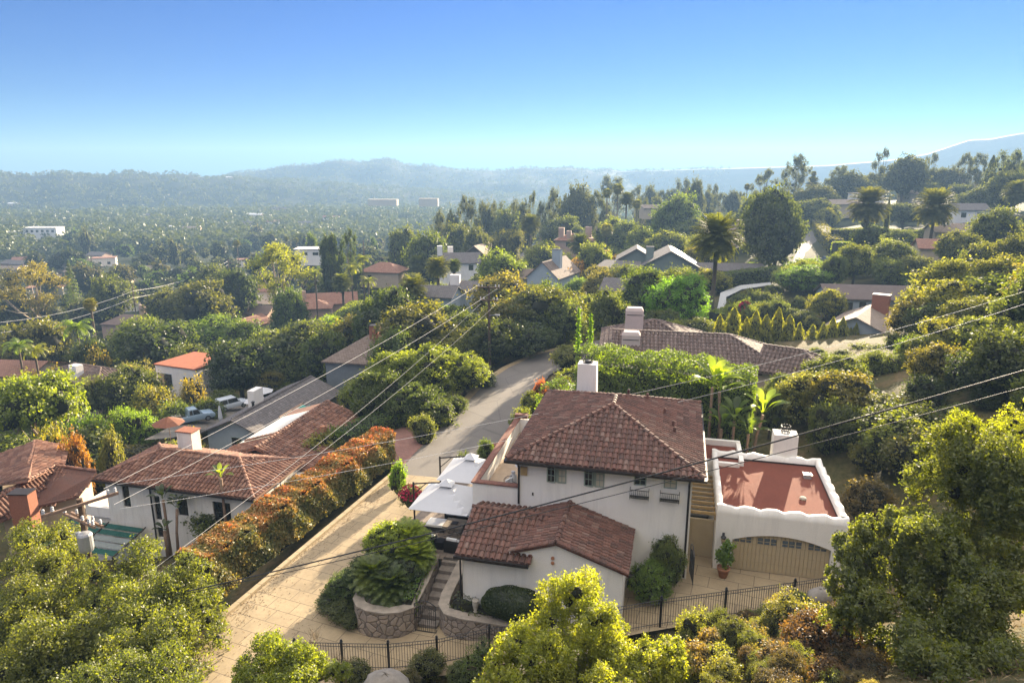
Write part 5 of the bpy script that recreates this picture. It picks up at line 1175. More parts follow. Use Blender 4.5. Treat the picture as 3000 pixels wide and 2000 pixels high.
T('openpine',757,540,62,190,DARK,"dark tall pine with bare trunk, left one of the pair")
T('openpine',800,530,54,196,DARK,"dark tall pine, right one of the pair")
T('oak',757,545,50,191,DARK,"dense dark pine crown behind the left tall pine",minh=5)
T('oak',712,538,36,300,(.05,.07,.03),"dark round tree beyond the white modern house")
TP('fan',543,551,20,330,(.06,.06,.035),"far tall fan palm left of the bright eucalyptus")
TP('fan',418,574,16,400,(.06,.06,.035),"far small fan palm over the valley treetops")
TP('fan',657,542,16,380,(.06,.065,.035),"far thin palm above the bright eucalyptus, left of a pair")
TP('fan',680,546,14,380,(.06,.065,.035),"far thin palm above the bright eucalyptus, right of a pair")
TP('queen',722,616,40,165,(.10,.115,.03),"queen palm standing alone left of the twin pines' trunks")
TP('queen',806,603,44,172,YEL,"queen palm leaning in the clump right of the twin pines, front one")
TP('queen',832,581,46,178,(.10,.115,.03),"tallest queen palm in the clump right of the twin pines")
TP('queen',845,632,44,172,(.10,.11,.03),"short queen palm at the right of the clump beside the twin pines")
TP('date',785,632,50,165,(.06,.07,.03),"low dark date palm below the queen palm clump")
TP('date',1005,593,60,140,(.075,.08,.03),"full round date palm left of centre below the white gabled house")
TP('date',948,637,70,125,(.08,.085,.028),"spreading date palm below and left of the full round date palm")
TP('date',1043,597,36,150,(.06,.075,.03),"small date palm beside the white gabled house")
TP('date',960,590,46,200,(.05,.06,.03),"dark date palm behind the spreading palms left of centre")
TP('date',1218,497,52,230,(.05,.055,.025),"dark solitary date palm above the curving far road")
TP('date',1332,540,56,190,(.05,.06,.03),"dark feathery date palm below the tan villa")
TP('fan',1394,512,40,215,(.09,.09,.04),"shaggy fan palm with dead skirt right of the tan villa",skirt=True)
T('oak',1150,573,124,155,(.08,.105,.025),"compact rounded bright tree right of the white gabled house")
T('oak',892,660,145,106,DARK,"broad dark oak above the brick chimney house")
T('oak',850,690,90,112,(.04,.055,.02),"dark oak crown left of the broad dark oak")
T('oak',1165,628,170,112,BROWNG,"wide brownish oak behind the power pole")
T('oak',1262,655,120,104,(.06,.08,.025),"green oak right of the power pole")
T('oak',970,702,210,90,(.065,.065,.028),"wide grey green oak between brick chimney house and road shrubs")
T('oak',905,760,120,84,(.05,.07,.03),"bluish green oak at right of the brick chimney house")
T('oak',1060,725,130,92,(.055,.07,.025),"oak left of the power pole base")
T('oak',1240,662,210,96,(.06,.065,.022),"wide oak on the bank behind the road bend")
T('oak',1130,735,140,84,(.045,.055,.02),"dark oak directly below the power pole")
T('oak',1215,750,130,86,(.035,.048,.018),"shaded oak behind the road bend")
T('oak',1300,690,110,92,(.055,.07,.022),"oak behind the climbing vine spikes",minh=5)
T('oak',1400,664,100,86,(.05,.062,.024),"dark oak left of the bright pepper tree")
T('pepper',1560,628,165,97,(.075,.15,.02),"vivid green pepper tree in front of the tall date palm")
T('oak',1495,620,130,103,(.055,.075,.022),"darker tree behind the vivid green pepper tree")
T('oak',985,540,110,205,(.05,.065,.028),"wide grey oak above the hip roofed house")
T('oak',930,520,80,240,(.05,.06,.03),"dark oak on the ridge above the red hip roof")
T('oak',1060,520,100,238,(.045,.052,.026),"dark oak above the white gabled house chimneys")
T('olive',1165,525,95,215,(.06,.06,.035),"spreading open oak beside the gambrel barn",name="oak_tree")
T('oak',1095,530,80,225,(.045,.05,.025),"dark oak over the gambrel barn roof")
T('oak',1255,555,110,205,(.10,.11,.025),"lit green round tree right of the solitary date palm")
T('oak',1160,490,90,270,(.04,.05,.028),"dark dome tree on the ridge left of the solitary date palm")
T('oak',1365,560,90,170,(.09,.105,.028),"pale green tree right of the dark feathery palm")
T('oak',1300,500,120,260,(.045,.055,.03),"dark oak belt behind the tan villa")
T('oak',1420,500,120,230,(.07,.085,.03),"green tree below the group of tall palms")
T('oak',1480,520,90,205,(.07,.085,.03),"pale green tree right of the shaggy fan palm")
T('oak',1560,450,120,240,(.05,.07,.025),"broad layered spreading tree below the skyline, right of the tall palms")
T('oak',1590,500,110,230,(.055,.07,.028),"lower rounded tree in front of the broad layered tree")
T('oak',1530,530,110,190,(.07,.08,.028),"pale green tree behind the solar roof")
T('pepper',1620,540,110,180,(.09,.10,.035),"feathery pale tree left of the tall date palm crown")
T('oak',1784,428,138,160,(.04,.05,.024),"huge dark upright tree right of the tall date palm",depth=None)
T('oak',1790,470,135,158,(.035,.043,.022),"dense lower crown of the huge dark upright tree")
T('oak',1730,455,70,240,(.06,.07,.035),"hazy oak left of the huge dark tree")
T('oak',1690,490,90,230,(.075,.085,.035),"hazy pale green tree above the tall date palm crown")
TP('date',1650,503,124,105,(.055,.062,.026),"tallest date palm with big drooping crown at right of centre")
TP('date',2000,437,96,175,(.05,.052,.026),"left of the two large date palms on the right slope")
TP('date',2153,443,96,165,(.055,.058,.026),"right of the two large date palms on the right slope")
TP('fan',1395,433,28,262,(.05,.055,.03),"left palm of the tall group on the ridge at right of centre")
TP('fan',1420,421,34,262,(.055,.06,.03),"tallest palm of the group on the ridge at right of centre",skirt=True)
TP('date',1440,444,36,262,(.05,.055,.03),"feathery palm of the tall group on the ridge")
TP('fan',1464,458,28,262,(.06,.065,.03),"shortest right palm of the tall group on the ridge",skirt=True)
TP('fan',1717,422,18,300,(.045,.045,.03),"hazy fan palm on the skyline left of the open umbrella tree")
TP('fan',1870,393,16,330,(.045,.045,.03),"tiny slim palm on the skyline right of the tall open eucalyptus")
TP('date',1868,408,34,330,(.05,.052,.03),"hazy feathery palm below the tiny slim skyline palm")
TP('date',2338,420,60,190,(.05,.055,.03),"feathery palm at the right edge below the skyline trees")
TP('date',2110,655,46,96,(.06,.07,.03),"small dark feather palm beside the boarded house")
# --- skyline
SK = (.042,.045,.028)
for k, x, y, w_, z, lab in (('euc',1410,406,72,420,"far spreading eucalyptus rising behind the tall palms"),('euc',1463,422,44,420,"far open eucalyptus right of the tall palms"),('euc',1572,405,50,420,"far flat topped eucalyptus above the broad layered tree"),('oak',1600,418,46,330,"dense dark oval tree on the skyline"),('euc',1640,420,40,400,"far thin tree right of the dense oval tree"),
  ('openpine',1760,391,58,350,"open umbrella shaped tree on the skyline"),('euc',1833,353,74,330,"tallest open branched eucalyptus on the right skyline"),('euc',1930,382,58,330,"ragged dark tree right of the tiny skyline palm"),('openpine',2031,344,52,330,"tall open pine on the right skyline"),('oak',2085,355,92,300,"big dark rounded tree beside the tall open pine"),
  ('openpine',2145,354,46,310,"round headed pine right of the big dark skyline tree"),('euc',2222,353,46,300,"thin skyline tree left of the tall dark conifer"),('euc',2255,353,44,310,"second thin skyline tree left of the tall dark conifer"),('cypress',2283,358,52,230,"tall dark conifer near the right edge"),('euc',2325,340,80,240,"ragged lit tree at the right edge of the skyline"),
  ('oak',1322,428,90,300,"large hazy rounded tree on the ridge"),('euc',1275,430,54,305,"hazy tall tree left of the large hazy rounded tree"),('euc',1375,440,50,300,"hazy tree between the large rounded tree and tall palms"),('euc',1075,452,50,290,"dark tall tree breaking the haze left of centre"),('euc',1105,460,40,295,"paler tree right of the dark tall haze tree"),('euc',1012,482,50,290,"grey open tree in the haze left of centre"),('euc',1140,457,44,300,"hazy crown between the dark tall tree and the pines"),('euc',1180,453,34,310,"narrow hazy tree on the ridge"),('openpine',1222,444,40,300,"dark hazy pine left of the large rounded tree"),
  ('oak',1880,430,110,285,"hazy broad dome tree above the far road"),('oak',1880,457,104,250,"clipped wide dome tree under the hazy broad dome"),('oak',1960,392,100,320,"dark skyline wood left of the tall open pine"),('oak',2180,388,90,310,"hazy oak wood right of the round headed pine"),('oak',2210,425,70,262,"round bushy tree below the thin skyline trees"),('oak',2140,422,50,270,"small round clipped tree on the hazy slope"),('oak',2330,400,110,215,"green oak at the right edge behind the dark conifer"),('oak',2250,430,90,225,"dark oak left of the tall dark conifer base"),('cypress',2044,450,16,190,"slim dark cypress between the two date palms"),('oak',2080,468,90,215,"spreading grey oak between the two date palms")):
    T(k, x, y, w_, z, SK if z > 280 else (.045,.052,.028), lab)
for i, (x, y, w_, z) in enumerate(((1495,432,40,420),(1520,438,44,400),(1540,440,36,420),(1560,442,44,380),(1625,440,40,380),(1655,440,44,360),(1685,442,40,360),(1705,440,36,380),(1740,440,44,360),(1780,436,40,340),(1800,430,40,340),(1905,408,40,330),(1985,405,40,330),(2010,398,50,330),(2110,395,40,310),(2165,384,40,315),(2195,382,40,315),(2240,382,44,300),(1350,455,50,310),(1395,470,50,300),(1120,478,44,290),(1155,476,40,300),(1200,470,40,300),(1245,462,40,300),(1040,495,44,285),(1475,450,44,330),(1510,455,44,330),(2300,392,50,250),(2345,370,50,250))):
    T('euc' if i % 2 else 'oak', x, y, w_, z, SK, "smaller hazy tree filling the skyline wood along the ridge", group="smaller trees along the ridge skyline", name="ridge_tree")
# --- right side
T('pepper',1855,607,140,124,(.08,.13,.025),"bright willowy tree beside the far road's near end")
T('oak',1968,566,95,125,(.075,.085,.03),"tall leafy tree right of the far road's near end")
T('oak',2052,560,110,126,(.05,.06,.025),"dark leafy tree above the brown roofed boarded house")
T('oak',1920,585,60,122,(.06,.075,.028),"leafy tree at the mouth of the far road",minh=4)
T('oak',2110,590,90,118,(.06,.065,.03),"reddish olive tree above the boarded gable")
T('oak',2210,530,110,125,(.07,.075,.03),"lit oak on the right slope below the bell niche house",minh=5)
T('oak',2300,480,120,135,(.055,.065,.03),"rounded oak on the right slope near the edge",minh=5)
T('oak',2270,560,110,105,(.06,.065,.028),"oak on the right slope below the red gable",minh=5)
T('oak',2345,545,110,100,(.06,.065,.028),"oak cut by the right edge on the slope",minh=5)
T('pepper',2122,690,110,80,(.095,.13,.03),"bright yellow green tree right of the boarded gable")
T('oakfine',2200,605,160,78,(.075,.08,.03),"big olive oak on the right hillside, left one",minh=6)
T('oakfine',2310,590,170,74,(.08,.082,.032),"big olive oak on the right hillside, right one",minh=6)
T('oakfine',2240,690,190,64,(.075,.08,.03),"broad oak below the big hillside oaks",minh=6)
T('oakfine',2345,715,170,58,(.07,.075,.03),"oak under the wires at the right edge",minh=6)
T('oakfine',2130,775,150,60,(.07,.08,.028),"oak behind the garage chimney on the slope",minh=5)
T('pepper',2025,800,140,60,(.075,.09,.028),"light feathery tree at the end of the neighbour roof",minh=4)
T('oakfine',1925,815,150,56,(.07,.085,.026),"leafy tree behind the garage, left of the slope oaks",minh=4)
T('oakfine',2230,830,190,50,(.06,.068,.026),"dark hillside oak right of the garage roof",minh=5)
T('oakfine',2345,840,170,46,(.06,.066,.026),"shaded oak at the right edge below the wires",minh=5)
T('oakfine',1810,862,110,54,(.055,.07,.026),"leafy dark tree at the right end of the ivy hedge",minh=4)
T('oakfine',1862,880,90,52,(.065,.08,.026),"rounded green shrub between the ivy hedge and the slope oaks",minh=3)
T('oakfine',1775,900,70,51,(.045,.058,.024),"dark broadleaf shrub before the ivy hedge's right end",cat="shrub",minh=3)
T('shrub',2060,905,130,47,(.06,.066,.028),"grey green scrub on the slope behind the garage corner",minh=2)
T('shrub',2010,1000,110,43,(.09,.085,.035),"flowering pale scrub right of the garage chimney",minh=1.8)
T('shrub',1965,930,90,46,(.045,.055,.022),"dark shrub behind the garage chimney",minh=1.8)
T('shrub',1905,930,80,46.5,(.05,.06,.024),"dark green shrub behind the garage chimney crown",minh=1.8)
T('shrub',2000,1090,120,38,(.075,.055,.04),"dry brownish scrub right of the wavy parapet",minh=1.5)
T('shrub',2110,1000,140,40,(.07,.068,.03),"olive scrub on the slope right of the garage",minh=1.8)
# --- middle/near left
def coral(x, y, wpx, zc):
    o = T('oak', x, y, wpx, zc, (.10,.125,.022), "wide flat topped tree with pale branching trunks at the left edge", name="coral_tree"); h = max(o.children[0].scale.z, 1); c = o.children[0]
    bpy.data.objects.remove(o.children[1]); c.data = CORALC; c.rotation_euler = (0,0,0); m = MB(); wd = c.scale.x
    for i in range(7):
        a = i*.9; r1 = .08*wd; b = (r1*math.cos(a), r1*math.sin(a), -.8); t = (.30*wd*math.cos(a+.3), .30*wd*math.sin(a+.3), h*.72); k = (.14*wd*math.cos(a+.1), .14*wd*math.sin(a+.1), h*.36)
        m.tube([b,k,t], [.30,.22,.10], 7); m.tube([k,(k[0]*1.2+.6,k[1]*1.2-.5,h*.5),(t[0]*.7+1.2,t[1]*.7-.9,h*.74)], [.18,.13,.06], 6)
    m.build("trunk", PALEBARK, o, True)
rgq = np.random.default_rng(99); _c, _r = dome_clumps(90, rgq, .18, base=.58); _q = lob_clumps(_c, _r, 12, rgq)
CORALC = nm(join([spray(*_q, 22000, .03, rgq, .7)] + [blob(c, (r*.5,)*3, rgq, 6, 4) for c, r in zip(_c, _r)]))
coral(80, 872, 215, 76)
T('pepper',292,928,124,75,(.085,.13,.025),"bright green mounded shrub above the older white house chimney",cat="shrub",name="shrub",minh=2)
T('shrub',200,956,96,72,(.06,.095,.022),"dark green mounded shrub left of the bright mounded one",cat="shrub",minh=2)
T('shrub',365,884,100,90,(.11,.10,.025),"orange tinged shrub below the flat red roof",cat="shrub",minh=2)
T('shrub',436,874,66,95,(.13,.10,.022),"small orange topped shrub under the white flat roofed house",cat="shrub",minh=2)
T('shrub',330,880,70,92,(.10,.105,.025),"yellow green shrub left of the orange tinged shrub",cat="shrub",minh=2)
T('shrub',400,925,90,86,(.06,.08,.025),"green shrub above the parked pickup",cat="shrub",minh=2)
T('shrub',470,912,80,90,(.05,.065,.022),"dark shrub behind the parked cars",cat="shrub",minh=2)
T('shrub',434,985,60,66,(.14,.11,.02),"yellow orange bush right of the older white house chimney",cat="shrub",minh=1.2)
T('shrub',110,990,80,66,(.11,.10,.022),"golden bush behind the left tiled gable",cat="shrub",minh=1.5)
T('shrub',165,1000,60,62,(.15,.07,.03),"reddish bush behind the dark clipped hedge",cat="shrub",minh=1.5)
T('shrub',245,980,60,66,(.085,.085,.045),"spiky pale shrub above the dark clipped hedge",cat="shrub",minh=1.2)
T('shrub',120,838,60,112,(.12,.09,.022),"golden bush right of the cream house",cat="shrub",minh=1.5)
T('shrub',225,812,60,118,(.13,.10,.022),"golden bush at the foot of the tall slim fan palm",cat="shrub",minh=1.5)
T('shrub',60,860,110,108,(.11,.10,.025),"orange tipped low hedge bush below the cream house",cat="shrub",minh=1.2)
def rowshr(pts, label, group, kind='shrub', name="shrub"):
    for x, y, w_, z, c in pts: T(kind, x, y, w_, z, c, label, "shrub", group, name, minh=1.2)
T('oakfine',985,790,200,70,(.095,.115,.022),"big rounded sunlit shrub at the left of the road, middle lobe",cat="shrub",name="large_shrub",minh=4)
T('oakfine',905,812,150,69,(.085,.105,.024),"left lobe of the sunlit shrubs beside the road",cat="shrub",name="large_shrub",minh=4)
T('oakfine',1065,812,125,71,(.095,.115,.022),"right lobe of the sunlit shrubs beside the road",cat="shrub",name="large_shrub",minh=4)
T('oakfine',870,855,150,64,(.045,.06,.024),"dark shrub in front of the left lobe of road shrubs",cat="shrub",name="large_shrub",minh=3)
T('oakfine',950,880,150,63,(.05,.068,.024),"dark green shrub in front of the sunlit road shrubs",cat="shrub",name="large_shrub",minh=3)
T('shrub',1000,925,90,62,(.055,.07,.028),"low shrub at the left road edge",cat="shrub",minh=1.5)
T('shrub',1040,905,70,65,(.05,.065,.025),"small shrub at the road edge below the right lobe",cat="shrub",minh=1.2)
T('shrub',970,955,60,58,(.085,.095,.045),"pale succulent clump beside the road edge",cat="shrub",minh=1)
T('shrub',1105,850,80,74,(.04,.052,.025),"dark shrub in shade at the road bend",cat="shrub",minh=2)
T('shrub',765,985,60,58,(.07,.10,.025),"green shrub at the corner of the older house's rear wing",cat="shrub",minh=1.5)
T('shrub',1195,940,56,56,(.075,.09,.024),"bush between the road and the main house roof",cat="shrub",minh=1.6)
T('shrub',1225,900,60,60,(.08,.09,.024),"taller bush at the right road edge below the ivy",cat="shrub",minh=1.6)
T('shrub',1240,868,44,62,(.16,.05,.03),"red tipped bush at the right road edge",cat="shrub",minh=1.5)
T('shrub',1118,1004,50,50,(.05,.07,.02),"clipped bush between the two white gate pillars",cat="shrub",minh=1.6)
T('shrub',1068,1040,40,47,(.045,.06,.02),"low dark bush beside the nearest gate pillar",cat="shrub",minh=1)
# ---- hedges
ORH = leafmat("orange_hedge_leaf", [(.05,(.035,.05,.018)),(.3,(.07,.08,.022)),(.5,(.13,.085,.03)),(.72,(.24,.085,.03)),(.95,(.34,.07,.03))], .4, .5, False)
def orange_hedge():
    a, b = Vector((-17.6,33.8,-2.7)), Vector((-10.3,51.2,-2.1)); hedge("hedge", "long orange and green hedge running up the left side of the driveway", [a, a.lerp(b,.35), a.lerp(b,.7), b], 2.0, 2.65, .17, 52000, (1,1,1), ORHEDGE, seed=4, rough=.32)
def orhedge():
    m = leafmat("orange_hedge", [(.0,(.065,.085,.024)),(.35,(.13,.15,.03)),(.6,(.24,.21,.04)),(1,(.38,.25,.06))], .42, .6, False)
    n = m.node_tree.nodes; l = m.node_tree.links; r = [x for x in n if x.type == 'VALTORGB'][0]; d = [x for x in n if x.type == 'BSDF_DIFFUSE'][0]
    tc = n.new("ShaderNodeTexCoord"); sx = n.new("ShaderNodeSeparateXYZ"); l.new(tc.outputs["Object"], sx.inputs[0])
    f = noise(n, l, tc.outputs["Object"], .7, 4); a = n.new("ShaderNodeMath"); a.operation = 'MULTIPLY_ADD'; l.new(f, a.inputs[0]); a.inputs[1].default_value = 4.6; l.new(sx.outputs["Z"], a.inputs[2])
    red = ramp(n, l, a.outputs[0], [(0,(0,0,0)),(1,(1,1,1))]); rr_ = [x for x in n if x.type == 'VALTORGB'][-1]
    mr = n.new("ShaderNodeMapRange"); mr.inputs[1].default_value = 4.5; mr.inputs[2].default_value = 6.0; l.new(a.outputs[0], mr.inputs[0])
    g = n.new("ShaderNodeNewGeometry"); oc = ramp(n, l, g.outputs["Random Per Island"], [(0,(.22,.18,.035)),(.4,(.42,.20,.04)),(.75,(.52,.16,.035)),(1,(.55,.10,.03))])
    c = mixrgb(n, l, mr.outputs[0], r.outputs[0], oc)
    l.new(c, d.inputs[0]); t = [x for x in n if x.type == 'BSDF_TRANSLUCENT'][0]; l.new(mixrgb(n, l, 1.0, c, (1.5,1.3,.7), 'MULTIPLY'), t.inputs[0]); return m
ORHEDGE = orhedge(); orange_hedge()
hedge("hedge", "dark green clipped hedge behind the orange hedge's far end", [(-14.5,54.5,-3.6),(-9.8,60.5,-3.0)], 2.6, 2.6, .18, 5000, (.04,.065,.018), seed=5)
hedge("hedge", "dark clipped hedge between the left tiled gable and the older white house", [(-43,66,-11.2),(-34,67.5,-11)], 2.6, 3.6, .22, 5000, (.045,.042,.02), seed=6)
hedge("hedge", "tall ivy covered hedge wall behind the main house", [tuple(PW(1.0,17.5,-.6)),tuple(PW(8,16.6,-.6)),tuple(PW(13.4,16.0,-1.0))], 3.0, 7.9, .17, 46000, (.065,.095,.02), seed=7, rough=.55)
hedge("hedge", "lower shoulder of the ivy hedge beside the road bend", [tuple(PW(-2.0,19.5,-2.0)),tuple(PW(1.5,18.0,-1.5))], 3.0, 5.4, .18, 9000, (.075,.11,.022), seed=8, rough=.7)
for (x, ytop, h, sd) in ((1330,708,3.6,1),(1358,722,3.0,2)):
    rgv = np.random.default_rng(sd); p = pt(x, ytop, 54); n_ = 260; t = rgv.uniform(0,1,n_); C = np.stack([rgv.normal(0,.16,n_)*(1.2-t*.8), rgv.normal(0,.16,n_), t*h], 1)
    me = npmesh("vine_spike", *join([leafquads(C, rgv.normal(0,1,(n_,3))+np.array([0,0,.4]), .22, .6, rgv), blob((0,0,h*.5),(.1,.1,h*.55),rgv)])); o = link("vine_spike", me, LEAFN, None, (p.x,p.y,p.z-h), (.085,.14,.022)); tag(o, "climbing vine spike above the ivy hedge, %s one" % ("taller left" if sd == 1 else "shorter right"), "vine")
hedge("hedge", "orange flowering hedge running beside the blue grey gabled house", [tuple(zat(1290,648,-3.5)),tuple(zat(1352,612,-3.8)),tuple(zat(1385,598,-4))], 3.5, 3.0, .4, 3500, (.22,.12,.05), seed=9, rough=.4)
hedge("hedge", "low orange clipped hedge in front of the solar house porch", [tuple(zat(1392,610,-3.6)),tuple(zat(1455,598,-3.4))], 3, 2.2, .4, 1800, (.17,.11,.04), seed=10)
hedge("hedge", "dark clipped hedge along the curving path behind the date palm trunk", [tuple(zat(1600,665,-3)),tuple(zat(1690,652,-2.6)),tuple(zat(1790,640,-1.6))], 3.2, 2.6, .4, 4500, (.045,.06,.024), seed=11)
hedge("hedge", "sunlit flat topped hedge behind the cypress row", [tuple(zat(1655,745,-2.0)),tuple(zat(1720,725,-1.7)),tuple(zat(1790,715,-1.3))], 5, 1.6, .35, 5500, (.095,.12,.022), seed=12)
hedge("hedge", "tall box hedge lining the right side of the far road", [tuple(zat(1918,585,-.5)),tuple(zat(1885,545,0)),tuple(zat(1872,520,.5))], 3.5, 4.0, .5, 3500, (.08,.075,.03), seed=13)
hedge("hedge", "wide clipped hedge below the left large date palm", [tuple(zat(1915,560,1)),tuple(zat(2000,558,1)),tuple(zat(2110,565,1))], 4, 4, .5, 4500, (.06,.068,.03), seed=14)
hedge("hedge", "sunny square hedge block beside the parked far car", [tuple(zat(1915,590,0)),tuple(zat(1955,590,0))], 3.5, 3.6, .45, 1800, (.095,.12,.03), seed=15)
hedge("hedge", "long sunlit hedge strip left of the brick chimney house", [tuple(zat(728,760,-13)),tuple(zat(790,730,-12)),tuple(zat(820,705,-12))], 3.0, 1.6, .35, 3500, (.10,.125,.022), seed=16)
hedge("hedge", "rounded sunlit hedge above the grey shingle roof", [tuple(zat(742,862,-10.5)),tuple(zat(800,842,-9.5)),tuple(zat(850,835,-8.5))], 3.0, 2.4, .28, 4500, (.085,.105,.022), seed=17)
hedge("hedge", "dark hedge box left of the flat red roofed house", [tuple(zat(365,868,-16)),tuple(zat(428,865,-16))], 3, 2.6, .35, 1800, (.045,.06,.022), seed=18)
# cypress row in front of the boarded house
for i, (x, y, w_) in enumerate(((1655,722,24),(1688,705,30),(1716,728,22),(1738,712,26),(1762,722,26),(1790,706,24),(1815,722,26),(1838,740,22),(1868,745,26),(1893,740,20),(1915,728,24),(1938,728,24),(1968,742,18),(1955,752,20))):
    T('column', x, y, w_, 86+i*.5, (.12,.125,.03), "columnar cypress in the sunlit row before the boarded house", "shrub", "columnar cypresses in the row", minh=4.8, wid_k=1.45)
# driveway island planting
for i, (u, w, z, wd, h, c, k, lab) in enumerate(((-6.8,-1.8,-.6,2.9,2.7,(.14,.17,.035),'oakfine',"light green feathery shrub at the top of the driveway planter"),(-7.4,-3.4,-1.2,2.4,1.9,(.035,.055,.022),'oakfine',"dark shrub in the middle of the driveway planter"),(-5.6,-3.4,-.8,2.6,1.7,(.032,.048,.02),'oakfine',"dark shrub behind the curved stone wall"),(-8.5,-3.6,-1.8,2.4,1.6,(.045,.068,.024),'oakfine',"mid green shrub at the driveway edge of the planter"),(-8.3,-4.8,-1.95,1.9,1.0,(.04,.05,.018),'shrub',"low dark ground shrub left of the curved stone wall"),(-9.1,-4.2,-1.95,1.6,.9,(.035,.05,.02),'shrub',"low dark shrub at the planter's outer curve"),(-7.5,-5.3,-1.95,1.4,.8,(.04,.05,.02),'shrub',"small low shrub against the curved stone wall"))):
    mk(k, tuple(PW(u,w,z)), wd, h, c, lab, "shrub", None, "shrub")
for (u, w, z, r, h, c, lab) in ((-5.9,-1.4,-.4,1.25,1.3,(.12,.15,.03),"small feather palm nearest the patio chairs"),(-5.2,-2.2,-.5,1.2,.9,(.11,.14,.03),"small feather palm right of the light feathery shrub"),(-6.8,-3.9,-1.0,1.2,1.1,(.07,.09,.035),"dark low cycad palm in the planter middle"),(-5.7,-4.3,-.7,1.2,.5,(.05,.07,.03),"dark cycad palm just behind the curved stone wall")):
    palm('date', tuple(PW(u,w,z)), r, h, c, lab, name="cycad_palm", tr=.12)
hedge("climbing_ivy", "leafy green climber along the left stair wall", [tuple(PW(-4.5,-5.0,-1.0)),tuple(PW(-4.6,-3.2,-.6)),tuple(PW(-4.9,-1.2,-.2)),tuple(PW(-5.4,.2,-.2))], .55, .75, .12, 2600, (.055,.095,.022), seed=21, rough=.2, cat="vine")
hedge("planting_strip", "dark low planting against the white wing wall", [tuple(PW(-2.2,-4.2,-.75)),tuple(PW(-1.2,-4.55,-.75)),tuple(PW(2.8,-4.6,-.75))], .6, .55, .1, 1600, (.035,.045,.02), seed=22, rough=.25, cat="plants")
o = T('shrub',941,1115,56,46,(.045,.06,.02),"round bush crowned with crimson flowers beside the umbrellas",cat="shrub",name="flowering_bush",minh=1.6)
rgf = np.random.default_rng(5); d_ = unit(rgf.normal(0,1,(500,3))+np.array([-.5,0,.8])); d_ = d_[d_[:,2] > .15]
sc_ = o.children[0].scale; link("flowers", npmesh("flowers", *leafquads(d_*np.array([.5*sc_.x,.5*sc_.y,.52*sc_.z])+np.array([0,0,.48*sc_.z]), d_, .17, .8, rgf)), BLOOM, o)
T('shrub',912,1055,46,48,(.085,.14,.022),"bright green bush in a box planter at the driveway's far corner",cat="shrub",name="planter_bush",minh=1.6)
pp = zat(912,1105,-1.88); e = empty("planter_box", (pp.x,pp.y-.1,-1.9), YAW, "dark box planter under the bright green bush", "planter"); part("box", WOODDARK, e, (-.35,.35,-.35,.35,0,.7)); part("soil", M("soil",(.05,.035,.025),1), e, (-.3,.3,-.3,.3,.702,.71))
mk('oakfine', tuple(PW(8.0,-.9,-.4)), 1.9, 3.0, (.06,.075,.035), "tall grey green olive shrub at the main house corner", "shrub", None, "olive_shrub")
mk('oakfine', tuple(PW(7.3,-1.9,-.6)), 2.2, 2.3, (.075,.115,.032), "lighter green shrub in front of the olive shrub by the house corner", "shrub", None, "shrub")
# giant banana-like plants behind the house
BANANA = [npmesh("banana_leaves", *crown_banana(s)) for s in (1,2,3)]
STALK = M("banana_stalk", (.26,.17,.11), .9, .4, 5, .3, 12)
def banana(x, ytop, zc, h, size, color, label, lean=.0, group=None):
    top = pt(x, ytop, zc); e = empty("strelitzia", (top.x, top.y, top.z-h), random.uniform(0,6), label, "plant", group); m = MB(); hh = h - size*.7
    m.tube([(0,0,-.4),(lean*.3,0,hh*.5),(lean,0,hh)], [.12,.09,.10], 8); m.build("stem", STALK, e, True)
    c = link("leaves", random.choice(BANANA), LEAFN, e, (lean,0,hh), color); c.scale = (size,)*3; return e
banana(1640,838,46.2,6.2,2.29,(.11,.15,.03),"tall giant strelitzia with bright leaves before the ivy hedge, left stem"); banana(1664,850,46.4,6,2.03,(.10,.14,.03),"tall giant strelitzia leaning right of the bright left stem",.5)
banana(1742,905,45.8,4.5,2.03,(.10,.14,.03),"shorter giant strelitzia with drooping leaves nearer the garage",.4)
banana(1690,925,45.6,4,1.89,(.05,.075,.03),"dark giant strelitzia clump behind the red roofed room"); banana(1660,945,45.4,3.6,1.76,(.045,.07,.03),"shaded strelitzia leaves beside the main roof corner"); banana(1722,960,45.3,3,1.62,(.05,.075,.03),"low strelitzia clump behind the wavy parapet")
banana(505,1078,46.5,5.4,1.15,(.08,.105,.03),"slender strelitzia with a tuft of leaves above the older house's roof edge",.3)
banana(372,1120,47.5,5,1.2,(.03,.04,.02),"dark strelitzia against the older white wall, left stem",-.2); banana(393,1150,47,4.2,1.1,(.03,.04,.02),"dark strelitzia against the older white wall, right stem",.35); banana(375,1200,46.5,2.4,.9,(.028,.038,.02),"low dark strelitzia leaf clump at the foot of the older white wall")
banana(620,1025,56,2,1.1,(.10,.14,.03),"bright banana leaves between the older house's two roofs")
T('shrub',665,965,34,66,(.10,.115,.025),"yellow green creeper bush on the rear roof by the sail canopy",cat="shrub",minh=1.2)

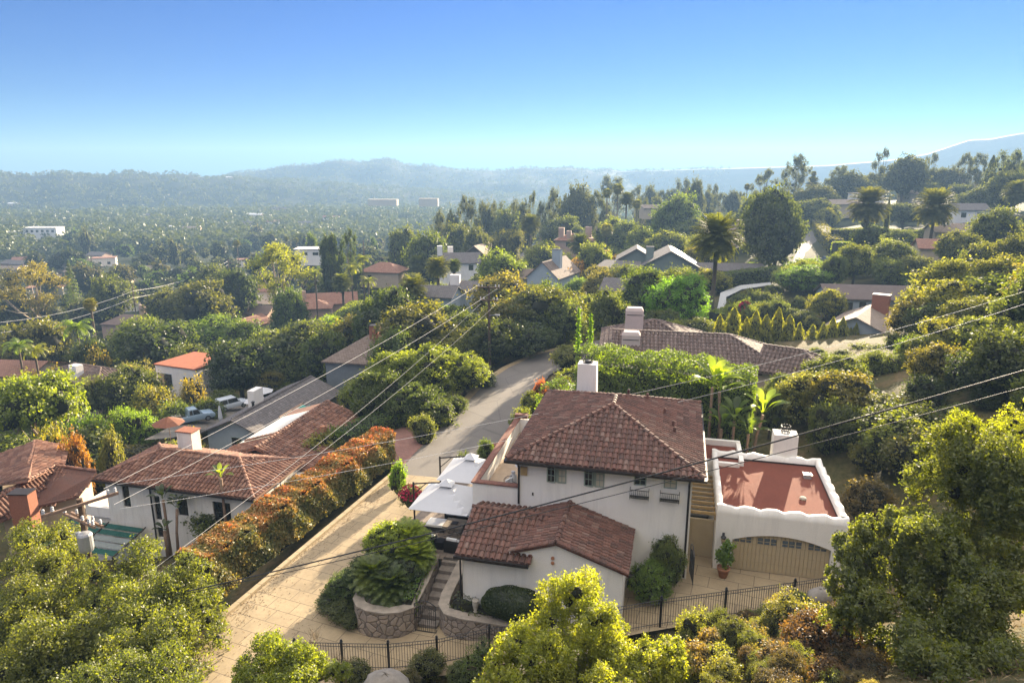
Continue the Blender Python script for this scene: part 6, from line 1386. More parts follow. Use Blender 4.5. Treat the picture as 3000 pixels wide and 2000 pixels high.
for x, y, w_, z, c in ((1700,672,60,112,(.06,.075,.03)),(1735,668,50,114,(.075,.09,.03)),(1765,672,60,112,(.05,.06,.028)),(1790,690,50,104,(.07,.085,.03)),(1690,700,50,104,(.08,.10,.03)),(1725,703,44,102,(.09,.11,.03)),(1820,705,60,104,(.05,.062,.026)),(1850,715,60,102,(.055,.065,.028)),(1755,695,40,104,(.07,.08,.03)),(1840,680,50,110,(.05,.06,.028)),(1870,725,50,99,(.06,.065,.03))):
    T('shrub', x, y, w_, z, c, "garden shrub in the sloping yard between the curving path and the boarded house", "shrub", "shrubs in the sloping yard", "garden_shrub", minh=1.2)
o = T('shrub',1712,691,34,103,(.06,.08,.03),"bush covered with magenta flowers in the sloping yard",cat="shrub",name="flowering_bush",minh=1.2)
sc_ = o.children[0].scale; link("flowers", npmesh("flowers", *leafquads(d_*np.array([.5*sc_.x,.5*sc_.y,.5*sc_.z])+np.array([0,0,.5*sc_.z]), d_, .3, .8, rgf)), BLOOM, o)

for x, y, w_, z, c in ((1810,815,70,74,(.07,.085,.03)),(1855,822,64,74,(.055,.065,.028)),(1900,812,70,75,(.08,.10,.03)),(1945,805,66,77,(.06,.07,.028)),(1985,790,70,79,(.085,.10,.03)),(2030,790,70,76,(.06,.07,.03)),(1880,840,60,68,(.06,.075,.03)),(1960,838,64,66,(.055,.07,.026)),(2050,850,70,62,(.07,.08,.03)),(2085,880,70,57,(.065,.07,.03)),(1925,800,50,81,(.07,.09,.028)),(1880,796,46,80,(.09,.105,.03))):
    T('shrub', x, y, w_, z, c, "low shrub on the bank below the columnar cypress row", "shrub", "low shrubs below the cypress row", "bank_shrub", minh=1.6)
# ================================================================== poles, wires, cars, umbrellas
def insul(e, x, y, z, mat=GALV, r=.09, h=.3):
    m = MB(); m.lathe([(.03,0),(r,.06),(r*.6,.10),(r,.15),(r*.6,.19),(r*.9,.24),(.03,h)], (x,y,z), 8); return m.build("insulator", mat, e)
pn = pt(182,1145,36); NP = Vector((pn.x, pn.y, 0)); gzn = gz(pn.x, pn.y); NT = pn.z
e = empty("utility_pole", (pn.x, pn.y, gzn), R(-48), "near wooden utility pole with cross arms and grey transformer at lower left", "utility pole")
H_ = NT - gzn; m = MB(); m.tube([(0,0,-.5),(0,0,H_)], [.19,.145], 10); m.build("pole", POLEWOOD, e)
AR = R(48)
def arm(e, z, L, off, yaw, w=.1, n=(), mat=ARMWOOD):
    a = part("crossarm", mat, e, (-L/2,L/2,off-w/2,off+w/2,z-.075,z+.075)); a.rotation_euler = (0,0,yaw)
    for x in n: o = insul(a, x, off, z+.075)
    return a
arm(e, H_-.25, 3.6, -.2, R(96), .12, (-1.7,-1.3,1.65,1.3)); arm(e, H_-1.15, 3.0, -.2, R(18), .1, (-1.3,.4,1.0,1.35)); arm(e, H_-1.3, 3.0, .2, R(18), .1, (-.9,.6,1.3))
t = MB(); t.lathe([(.0,-2.75),(.33,-2.75),(.36,-2.6),(.36,-1.85),(.30,-1.75),(.05,-1.7)], (.52,-.1,H_), 16); t.build("transformer", GALV, e)
t = MB(); t.lathe([(.1,-2.35),(.13,-2.3),(.13,-2.0),(.05,-1.95)], (-.3,-.25,H_), 8); t.build("cable_box", GALV, e)
b = MB(); b.box(-.2,.2,-.2,.2,H_-3.0,H_-2.75); b.build("yellow_marker", M("yellow_marker",(.5,.33,.03),.7,.1,3), e)
b = MB(); b.tube([(.25*math.cos(k*.35), -.28, H_-3.9+.25*math.sin(k*.35)) for k in range(19)], .02, 5); b.tube([(.55,-.1,H_-2.7),(.6,-.2,H_-3.2),(.2,-.25,H_-3.4)], .025, 5); b.build("cable_coil", GALV, e)
NEAR_A, NEAR_B = pt(268,1112,36), pt(275,1168,35); NEAR_C, NEAR_D = pt(238,1122,36.5), pt(262,1158,36)
pm = pt(1123,655,80); gm = gz(pm.x, pm.y); e = empty("utility_pole", (pm.x,pm.y,gm), R(-10), "dark utility pole with two cross arms rising from the oaks in mid distance", "utility pole"); H2 = pm.z-gm
m = MB(); m.tube([(0,0,-.5),(0,0,H2)], [.19,.14], 8); m.build("pole", POLEWOOD, e)
for z, L in ((-.25,2.6),(-1.75,2.2)):
    a = part("crossarm", POLEWOOD, e, (-L/2,L/2,-.2,-.08,H2+z-.07,H2+z+.07))
    for x in (-L/2+.1,-L/2+.5,L/2-.5,L/2-.1): insul(a, x, -.14, H2+z+.07)
q = MB(); q.tube([(0,-.1,H2-3.6),(.9,-.6,H2-3.4)], .04, 5); q.box(.8,1.4,-.75,-.5,H2-3.45,H2-3.33); q.build("street_light", GALV, e)
for x, y, zc, lab in ((303,653,225,"small distant utility pole above the left oaks"),(834,553,255,"thin distant pole right of the twin pines"),(523,596,300,"tiny far utility pole at the end of the sagging wires"),(2232,440,0,"")):
    if not zc: continue
    p = pt(x, y, zc); g = gz(p.x, p.y); e = empty("utility_pole", (p.x,p.y,g), 0, lab, "utility pole"); m = MB(); m.tube([(0,0,-.5),(0,0,p.z-g)], .17, 6); m.build("pole", POLEWOOD, e)
    if zc != 255: part("crossarm", POLEWOOD, e, (-.2,2.8,-.08,.08,p.z-g-1.6,p.z-g-1.45)); part("crossarm", POLEWOOD, e, (-.6,2.6,-.08,.08,p.z-g-3.6,p.z-g-3.45))
e = empty("wooden_post", tuple(pt(36,1522,30)-Vector((0,0,4))), 0, "weathered wooden post top at the bottom left corner", "post"); m = MB(); m.tube([(0,0,-2),(0,0,4)], .14, 8); m.build("post", ARMWOOD, e)
WIREL = M("bright_wire", (.75,.72,.66), .6, .1, 3); WIRED = M("dark_cable", (.03,.03,.032), .6, .2, 3)
def wire(a, b, sag, r, mat, label, group=None, n=26):
    a, b = Vector(a), Vector(b); m = MB(); m.tube([a.lerp(b,i/n) - Vector((0,0,sag*4*(i/n)*(1-i/n))) for i in range(n+1)], r, 5); o = m.build("power_line", mat); return tag(o, label, "power line", group)
MA, MBp = pt(1099,654,80), pt(1143,662,80)
wire(NEAR_C, MA, .5, .012, WIREL, "bright wire from the near pole to the left end of the far cross arm"); wire(NEAR_D, MBp, .6, .012, WIREL, "bright wire from the near pole to the right end of the far cross arm")
ML, MR_ = pt(1104,697,80), pt(1141,697,80); PL = pt(40,1528,30)
wire(ML, pt(40,1532,30), 1.0, .009, WIREL, "left of two service wires crossing the orange hedge to the corner post"); wire(MR_, pt(52,1540,30), 1.0, .009, WIREL, "right of two service wires crossing the orange hedge to the corner post")
RA, RB = pt(2500,622,52), pt(2500,648,51)
wa = wire(NEAR_A, RA, 1.55, .010, WIREL, "upper bright wire sweeping from the near pole across the main roof to the right"); wb = wire(NEAR_B, RB, 1.6, .010, WIREL, "lower bright wire sweeping from the near pole across the main roof to the right")
def beads(w_, a, b, sag):
    a, b = Vector(a), Vector(b); m = MB()
    for i in range(26): t = .012 + i*.0042; p = a.lerp(b,t) - Vector((0,0,sag*4*t*(1-t))); m.lathe([(.0,-.035),(.035,0),(.0,.035)], tuple(p), 6)
    o = m.build("string_insulator", GALV, w_); o["kind"] = "stuff"
beads(wa, NEAR_A, RA, 1.55); beads(wb, NEAR_B, RB, 1.6)
wire(pt(430,1357,33), pt(2560,790,21), .35, .032, WIRED, "thick black cable crossing the white house from lower left to right edge"); wire(pt(430,1362,33), pt(2560,832,22), .35, .017, WIRED, "thin black cable below the thick one across the white house")
P1, P2 = pt(303,668,225), pt(523,601,300)
for i, (dy, lab) in enumerate(((0,"upper far wire between two small distant poles"),(16,"lower far wire between two small distant poles"))):
    wire(pt(306,668+dy,225), pt(523,600+dy*.5,300), 2, .05, WIREL, lab); wire(pt(306,668+dy,225), pt(-60,745+dy*1.6,180), 2, .05, WIREL, lab.replace("between two small distant poles","running left from the small distant pole"))
# ---- cars
RUB = M("tyre_rubber", (.015,.015,.015), .8, .2, 9); RIM = M("wheel_rim", (.35,.35,.36), .35, .1, 5, metal=.8); CHROME = M("headlamp_glass", (.7,.7,.68), .15, .05, 5, spec=.8); TAILR = M("tail_lamp", (.35,.02,.02), .3, .1, 5)
def loft(sections, name, mat, parent):
    """sections: list of (x, [(y,z)...]) closed profiles along x"""
    m = MB(); n = len(sections[0][1]); vs = [(x,y,z) for x, pr in sections for y, z in pr]; fs = [(i*n+k,i*n+(k+1)%n,(i+1)*n+(k+1)%n,(i+1)*n+k) for i in range(len(sections)-1) for k in range(n)]
    m.add(vs, fs + [tuple(range(n-1,-1,-1)), tuple(range((len(sections)-1)*n,len(sections)*n))]); o = m.build(name, mat, parent, True)
    mo = o.modifiers.new("b",'BEVEL'); mo.width = .03; mo.segments = 2; return o
def car(loc, yaw, paint, label, kind="pickup", name="parked_car", cat="car"):
    e = empty(name, loc, yaw, label, cat); L, W_ = (5.4,1.9) if kind == "pickup" else (4.6,1.8); w = W_/2; hb = 1.02 if kind == "pickup" else .95
    def sec(x, h, ww=1.0, zb=.32): return (x, [(-w*ww,zb),(w*ww,zb),(w*ww*1.0,h*.7),(w*ww*.94,h),(-w*ww*.94,h),(-w*ww,h*.7)])
    loft([sec(-L/2,hb*.93,.92,.42),sec(-L/2+.15,hb),sec(-.2,hb),sec(L/2-1.4,hb),sec(L/2-.25,hb*.88),sec(L/2,hb*.72,.9,.42)], "body", paint, e)
    x0, x1 = (-.55,1.15) if kind == "pickup" else (-L/2+.25, .95); ht = 1.78 if kind == "pickup" else (1.72 if kind == "suv" else 1.45)
    cab = [(x0,[(-w*.9,hb-.03),(w*.9,hb-.03),(w*.9,hb+.0),(-w*.9,hb+.0)]),(x0+.18,[(-w*.9,hb-.03),(w*.9,hb-.03),(w*.76,ht),(-w*.76,ht)]),(x1-.55,[(-w*.9,hb-.03),(w*.9,hb-.03),(w*.76,ht),(-w*.76,ht)]),(x1+.15,[(-w*.9,hb-.03),(w*.9,hb-.03),(w*.9,hb),(-w*.9,hb)])]
    loft(cab, "cabin", paint, e)
    wn = MB(); a = hb+.08; t = ht-.12; f = lambda z: w*(.9-.14*(z-hb)/(ht-hb))+.006
    for s in (-1,1):
        for xa, xb in ((x0+.25,(x0+x1)/2-.25),((x0+x1)/2-.17,x1-.42)):
            q = [(xa,s*f(a),a),(xb+.2 if xb > .3 else xb,s*f(a),a),(xb,s*f(t),t),(xa,s*f(t),t)]; wn.add(q, [(0,1,2,3) if s < 0 else (3,2,1,0)])
    wn.build("side_window", GLASS, e); ws = MB(); k = lambda z: x1+.15-.70*(z-hb)/(ht-hb)+.015
    ws.add([(k(a),-w*.8,a),(k(a),w*.8,a),(k(t),w*.7,t),(k(t),-w*.7,t)],[(0,1,2,3)]); ws.build("windscreen", GLASS, e)
    if kind == "pickup": part("cargo_bed", DARKMETAL, e, (-L/2+.22,x0-.1,-w*.80,w*.80,hb-.02,hb+.015)); part("cargo", CONC, e, (-L/2+.5,-1.2,-.5,.55,hb+.016,hb+.18))
    for x in (-L/2+.95, L/2-.95):
        for s in (-1,1):
            m = MB(); m.tube([(x,s*(w-.20),.34),(x,s*(w+.02),.34)], .34, 14); wh = m.build("wheel", RUB, e); m = MB(); m.tube([(x,s*(w-.05),.34),(x,s*(w+.035),.34)], .2, 10); m.build("rim", RIM, wh)
    for s in (-1,1): part("headlight", CHROME, e, (L/2-.06,L/2+.012,s*w*.62-.17,s*w*.62+.17,.60,.74)); part("tail_light", TAILR, e, (-L/2-.012,-L/2+.05,s*w*.7-.1,s*w*.7+.1,.62,.9))
    return e
def at(x, y, z): p = zat(x, y, z); return (p.x, p.y, z)
BLUEP = M("pale_blue_paint", (.22,.29,.34), .3, .08, 1.5, spec=.6); GREYP = M("silver_paint", (.42,.45,.47), .3, .06, 1.5, spec=.6); DARKP = M("dark_paint", (.05,.05,.055), .3, .1, 2, spec=.6)
def zc_at(x, y, zc): p = pt(x, y, zc); return (p.x, p.y, p.z)
def clear_ground(): pass
LANE = M("lane_asphalt", (.16,.14,.115), .9, .3, 1.5)
lane = [((330,1010,72),(395,1005,72)),((400,975,84),(470,985,84)),((480,948,93),(545,955,93)),((560,915,104),(610,925,104))]
ribbon("side_lane", [zc_at(*a) for a, b in lane], [zc_at(*b) for a, b in lane], LANE, 3)
ribbon("upper_lane", [zc_at(60,985,92), zc_at(150,962,94), zc_at(215,932,96)], [zc_at(70,1015,91), zc_at(170,980,93), zc_at(235,945,95)], LANE, 3)
car(zc_at(440,968,86), R(40), BLUEP, "pale blue pickup truck with a loaded bed parked in the side lane", "pickup", cat="pickup")
car(zc_at(532,937,96), R(48), GREYP, "silver sport utility car parked beyond the pickup", "suv")
fz = -1.2
ribbon("far_road", [at(1800,628,-2.2), at(1822,600,-1.6), at(1832,570,-.8), at(1845,548,0), at(1862,530,.6)], [at(1915,625,-2.2), at(1912,600,-1.6), at(1895,575,-.8), at(1880,550,0), at(1878,530,.6)], ASPH, 4)
ribbon("ridge_road", [at(1185,590,-10.2), at(1225,565,-9.5), at(1255,545,-9)], [at(1205,600,-10.2), at(1245,572,-9.5), at(1268,548,-9)], ASPH, 3)
ribbon("garden_path", [at(1645,720,-2.6), at(1655,672,-2.6), at(1700,655,-2.3), at(1770,648,-1.9)], [at(1668,715,-2.6), at(1668,682,-2.6), at(1705,664,-2.3), at(1772,654,-1.9)], M("pale_path",(.40,.40,.38),.9,.2,2), 2)
car(at(1897,602,-1.55), R(96), DARKP, "dark car parked at the right side of the far road", "sedan")
# ---- round garden umbrellas
def parasol(x, y, zc, r, mat, label, group=None, h=2.6, closed=False):
    p = pt(x, y, zc); e = empty("garden_umbrella", (p.x,p.y,p.z-h), random.random(), label, "umbrella", group); m = MB(); m.tube([(0,0,-.3),(0,0,h)], .03, 6); m.build("pole", ARMWOOD, e)
    m = MB(); m.lathe([(r,-.62),(r*.55,-.3),(.04,.0)], (0,0,h), 8) if not closed else m.lathe([(.16,-2.0),(.26,-1.6),(.16,-.5),(.05,0)], (0,0,h), 10); m.build("canopy", mat, e)
parasol(600,889,101,1.7,CLOTHW,"open white garden umbrella nearest the grey shingle chimney"); parasol(585,910,97,1.7,CLOTHW,"open white garden umbrella lower and left of the other open one"); parasol(503,931,84,.3,CLOTHW,"closed white umbrella standing beside the grey shingle roof",None,2.6,True)
parasol(385,957,64,1.45,M("rust_canvas",(.22,.09,.05),.9,.2,3),"rust coloured garden umbrella behind the older house chimney")
# sail canopy pergola between the older house and the shingle house
c = pt(715,946,67); e = empty("sail_canopy", (c.x,c.y,c.z-2.6), YAW, "pergola with wavy green and white shade sails behind the rear tile roof", "pergola"); GS = M("sea_green_sail",(.05,.30,.24),.8,.15,2)
for i in range(4):
    y0 = -1.9+i*1.0; mm = MB(); n = 24; vs = []
    for j in range(n+1):
        x = -2.1 + 4.2*j/n; z = 2.5 - .16*abs(math.sin(j*math.pi/4))
        vs += [(x,y0,z),(x,y0+.95,z+.02)]
    mm.add(vs, [(2*j,2*j+2,2*j+3,2*j+1) for j in range(n)]); o = mm.build("shade_sail", GS if i in (0,3) else CLOTHW, e); so = o.modifiers.new("t",'SOLIDIFY'); so.thickness = .02
for x in (-2.2,2.2):
    part("beam", ARMWOOD, e, (x-.07,x+.07,-2.1,2.2,2.55,2.68))
    for y in (-2.0,2.1): part("post", ARMWOOD, e, (x-.09,x+.09,y-.09,y+.09,-1.2,2.548))
# boulders
for i, (x, y, zc, s, lab) in enumerate(((885,1560,27,.75,"large grey boulder at the bottom edge below the iron fence"),(1290,1560,26,.5,"grey rock half hidden under the bright foreground bush"),(1885,1360,30.5,.45,"pale boulder at the right end of the iron fence"))):
    p = pt(x, y, zc); rgb_ = np.random.default_rng(i+40); v, q = blob((0,0,0), (s*1.25,s,s*.8), rgb_, 14, 9, .09); o = link("boulder", npmesh("boulder", v, q, True), ROCK, None, (p.x,p.y,p.z-s*.4)); tag(o, lab, "boulder")
rgk = random.Random(3); d = (CURB1-CURB0).normalized(); s_ = Vector((d.y,-d.x,0))
for i in range(9):
    t = 5 + i*.8 + rgk.random()*.5 + (4 if i > 5 else 0); p = CURB0 + d*t - s_*(.75+rgk.random()*.5); q = rgk.uniform(.16,.34); v, f = blob((0,0,0), (q*1.4,q,q*.7), np.random.default_rng(i+60), 9, 6, .12); o = link("edging_rock", npmesh("edging_rock", v, f, True), ROCK, None, (p.x,p.y,gz(p.x,p.y)+.1)); tag(o, "small edging rock along the left driveway kerb", "rock", "edging rocks by the driveway kerb")
# ================================================================== foreground bushes and hillside scrub
def bigbush(lobes, nleaf, leaf, color, label, seed, name="shrub", cat="shrub", stem=True, mat=None, aspect=.5, tips=None, wild=.8):
    """lobes in the picture: (x, ytop, width px, zc, height m)"""
    rg = np.random.default_rng(seed); P = []; 
    for x, y, w_, zc, h in lobes:
        t = pt(x, y, zc); P.append((t, w_*zc/F/2, h))
    o = P[0][0].copy(); o.z = min(p.z-h for p, r, h in P); cl, cr = [], []; parts = []
    tot = sum(r*r for _, r, _ in P)
    for t, r, h in P:
        c = np.array(t-o) - np.array([0,0,h*.52]); n = max(16, int(90*r*r/tot))
        for k in range(n):
            d = unit(rg.normal(0,1,3)+np.array([0,0,.25])); q = rg.uniform(.35,.9); cl.append(c + d*np.array([r,r,h*.52])*q); cr.append(rg.uniform(.2,.36)*min(r,h*.6))
    cl, cr = np.array(cl), np.array(cr); C, Rr, N = lob_clumps(cl, cr, 22, rg, (.16,.4), .45); parts.append(spray(C, Rr, N, nleaf, leaf, rg, aspect, wild, 1.35))
    for c, r in zip(cl, cr):
        if rg.random() < .6: parts.append(blob(tuple(c), (r*.34,)*3, rg, 6, 4))
    e = empty(name, tuple(o), 0, label, cat); link("foliage", npmesh(name, *join(parts), mats=(mat or LEAFN, CORE)), None, e, None, color)
    if stem:
        m = MB()
        for i in range(0, len(cl), max(1, len(cl)//16)): m.tube([(0,0,-.8),tuple(cl[i]*.5+np.array([0,0,.1])),tuple(cl[i])], [.09,.05,.015], 5)
        m.build("branches", BARK, e)
    if tips:
        k = rg.choice(len(cl), tips); d = unit(rg.normal(0,1,(tips,3))+np.array([0,0,1.2])); C = cl[k] + d*(cr[k]*1.15)[:,None]; C = np.repeat(C, 7, 0) + rg.normal(0,.035,(tips*7,3))*np.array([1,1,1.6])
        link("flower_plumes", npmesh("plumes", *leafquads(C, rg.normal(0,1,(tips*7,3)), .07, .6, rg)), M("cream_plumes",(.50,.42,.24),.9,.25,5), e)
    return e
SUMAC = (.145,.158,.024)
bigbush([(1325,1338,270,24,2.9),(1235,1425,230,23,2.5),(1440,1435,240,23,2.8),(1350,1470,420,22.5,2.6),(1180,1462,190,22.5,2.1),(1530,1478,150,22.5,1.9),(1160,1520,140,22,1.6)], 125000, .10, SUMAC, "large bright yellow green flowering shrub in the centre foreground", 1, tips=260)
bigbush([(640,1478,200,24.5,2.2),(740,1510,130,25,1.6),(570,1530,120,24,1.6)], 34000, .10, (.105,.125,.024), "yellow green bush at the bottom edge left of the iron fence", 2)
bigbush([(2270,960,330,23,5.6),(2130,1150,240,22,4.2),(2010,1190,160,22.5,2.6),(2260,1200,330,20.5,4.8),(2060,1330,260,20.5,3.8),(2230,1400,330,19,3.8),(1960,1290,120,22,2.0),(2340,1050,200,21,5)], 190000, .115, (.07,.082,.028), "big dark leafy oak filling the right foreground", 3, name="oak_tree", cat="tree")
bigbush([(2215,945,120,24,1.3),(2300,985,140,23.5,1.6),(2345,905,110,23,2.0)], 9000, .085, (.135,.15,.018), "glowing yellow green leafy tips at the right edge above the dark oak", 4)
bigbush([(330,1248,230,35,5),(420,1280,180,34.5,4.6),(250,1300,220,34,5),(440,1370,180,33,4.5),(330,1390,330,32,5),(470,1330,110,34.5,3.6)], 80000, .14, (.082,.094,.026), "broad olive green bush left of the driveway", 5)
bigbush([(60,1205,210,38,6),(130,1270,200,36,5.5),(40,1330,240,34,6),(160,1400,300,31,5),(60,1480,260,29,5),(280,1470,240,29.5,4)], 90000, .14, (.085,.095,.027), "broad olive green bush at the lower left corner", 6)
bigbush([(330,1500,220,28,3.5),(200,1540,200,27,3),(400,1555,110,27,2.0)], 30000, .11, (.07,.085,.026), "green bush at the bottom edge left of the driveway", 7)
bigbush([(100,1205,90,40,3.4),(140,1200,80,41,3.2)], 5000, .10, (.115,.12,.024), "yellow green bush behind the near utility pole", 8)
bigbush([(1110,1478,90,27.5,1.3),(1090,1510,80,27,1.2)], 4500, .06, (.04,.062,.022), "dark green bush on the fence line left of the bright shrub", 9)
bigbush([(2000,1480,130,22,1.0)], 3500, .06, (.12,.14,.022), "yellow green low bush at the bottom right edge", 10)
# low scrub by the right fence: small shrubs one by one
HS = [(1590,1420,44,29.5,(.08,.12,.025),"bright green sapling bush at the left foot of the right fence"),(1645,1408,50,29.6,(.085,.125,.025),"bright green bush right of the sapling bush by the fence"),(1715,1395,46,29.8,(.08,.115,.028),"bright green bush under the middle fence post"),(1760,1400,60,29.3,(.10,.11,.06),"pale grey green bush along the fence"),(1840,1370,60,29.8,(.09,.11,.03),"green bush at the third fence post"),(1875,1375,50,29.6,(.11,.11,.03),"yellowish bush near the fence's right end"),(1820,1420,110,27.5,(.12,.115,.04),"pale yellow feathery scrub below the fence"),(1905,1430,100,26.5,(.13,.12,.045),"straw coloured feathery scrub right of the pale yellow one"),(1860,1475,130,25,(.075,.04,.03),"dark reddish dry bush on the slope"),(1940,1480,110,24,(.07,.038,.032),"dark purple brown dry bush on the slope"),(1780,1510,90,24.5,(.085,.055,.04),"dry brown twiggy bush in the slope's middle"),(1640,1470,90,26,(.12,.085,.04),"straw brown low scrub below the bright saplings"),(1710,1460,90,26.5,(.13,.10,.05),"tan dry scrub below the fence"),(1600,1520,100,24.5,(.11,.08,.035),"tan and green low scrub beside the bright shrub"),(1660,1540,90,23.5,(.10,.10,.03),"yellow green weeds at the bottom edge"),(1900,1545,100,22.5,(.08,.045,.03),"reddish dry weeds at the bottom edge"),(985,1520,80,27,(.05,.055,.025),"dark low scrub below the left fence"),(1060,1535,80,26.5,(.05,.065,.028),"green low scrub below the left fence near the boulder"),(940,1545,60,26.5,(.055,.05,.025),"brown low scrub beside the large boulder"),(820,1540,80,26,(.06,.065,.028),"low scrub left of the large boulder")]
def GP(x, y):
    """where the picture ray through (x, y) meets the terrain"""
    d = rdir(x, y); t = np.linspace(8, 70, 1200); P = np.array([0,0,CAMZ])[None] + t[:,None]*np.array(d)[None]; k = np.argmax(P[:,2] < hz(P[:,0], P[:,1])); return P[k], t[k]
for x, y, w_, z, c, lab in HS:
    p, zc = GP(x, y+34); wd = w_*zc/F; mk('shrub', (p[0],p[1],p[2]-.1), wd, wd*.85, c, lab, "shrub", None, "scrub")
rgS = random.Random(12)
for i in range(90):
    x, y = rgS.uniform(1545,2010), rgS.uniform(1440,1640); p, zc = GP(x, y); wd = rgS.uniform(40,95)*zc/F
    mk(rgS.choice(['olive','pepper','shrub']), (p[0],p[1],p[2]-.25), wd, wd*rgS.uniform(.7,1.25), rgS.choice([(.055,.036,.028),(.05,.032,.03),(.075,.058,.034),(.10,.085,.04),(.08,.09,.03),(.11,.115,.035),(.06,.046,.034),(.05,.055,.025)]), "low dry scrub tuft on the slope below the right fence", "shrub", "dry scrub tufts on the near slope", "scrub_tuft")
def dead_stalks(x, y, zc, label, seed, h=1.5):
    p = pt(x, y, zc); rg = random.Random(seed); e = MB()
    for i in range(9):
        a = rg.uniform(0,6.3); l_ = h*rg.uniform(.6,1); e.tube([(0,0,0),(.1*math.cos(a),.1*math.sin(a),l_*.5),(.3*math.cos(a),.3*math.sin(a),l_)], [.012,.008,.004], 4)
        for k in range(4): b = rg.uniform(0,6.3); e.tube([(.2*math.cos(a),.2*math.sin(a),l_*.75),(.2*math.cos(a)+.22*math.cos(b),.2*math.sin(a)+.22*math.sin(b),l_*.95+rg.uniform(0,.15))], .005, 3)
    o = e.build("dry_stalks", M("dry_straw",(.30,.22,.13),.95,.3,8) if "dry_straw" not in bpy.data.materials else bpy.data.materials["dry_straw"], None, False, (p.x,p.y,p.z-h)); tag(o, label, "plant")
dead_stalks(712,1440,25.5,"bare dry flower stalks above the bottom left bush",1,1.7); dead_stalks(790,1500,25.5,"bare twiggy stalks before the left fence",2,1.3); dead_stalks(1960,1440,24,"bare dry twigs on the right slope",3,1.4)
# grass and litter on the near slope
def litter():
    rg = np.random.default_rng(31); n = 26000; x = rg.uniform(-26,24,n); y = rg.uniform(12,34,n)
    k = (y < 26.2 + np.where(x > 4, (x-4)*.28, 0)) & (x > -14) | (x < -16 - .0*(y)) ; d = (x + 18.4) - (y-20.5)*.34; k &= (d < -1.0) | (y < 26.0 + np.clip((x-3)*.25,0,4)); k &= ~((x > -17.5) & (x < -8) & (d > -.7)); x, y = x[k], y[k]; z = hz(x, y)
    C = np.stack([x, y, z+.08], 1); V, Q = leafquads(C, rg.normal(0,1,(len(x),3)), .20, .14, rg, 1)
    o = link("dry_grass", npmesh("dry_grass", V, Q), leafmat("straw", [(.2,(.07,.05,.025)),(.5,(.17,.115,.05)),(.8,(.27,.20,.10))], .3, .5, False)); tag(o, kind="stuff")
litter()

def leaf_litter():
    rg = np.random.default_rng(77); d = CURB1-CURB0; n = 2600; t = rg.uniform(0,1,n); q = np.abs(rg.normal(0,1,n)); off = np.where(rg.random(n) < .6, q*.55, rg.uniform(0,5.5,n))
    x = CURB0.x + d.x*t + off*.947; y = CURB0.y + d.y*t - off*.322; C = np.stack([x, y, np.full(n,-1.888)], 1)
    V, Q = leafquads(C, np.tile([0,0,1.],(n,1)), .075, .6, rg, .25); V[:,2] = np.maximum(V[:,2], -1.893)
    o = link("leaf_litter", npmesh("leaf_litter", V, Q), leafmat("fallen_leaves", [(.2,(.05,.035,.018)),(.5,(.13,.08,.035)),(.8,(.22,.13,.05))], .2, .5, False)); tag(o, kind="stuff")
leaf_litter()
# ================================================================== remaining woodland between the measured things
rgF = np.random.default_rng(23); random.seed(11)
ROADS = [np.array(p)[:, :2] for p in PADS]
HOUSES = [(o.matrix_world.translation.x if False else o.location.x, o.location.y) for o in bpy.data.objects if o.parent is None and o.get("category") == "house"]
def free(x, y, r):
    if y < 52 and -19 - (52-y)*.4 < x < 22: return False
    for p in ROADS:
        c = p.mean(0)
        if np.hypot(*(c-[x,y])) < 40:
            for a, b in zip(p, np.roll(p, -1, 0)):
                ab = b-a; t = np.clip(((x-a[0])*ab[0]+(y-a[1])*ab[1])/max(ab@ab,1e-6),0,1); q = a+ab*t
                if np.hypot(q[0]-x, q[1]-y) < r+.3: return False
            if inpoly((x,y), [tuple(q) for q in p]): return False
    for hx, hy in HOUSES:
        if abs(hx-x) < 6.5+r*.6 and abs(hy-y) < 6.0+r*.6: return False
    return True
FILLC = [OAK, OAK, DARK, (.06,.075,.028), BROWNG, (.07,.085,.03), OLIVE, BRIGHT, (.10,.115,.03), (.11,.11,.03), (.085,.10,.03)]
ZONES = [("in the wooded belt on the left slope", "on the left slope"), ("among the crowded crowns of the central ridge", "on the central ridge"), ("on the right hand hillside", "on the right hillside")]
cnt = [0, 0, 0]; tries = 0
while tries < 9000:
    tries += 1; th = rgF.uniform(-.80,.95); r = math.exp(rgF.uniform(math.log(46), math.log(330))); x, y = r*math.sin(th), r*math.cos(th)
    zi = 0 if th < -.12 else (1 if th < .28 else 2)
    if cnt[zi] >= (230, 230, 280)[zi]: continue
    big = rgF.random() < .5; wd = rgF.uniform(5,9.5) if big else rgF.uniform(2.6,5); h = wd*rgF.uniform(.6,.95)
    if r < 70: wd *= .6; h *= .6
    g = gz(x, y); px, py, zc = prj(x, y, g+h); _, pb, _ = prj(x, y, g)
    if not (-300 < px < 2900) or (r > 170 and not (-60 < px < 2410)) or py < 470 + (px < 1150)*75: continue
    wp = wd*F/zc
    if blocked(px, py, wp, zc, pb) or not free(x, y, wd*.4): continue
    lab, grp = ZONES[zi]; cnt[zi] += 1; lab = ("rounded oak " if big else "low green shrub ") + lab; grp = ("oaks " if big else "shrubs ") + grp
    mk('oak' if big else 'shrub', (x, y, g-.1), wd, h, random.choice(FILLC), lab, "tree" if big else "shrub", grp, "woodland_tree" if big else "woodland_shrub", parts=(r < 120))
print("FILL", cnt)
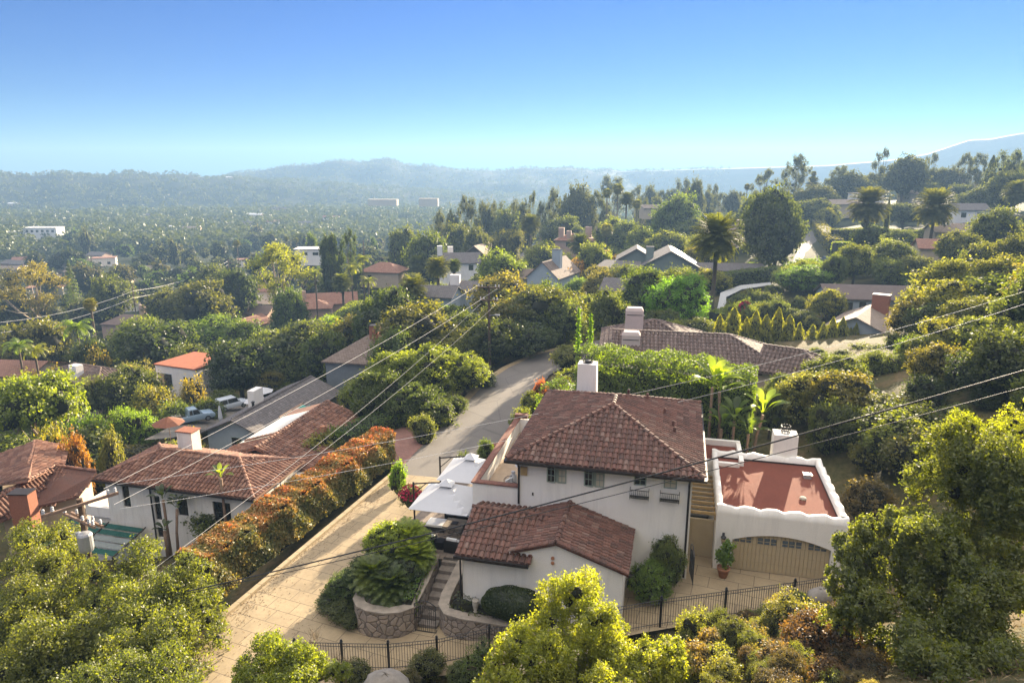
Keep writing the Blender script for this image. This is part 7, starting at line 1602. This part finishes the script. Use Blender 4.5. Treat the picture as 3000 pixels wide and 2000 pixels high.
# ================================================================== far valley: one woodland mass, a few hundred single trees in front of it
def woodland():
    rg = np.random.default_rng(3)
    def far_ok(x, y):  return True
    Cs, Rs, Hs = [], [], []
    N = 30000
    th = rg.uniform(-.74, .74, N); lr = rg.uniform(math.log(560), math.log(2450), N); r = np.exp(lr)
    keep = ~((th > .30) & (r > 1500)) & (rg.random(N) < np.clip((r/1500)**.9, .25, 1))
    th, r = th[keep], r[keep]; X, Y = r*np.sin(th), r*np.cos(th); Z = hz(X, Y)
    n = len(X); rad = rg.uniform(3.0,7.0,n)*np.where(r > 1200, .62, 1); hh = rad*rg.uniform(1.0,2.2,n)
    tall = rg.random(n) < .07; hh[tall] *= 1.7; rad[tall] *= .6
    cnt = np.where(r < 1100, 60, np.where(r < 2000, 30, 14))
    idx = np.repeat(np.arange(n), cnt); m = len(idx)
    d = unit(rg.normal(0,1,(m,3)) + np.array([0,0,.3])); sub = unit(rg.normal(0,1,(m,3)))
    P = np.stack([X[idx] + d[:,0]*rad[idx], Y[idx] + d[:,1]*rad[idx], Z[idx] + hh[idx]*.5 + d[:,2]*hh[idx]*.5], 1) + sub*rad[idx][:,None]*.18
    V, Q = leafquads(P, d, 1.0, .7, rg, .5)
    s = (rad[idx]*np.where(cnt[idx]==60, .5, np.where(cnt[idx]==30, .7, 1.0)))
    V = (V.reshape(-1,4,3) - P[:,None])*s[:,None,None] + P[:,None]
    o = link("valley_woodland", npmesh("valley_woodland", V.reshape(-1,3), Q), LEAFFAR, None, None, (.065,.076,.036)); tag(o, kind="stuff")
woodland()
rg9 = np.random.default_rng(17); nv = 0
while nv < 290:
    th = rg9.uniform(-.72, .2); r = math.exp(rg9.uniform(math.log(255), math.log(640))); x, y = r*math.sin(th), r*math.cos(th)
    if th > .02 and r < 330: continue
    c = random.choice([OAK, OAK, BRIGHT, OLIVE, DARK, BROWNG, GREY]); wd = random.uniform(7, 15); h = wd*random.uniform(.65, 1.15)
    if random.random() < .1: wd *= .5; h *= 1.4
    px, py, zc = prj(x, y, gz(x, y) + h)
    if py < 455: continue
    if blocked(px, py, wd*F/zc, zc): continue
    mk('far', (x, y, gz(x, y)), wd, h, c, "rounded tree among the crowded treetops on the hazy valley floor", "tree", "trees on the hazy valley floor", "valley_tree", parts=False); nv += 1
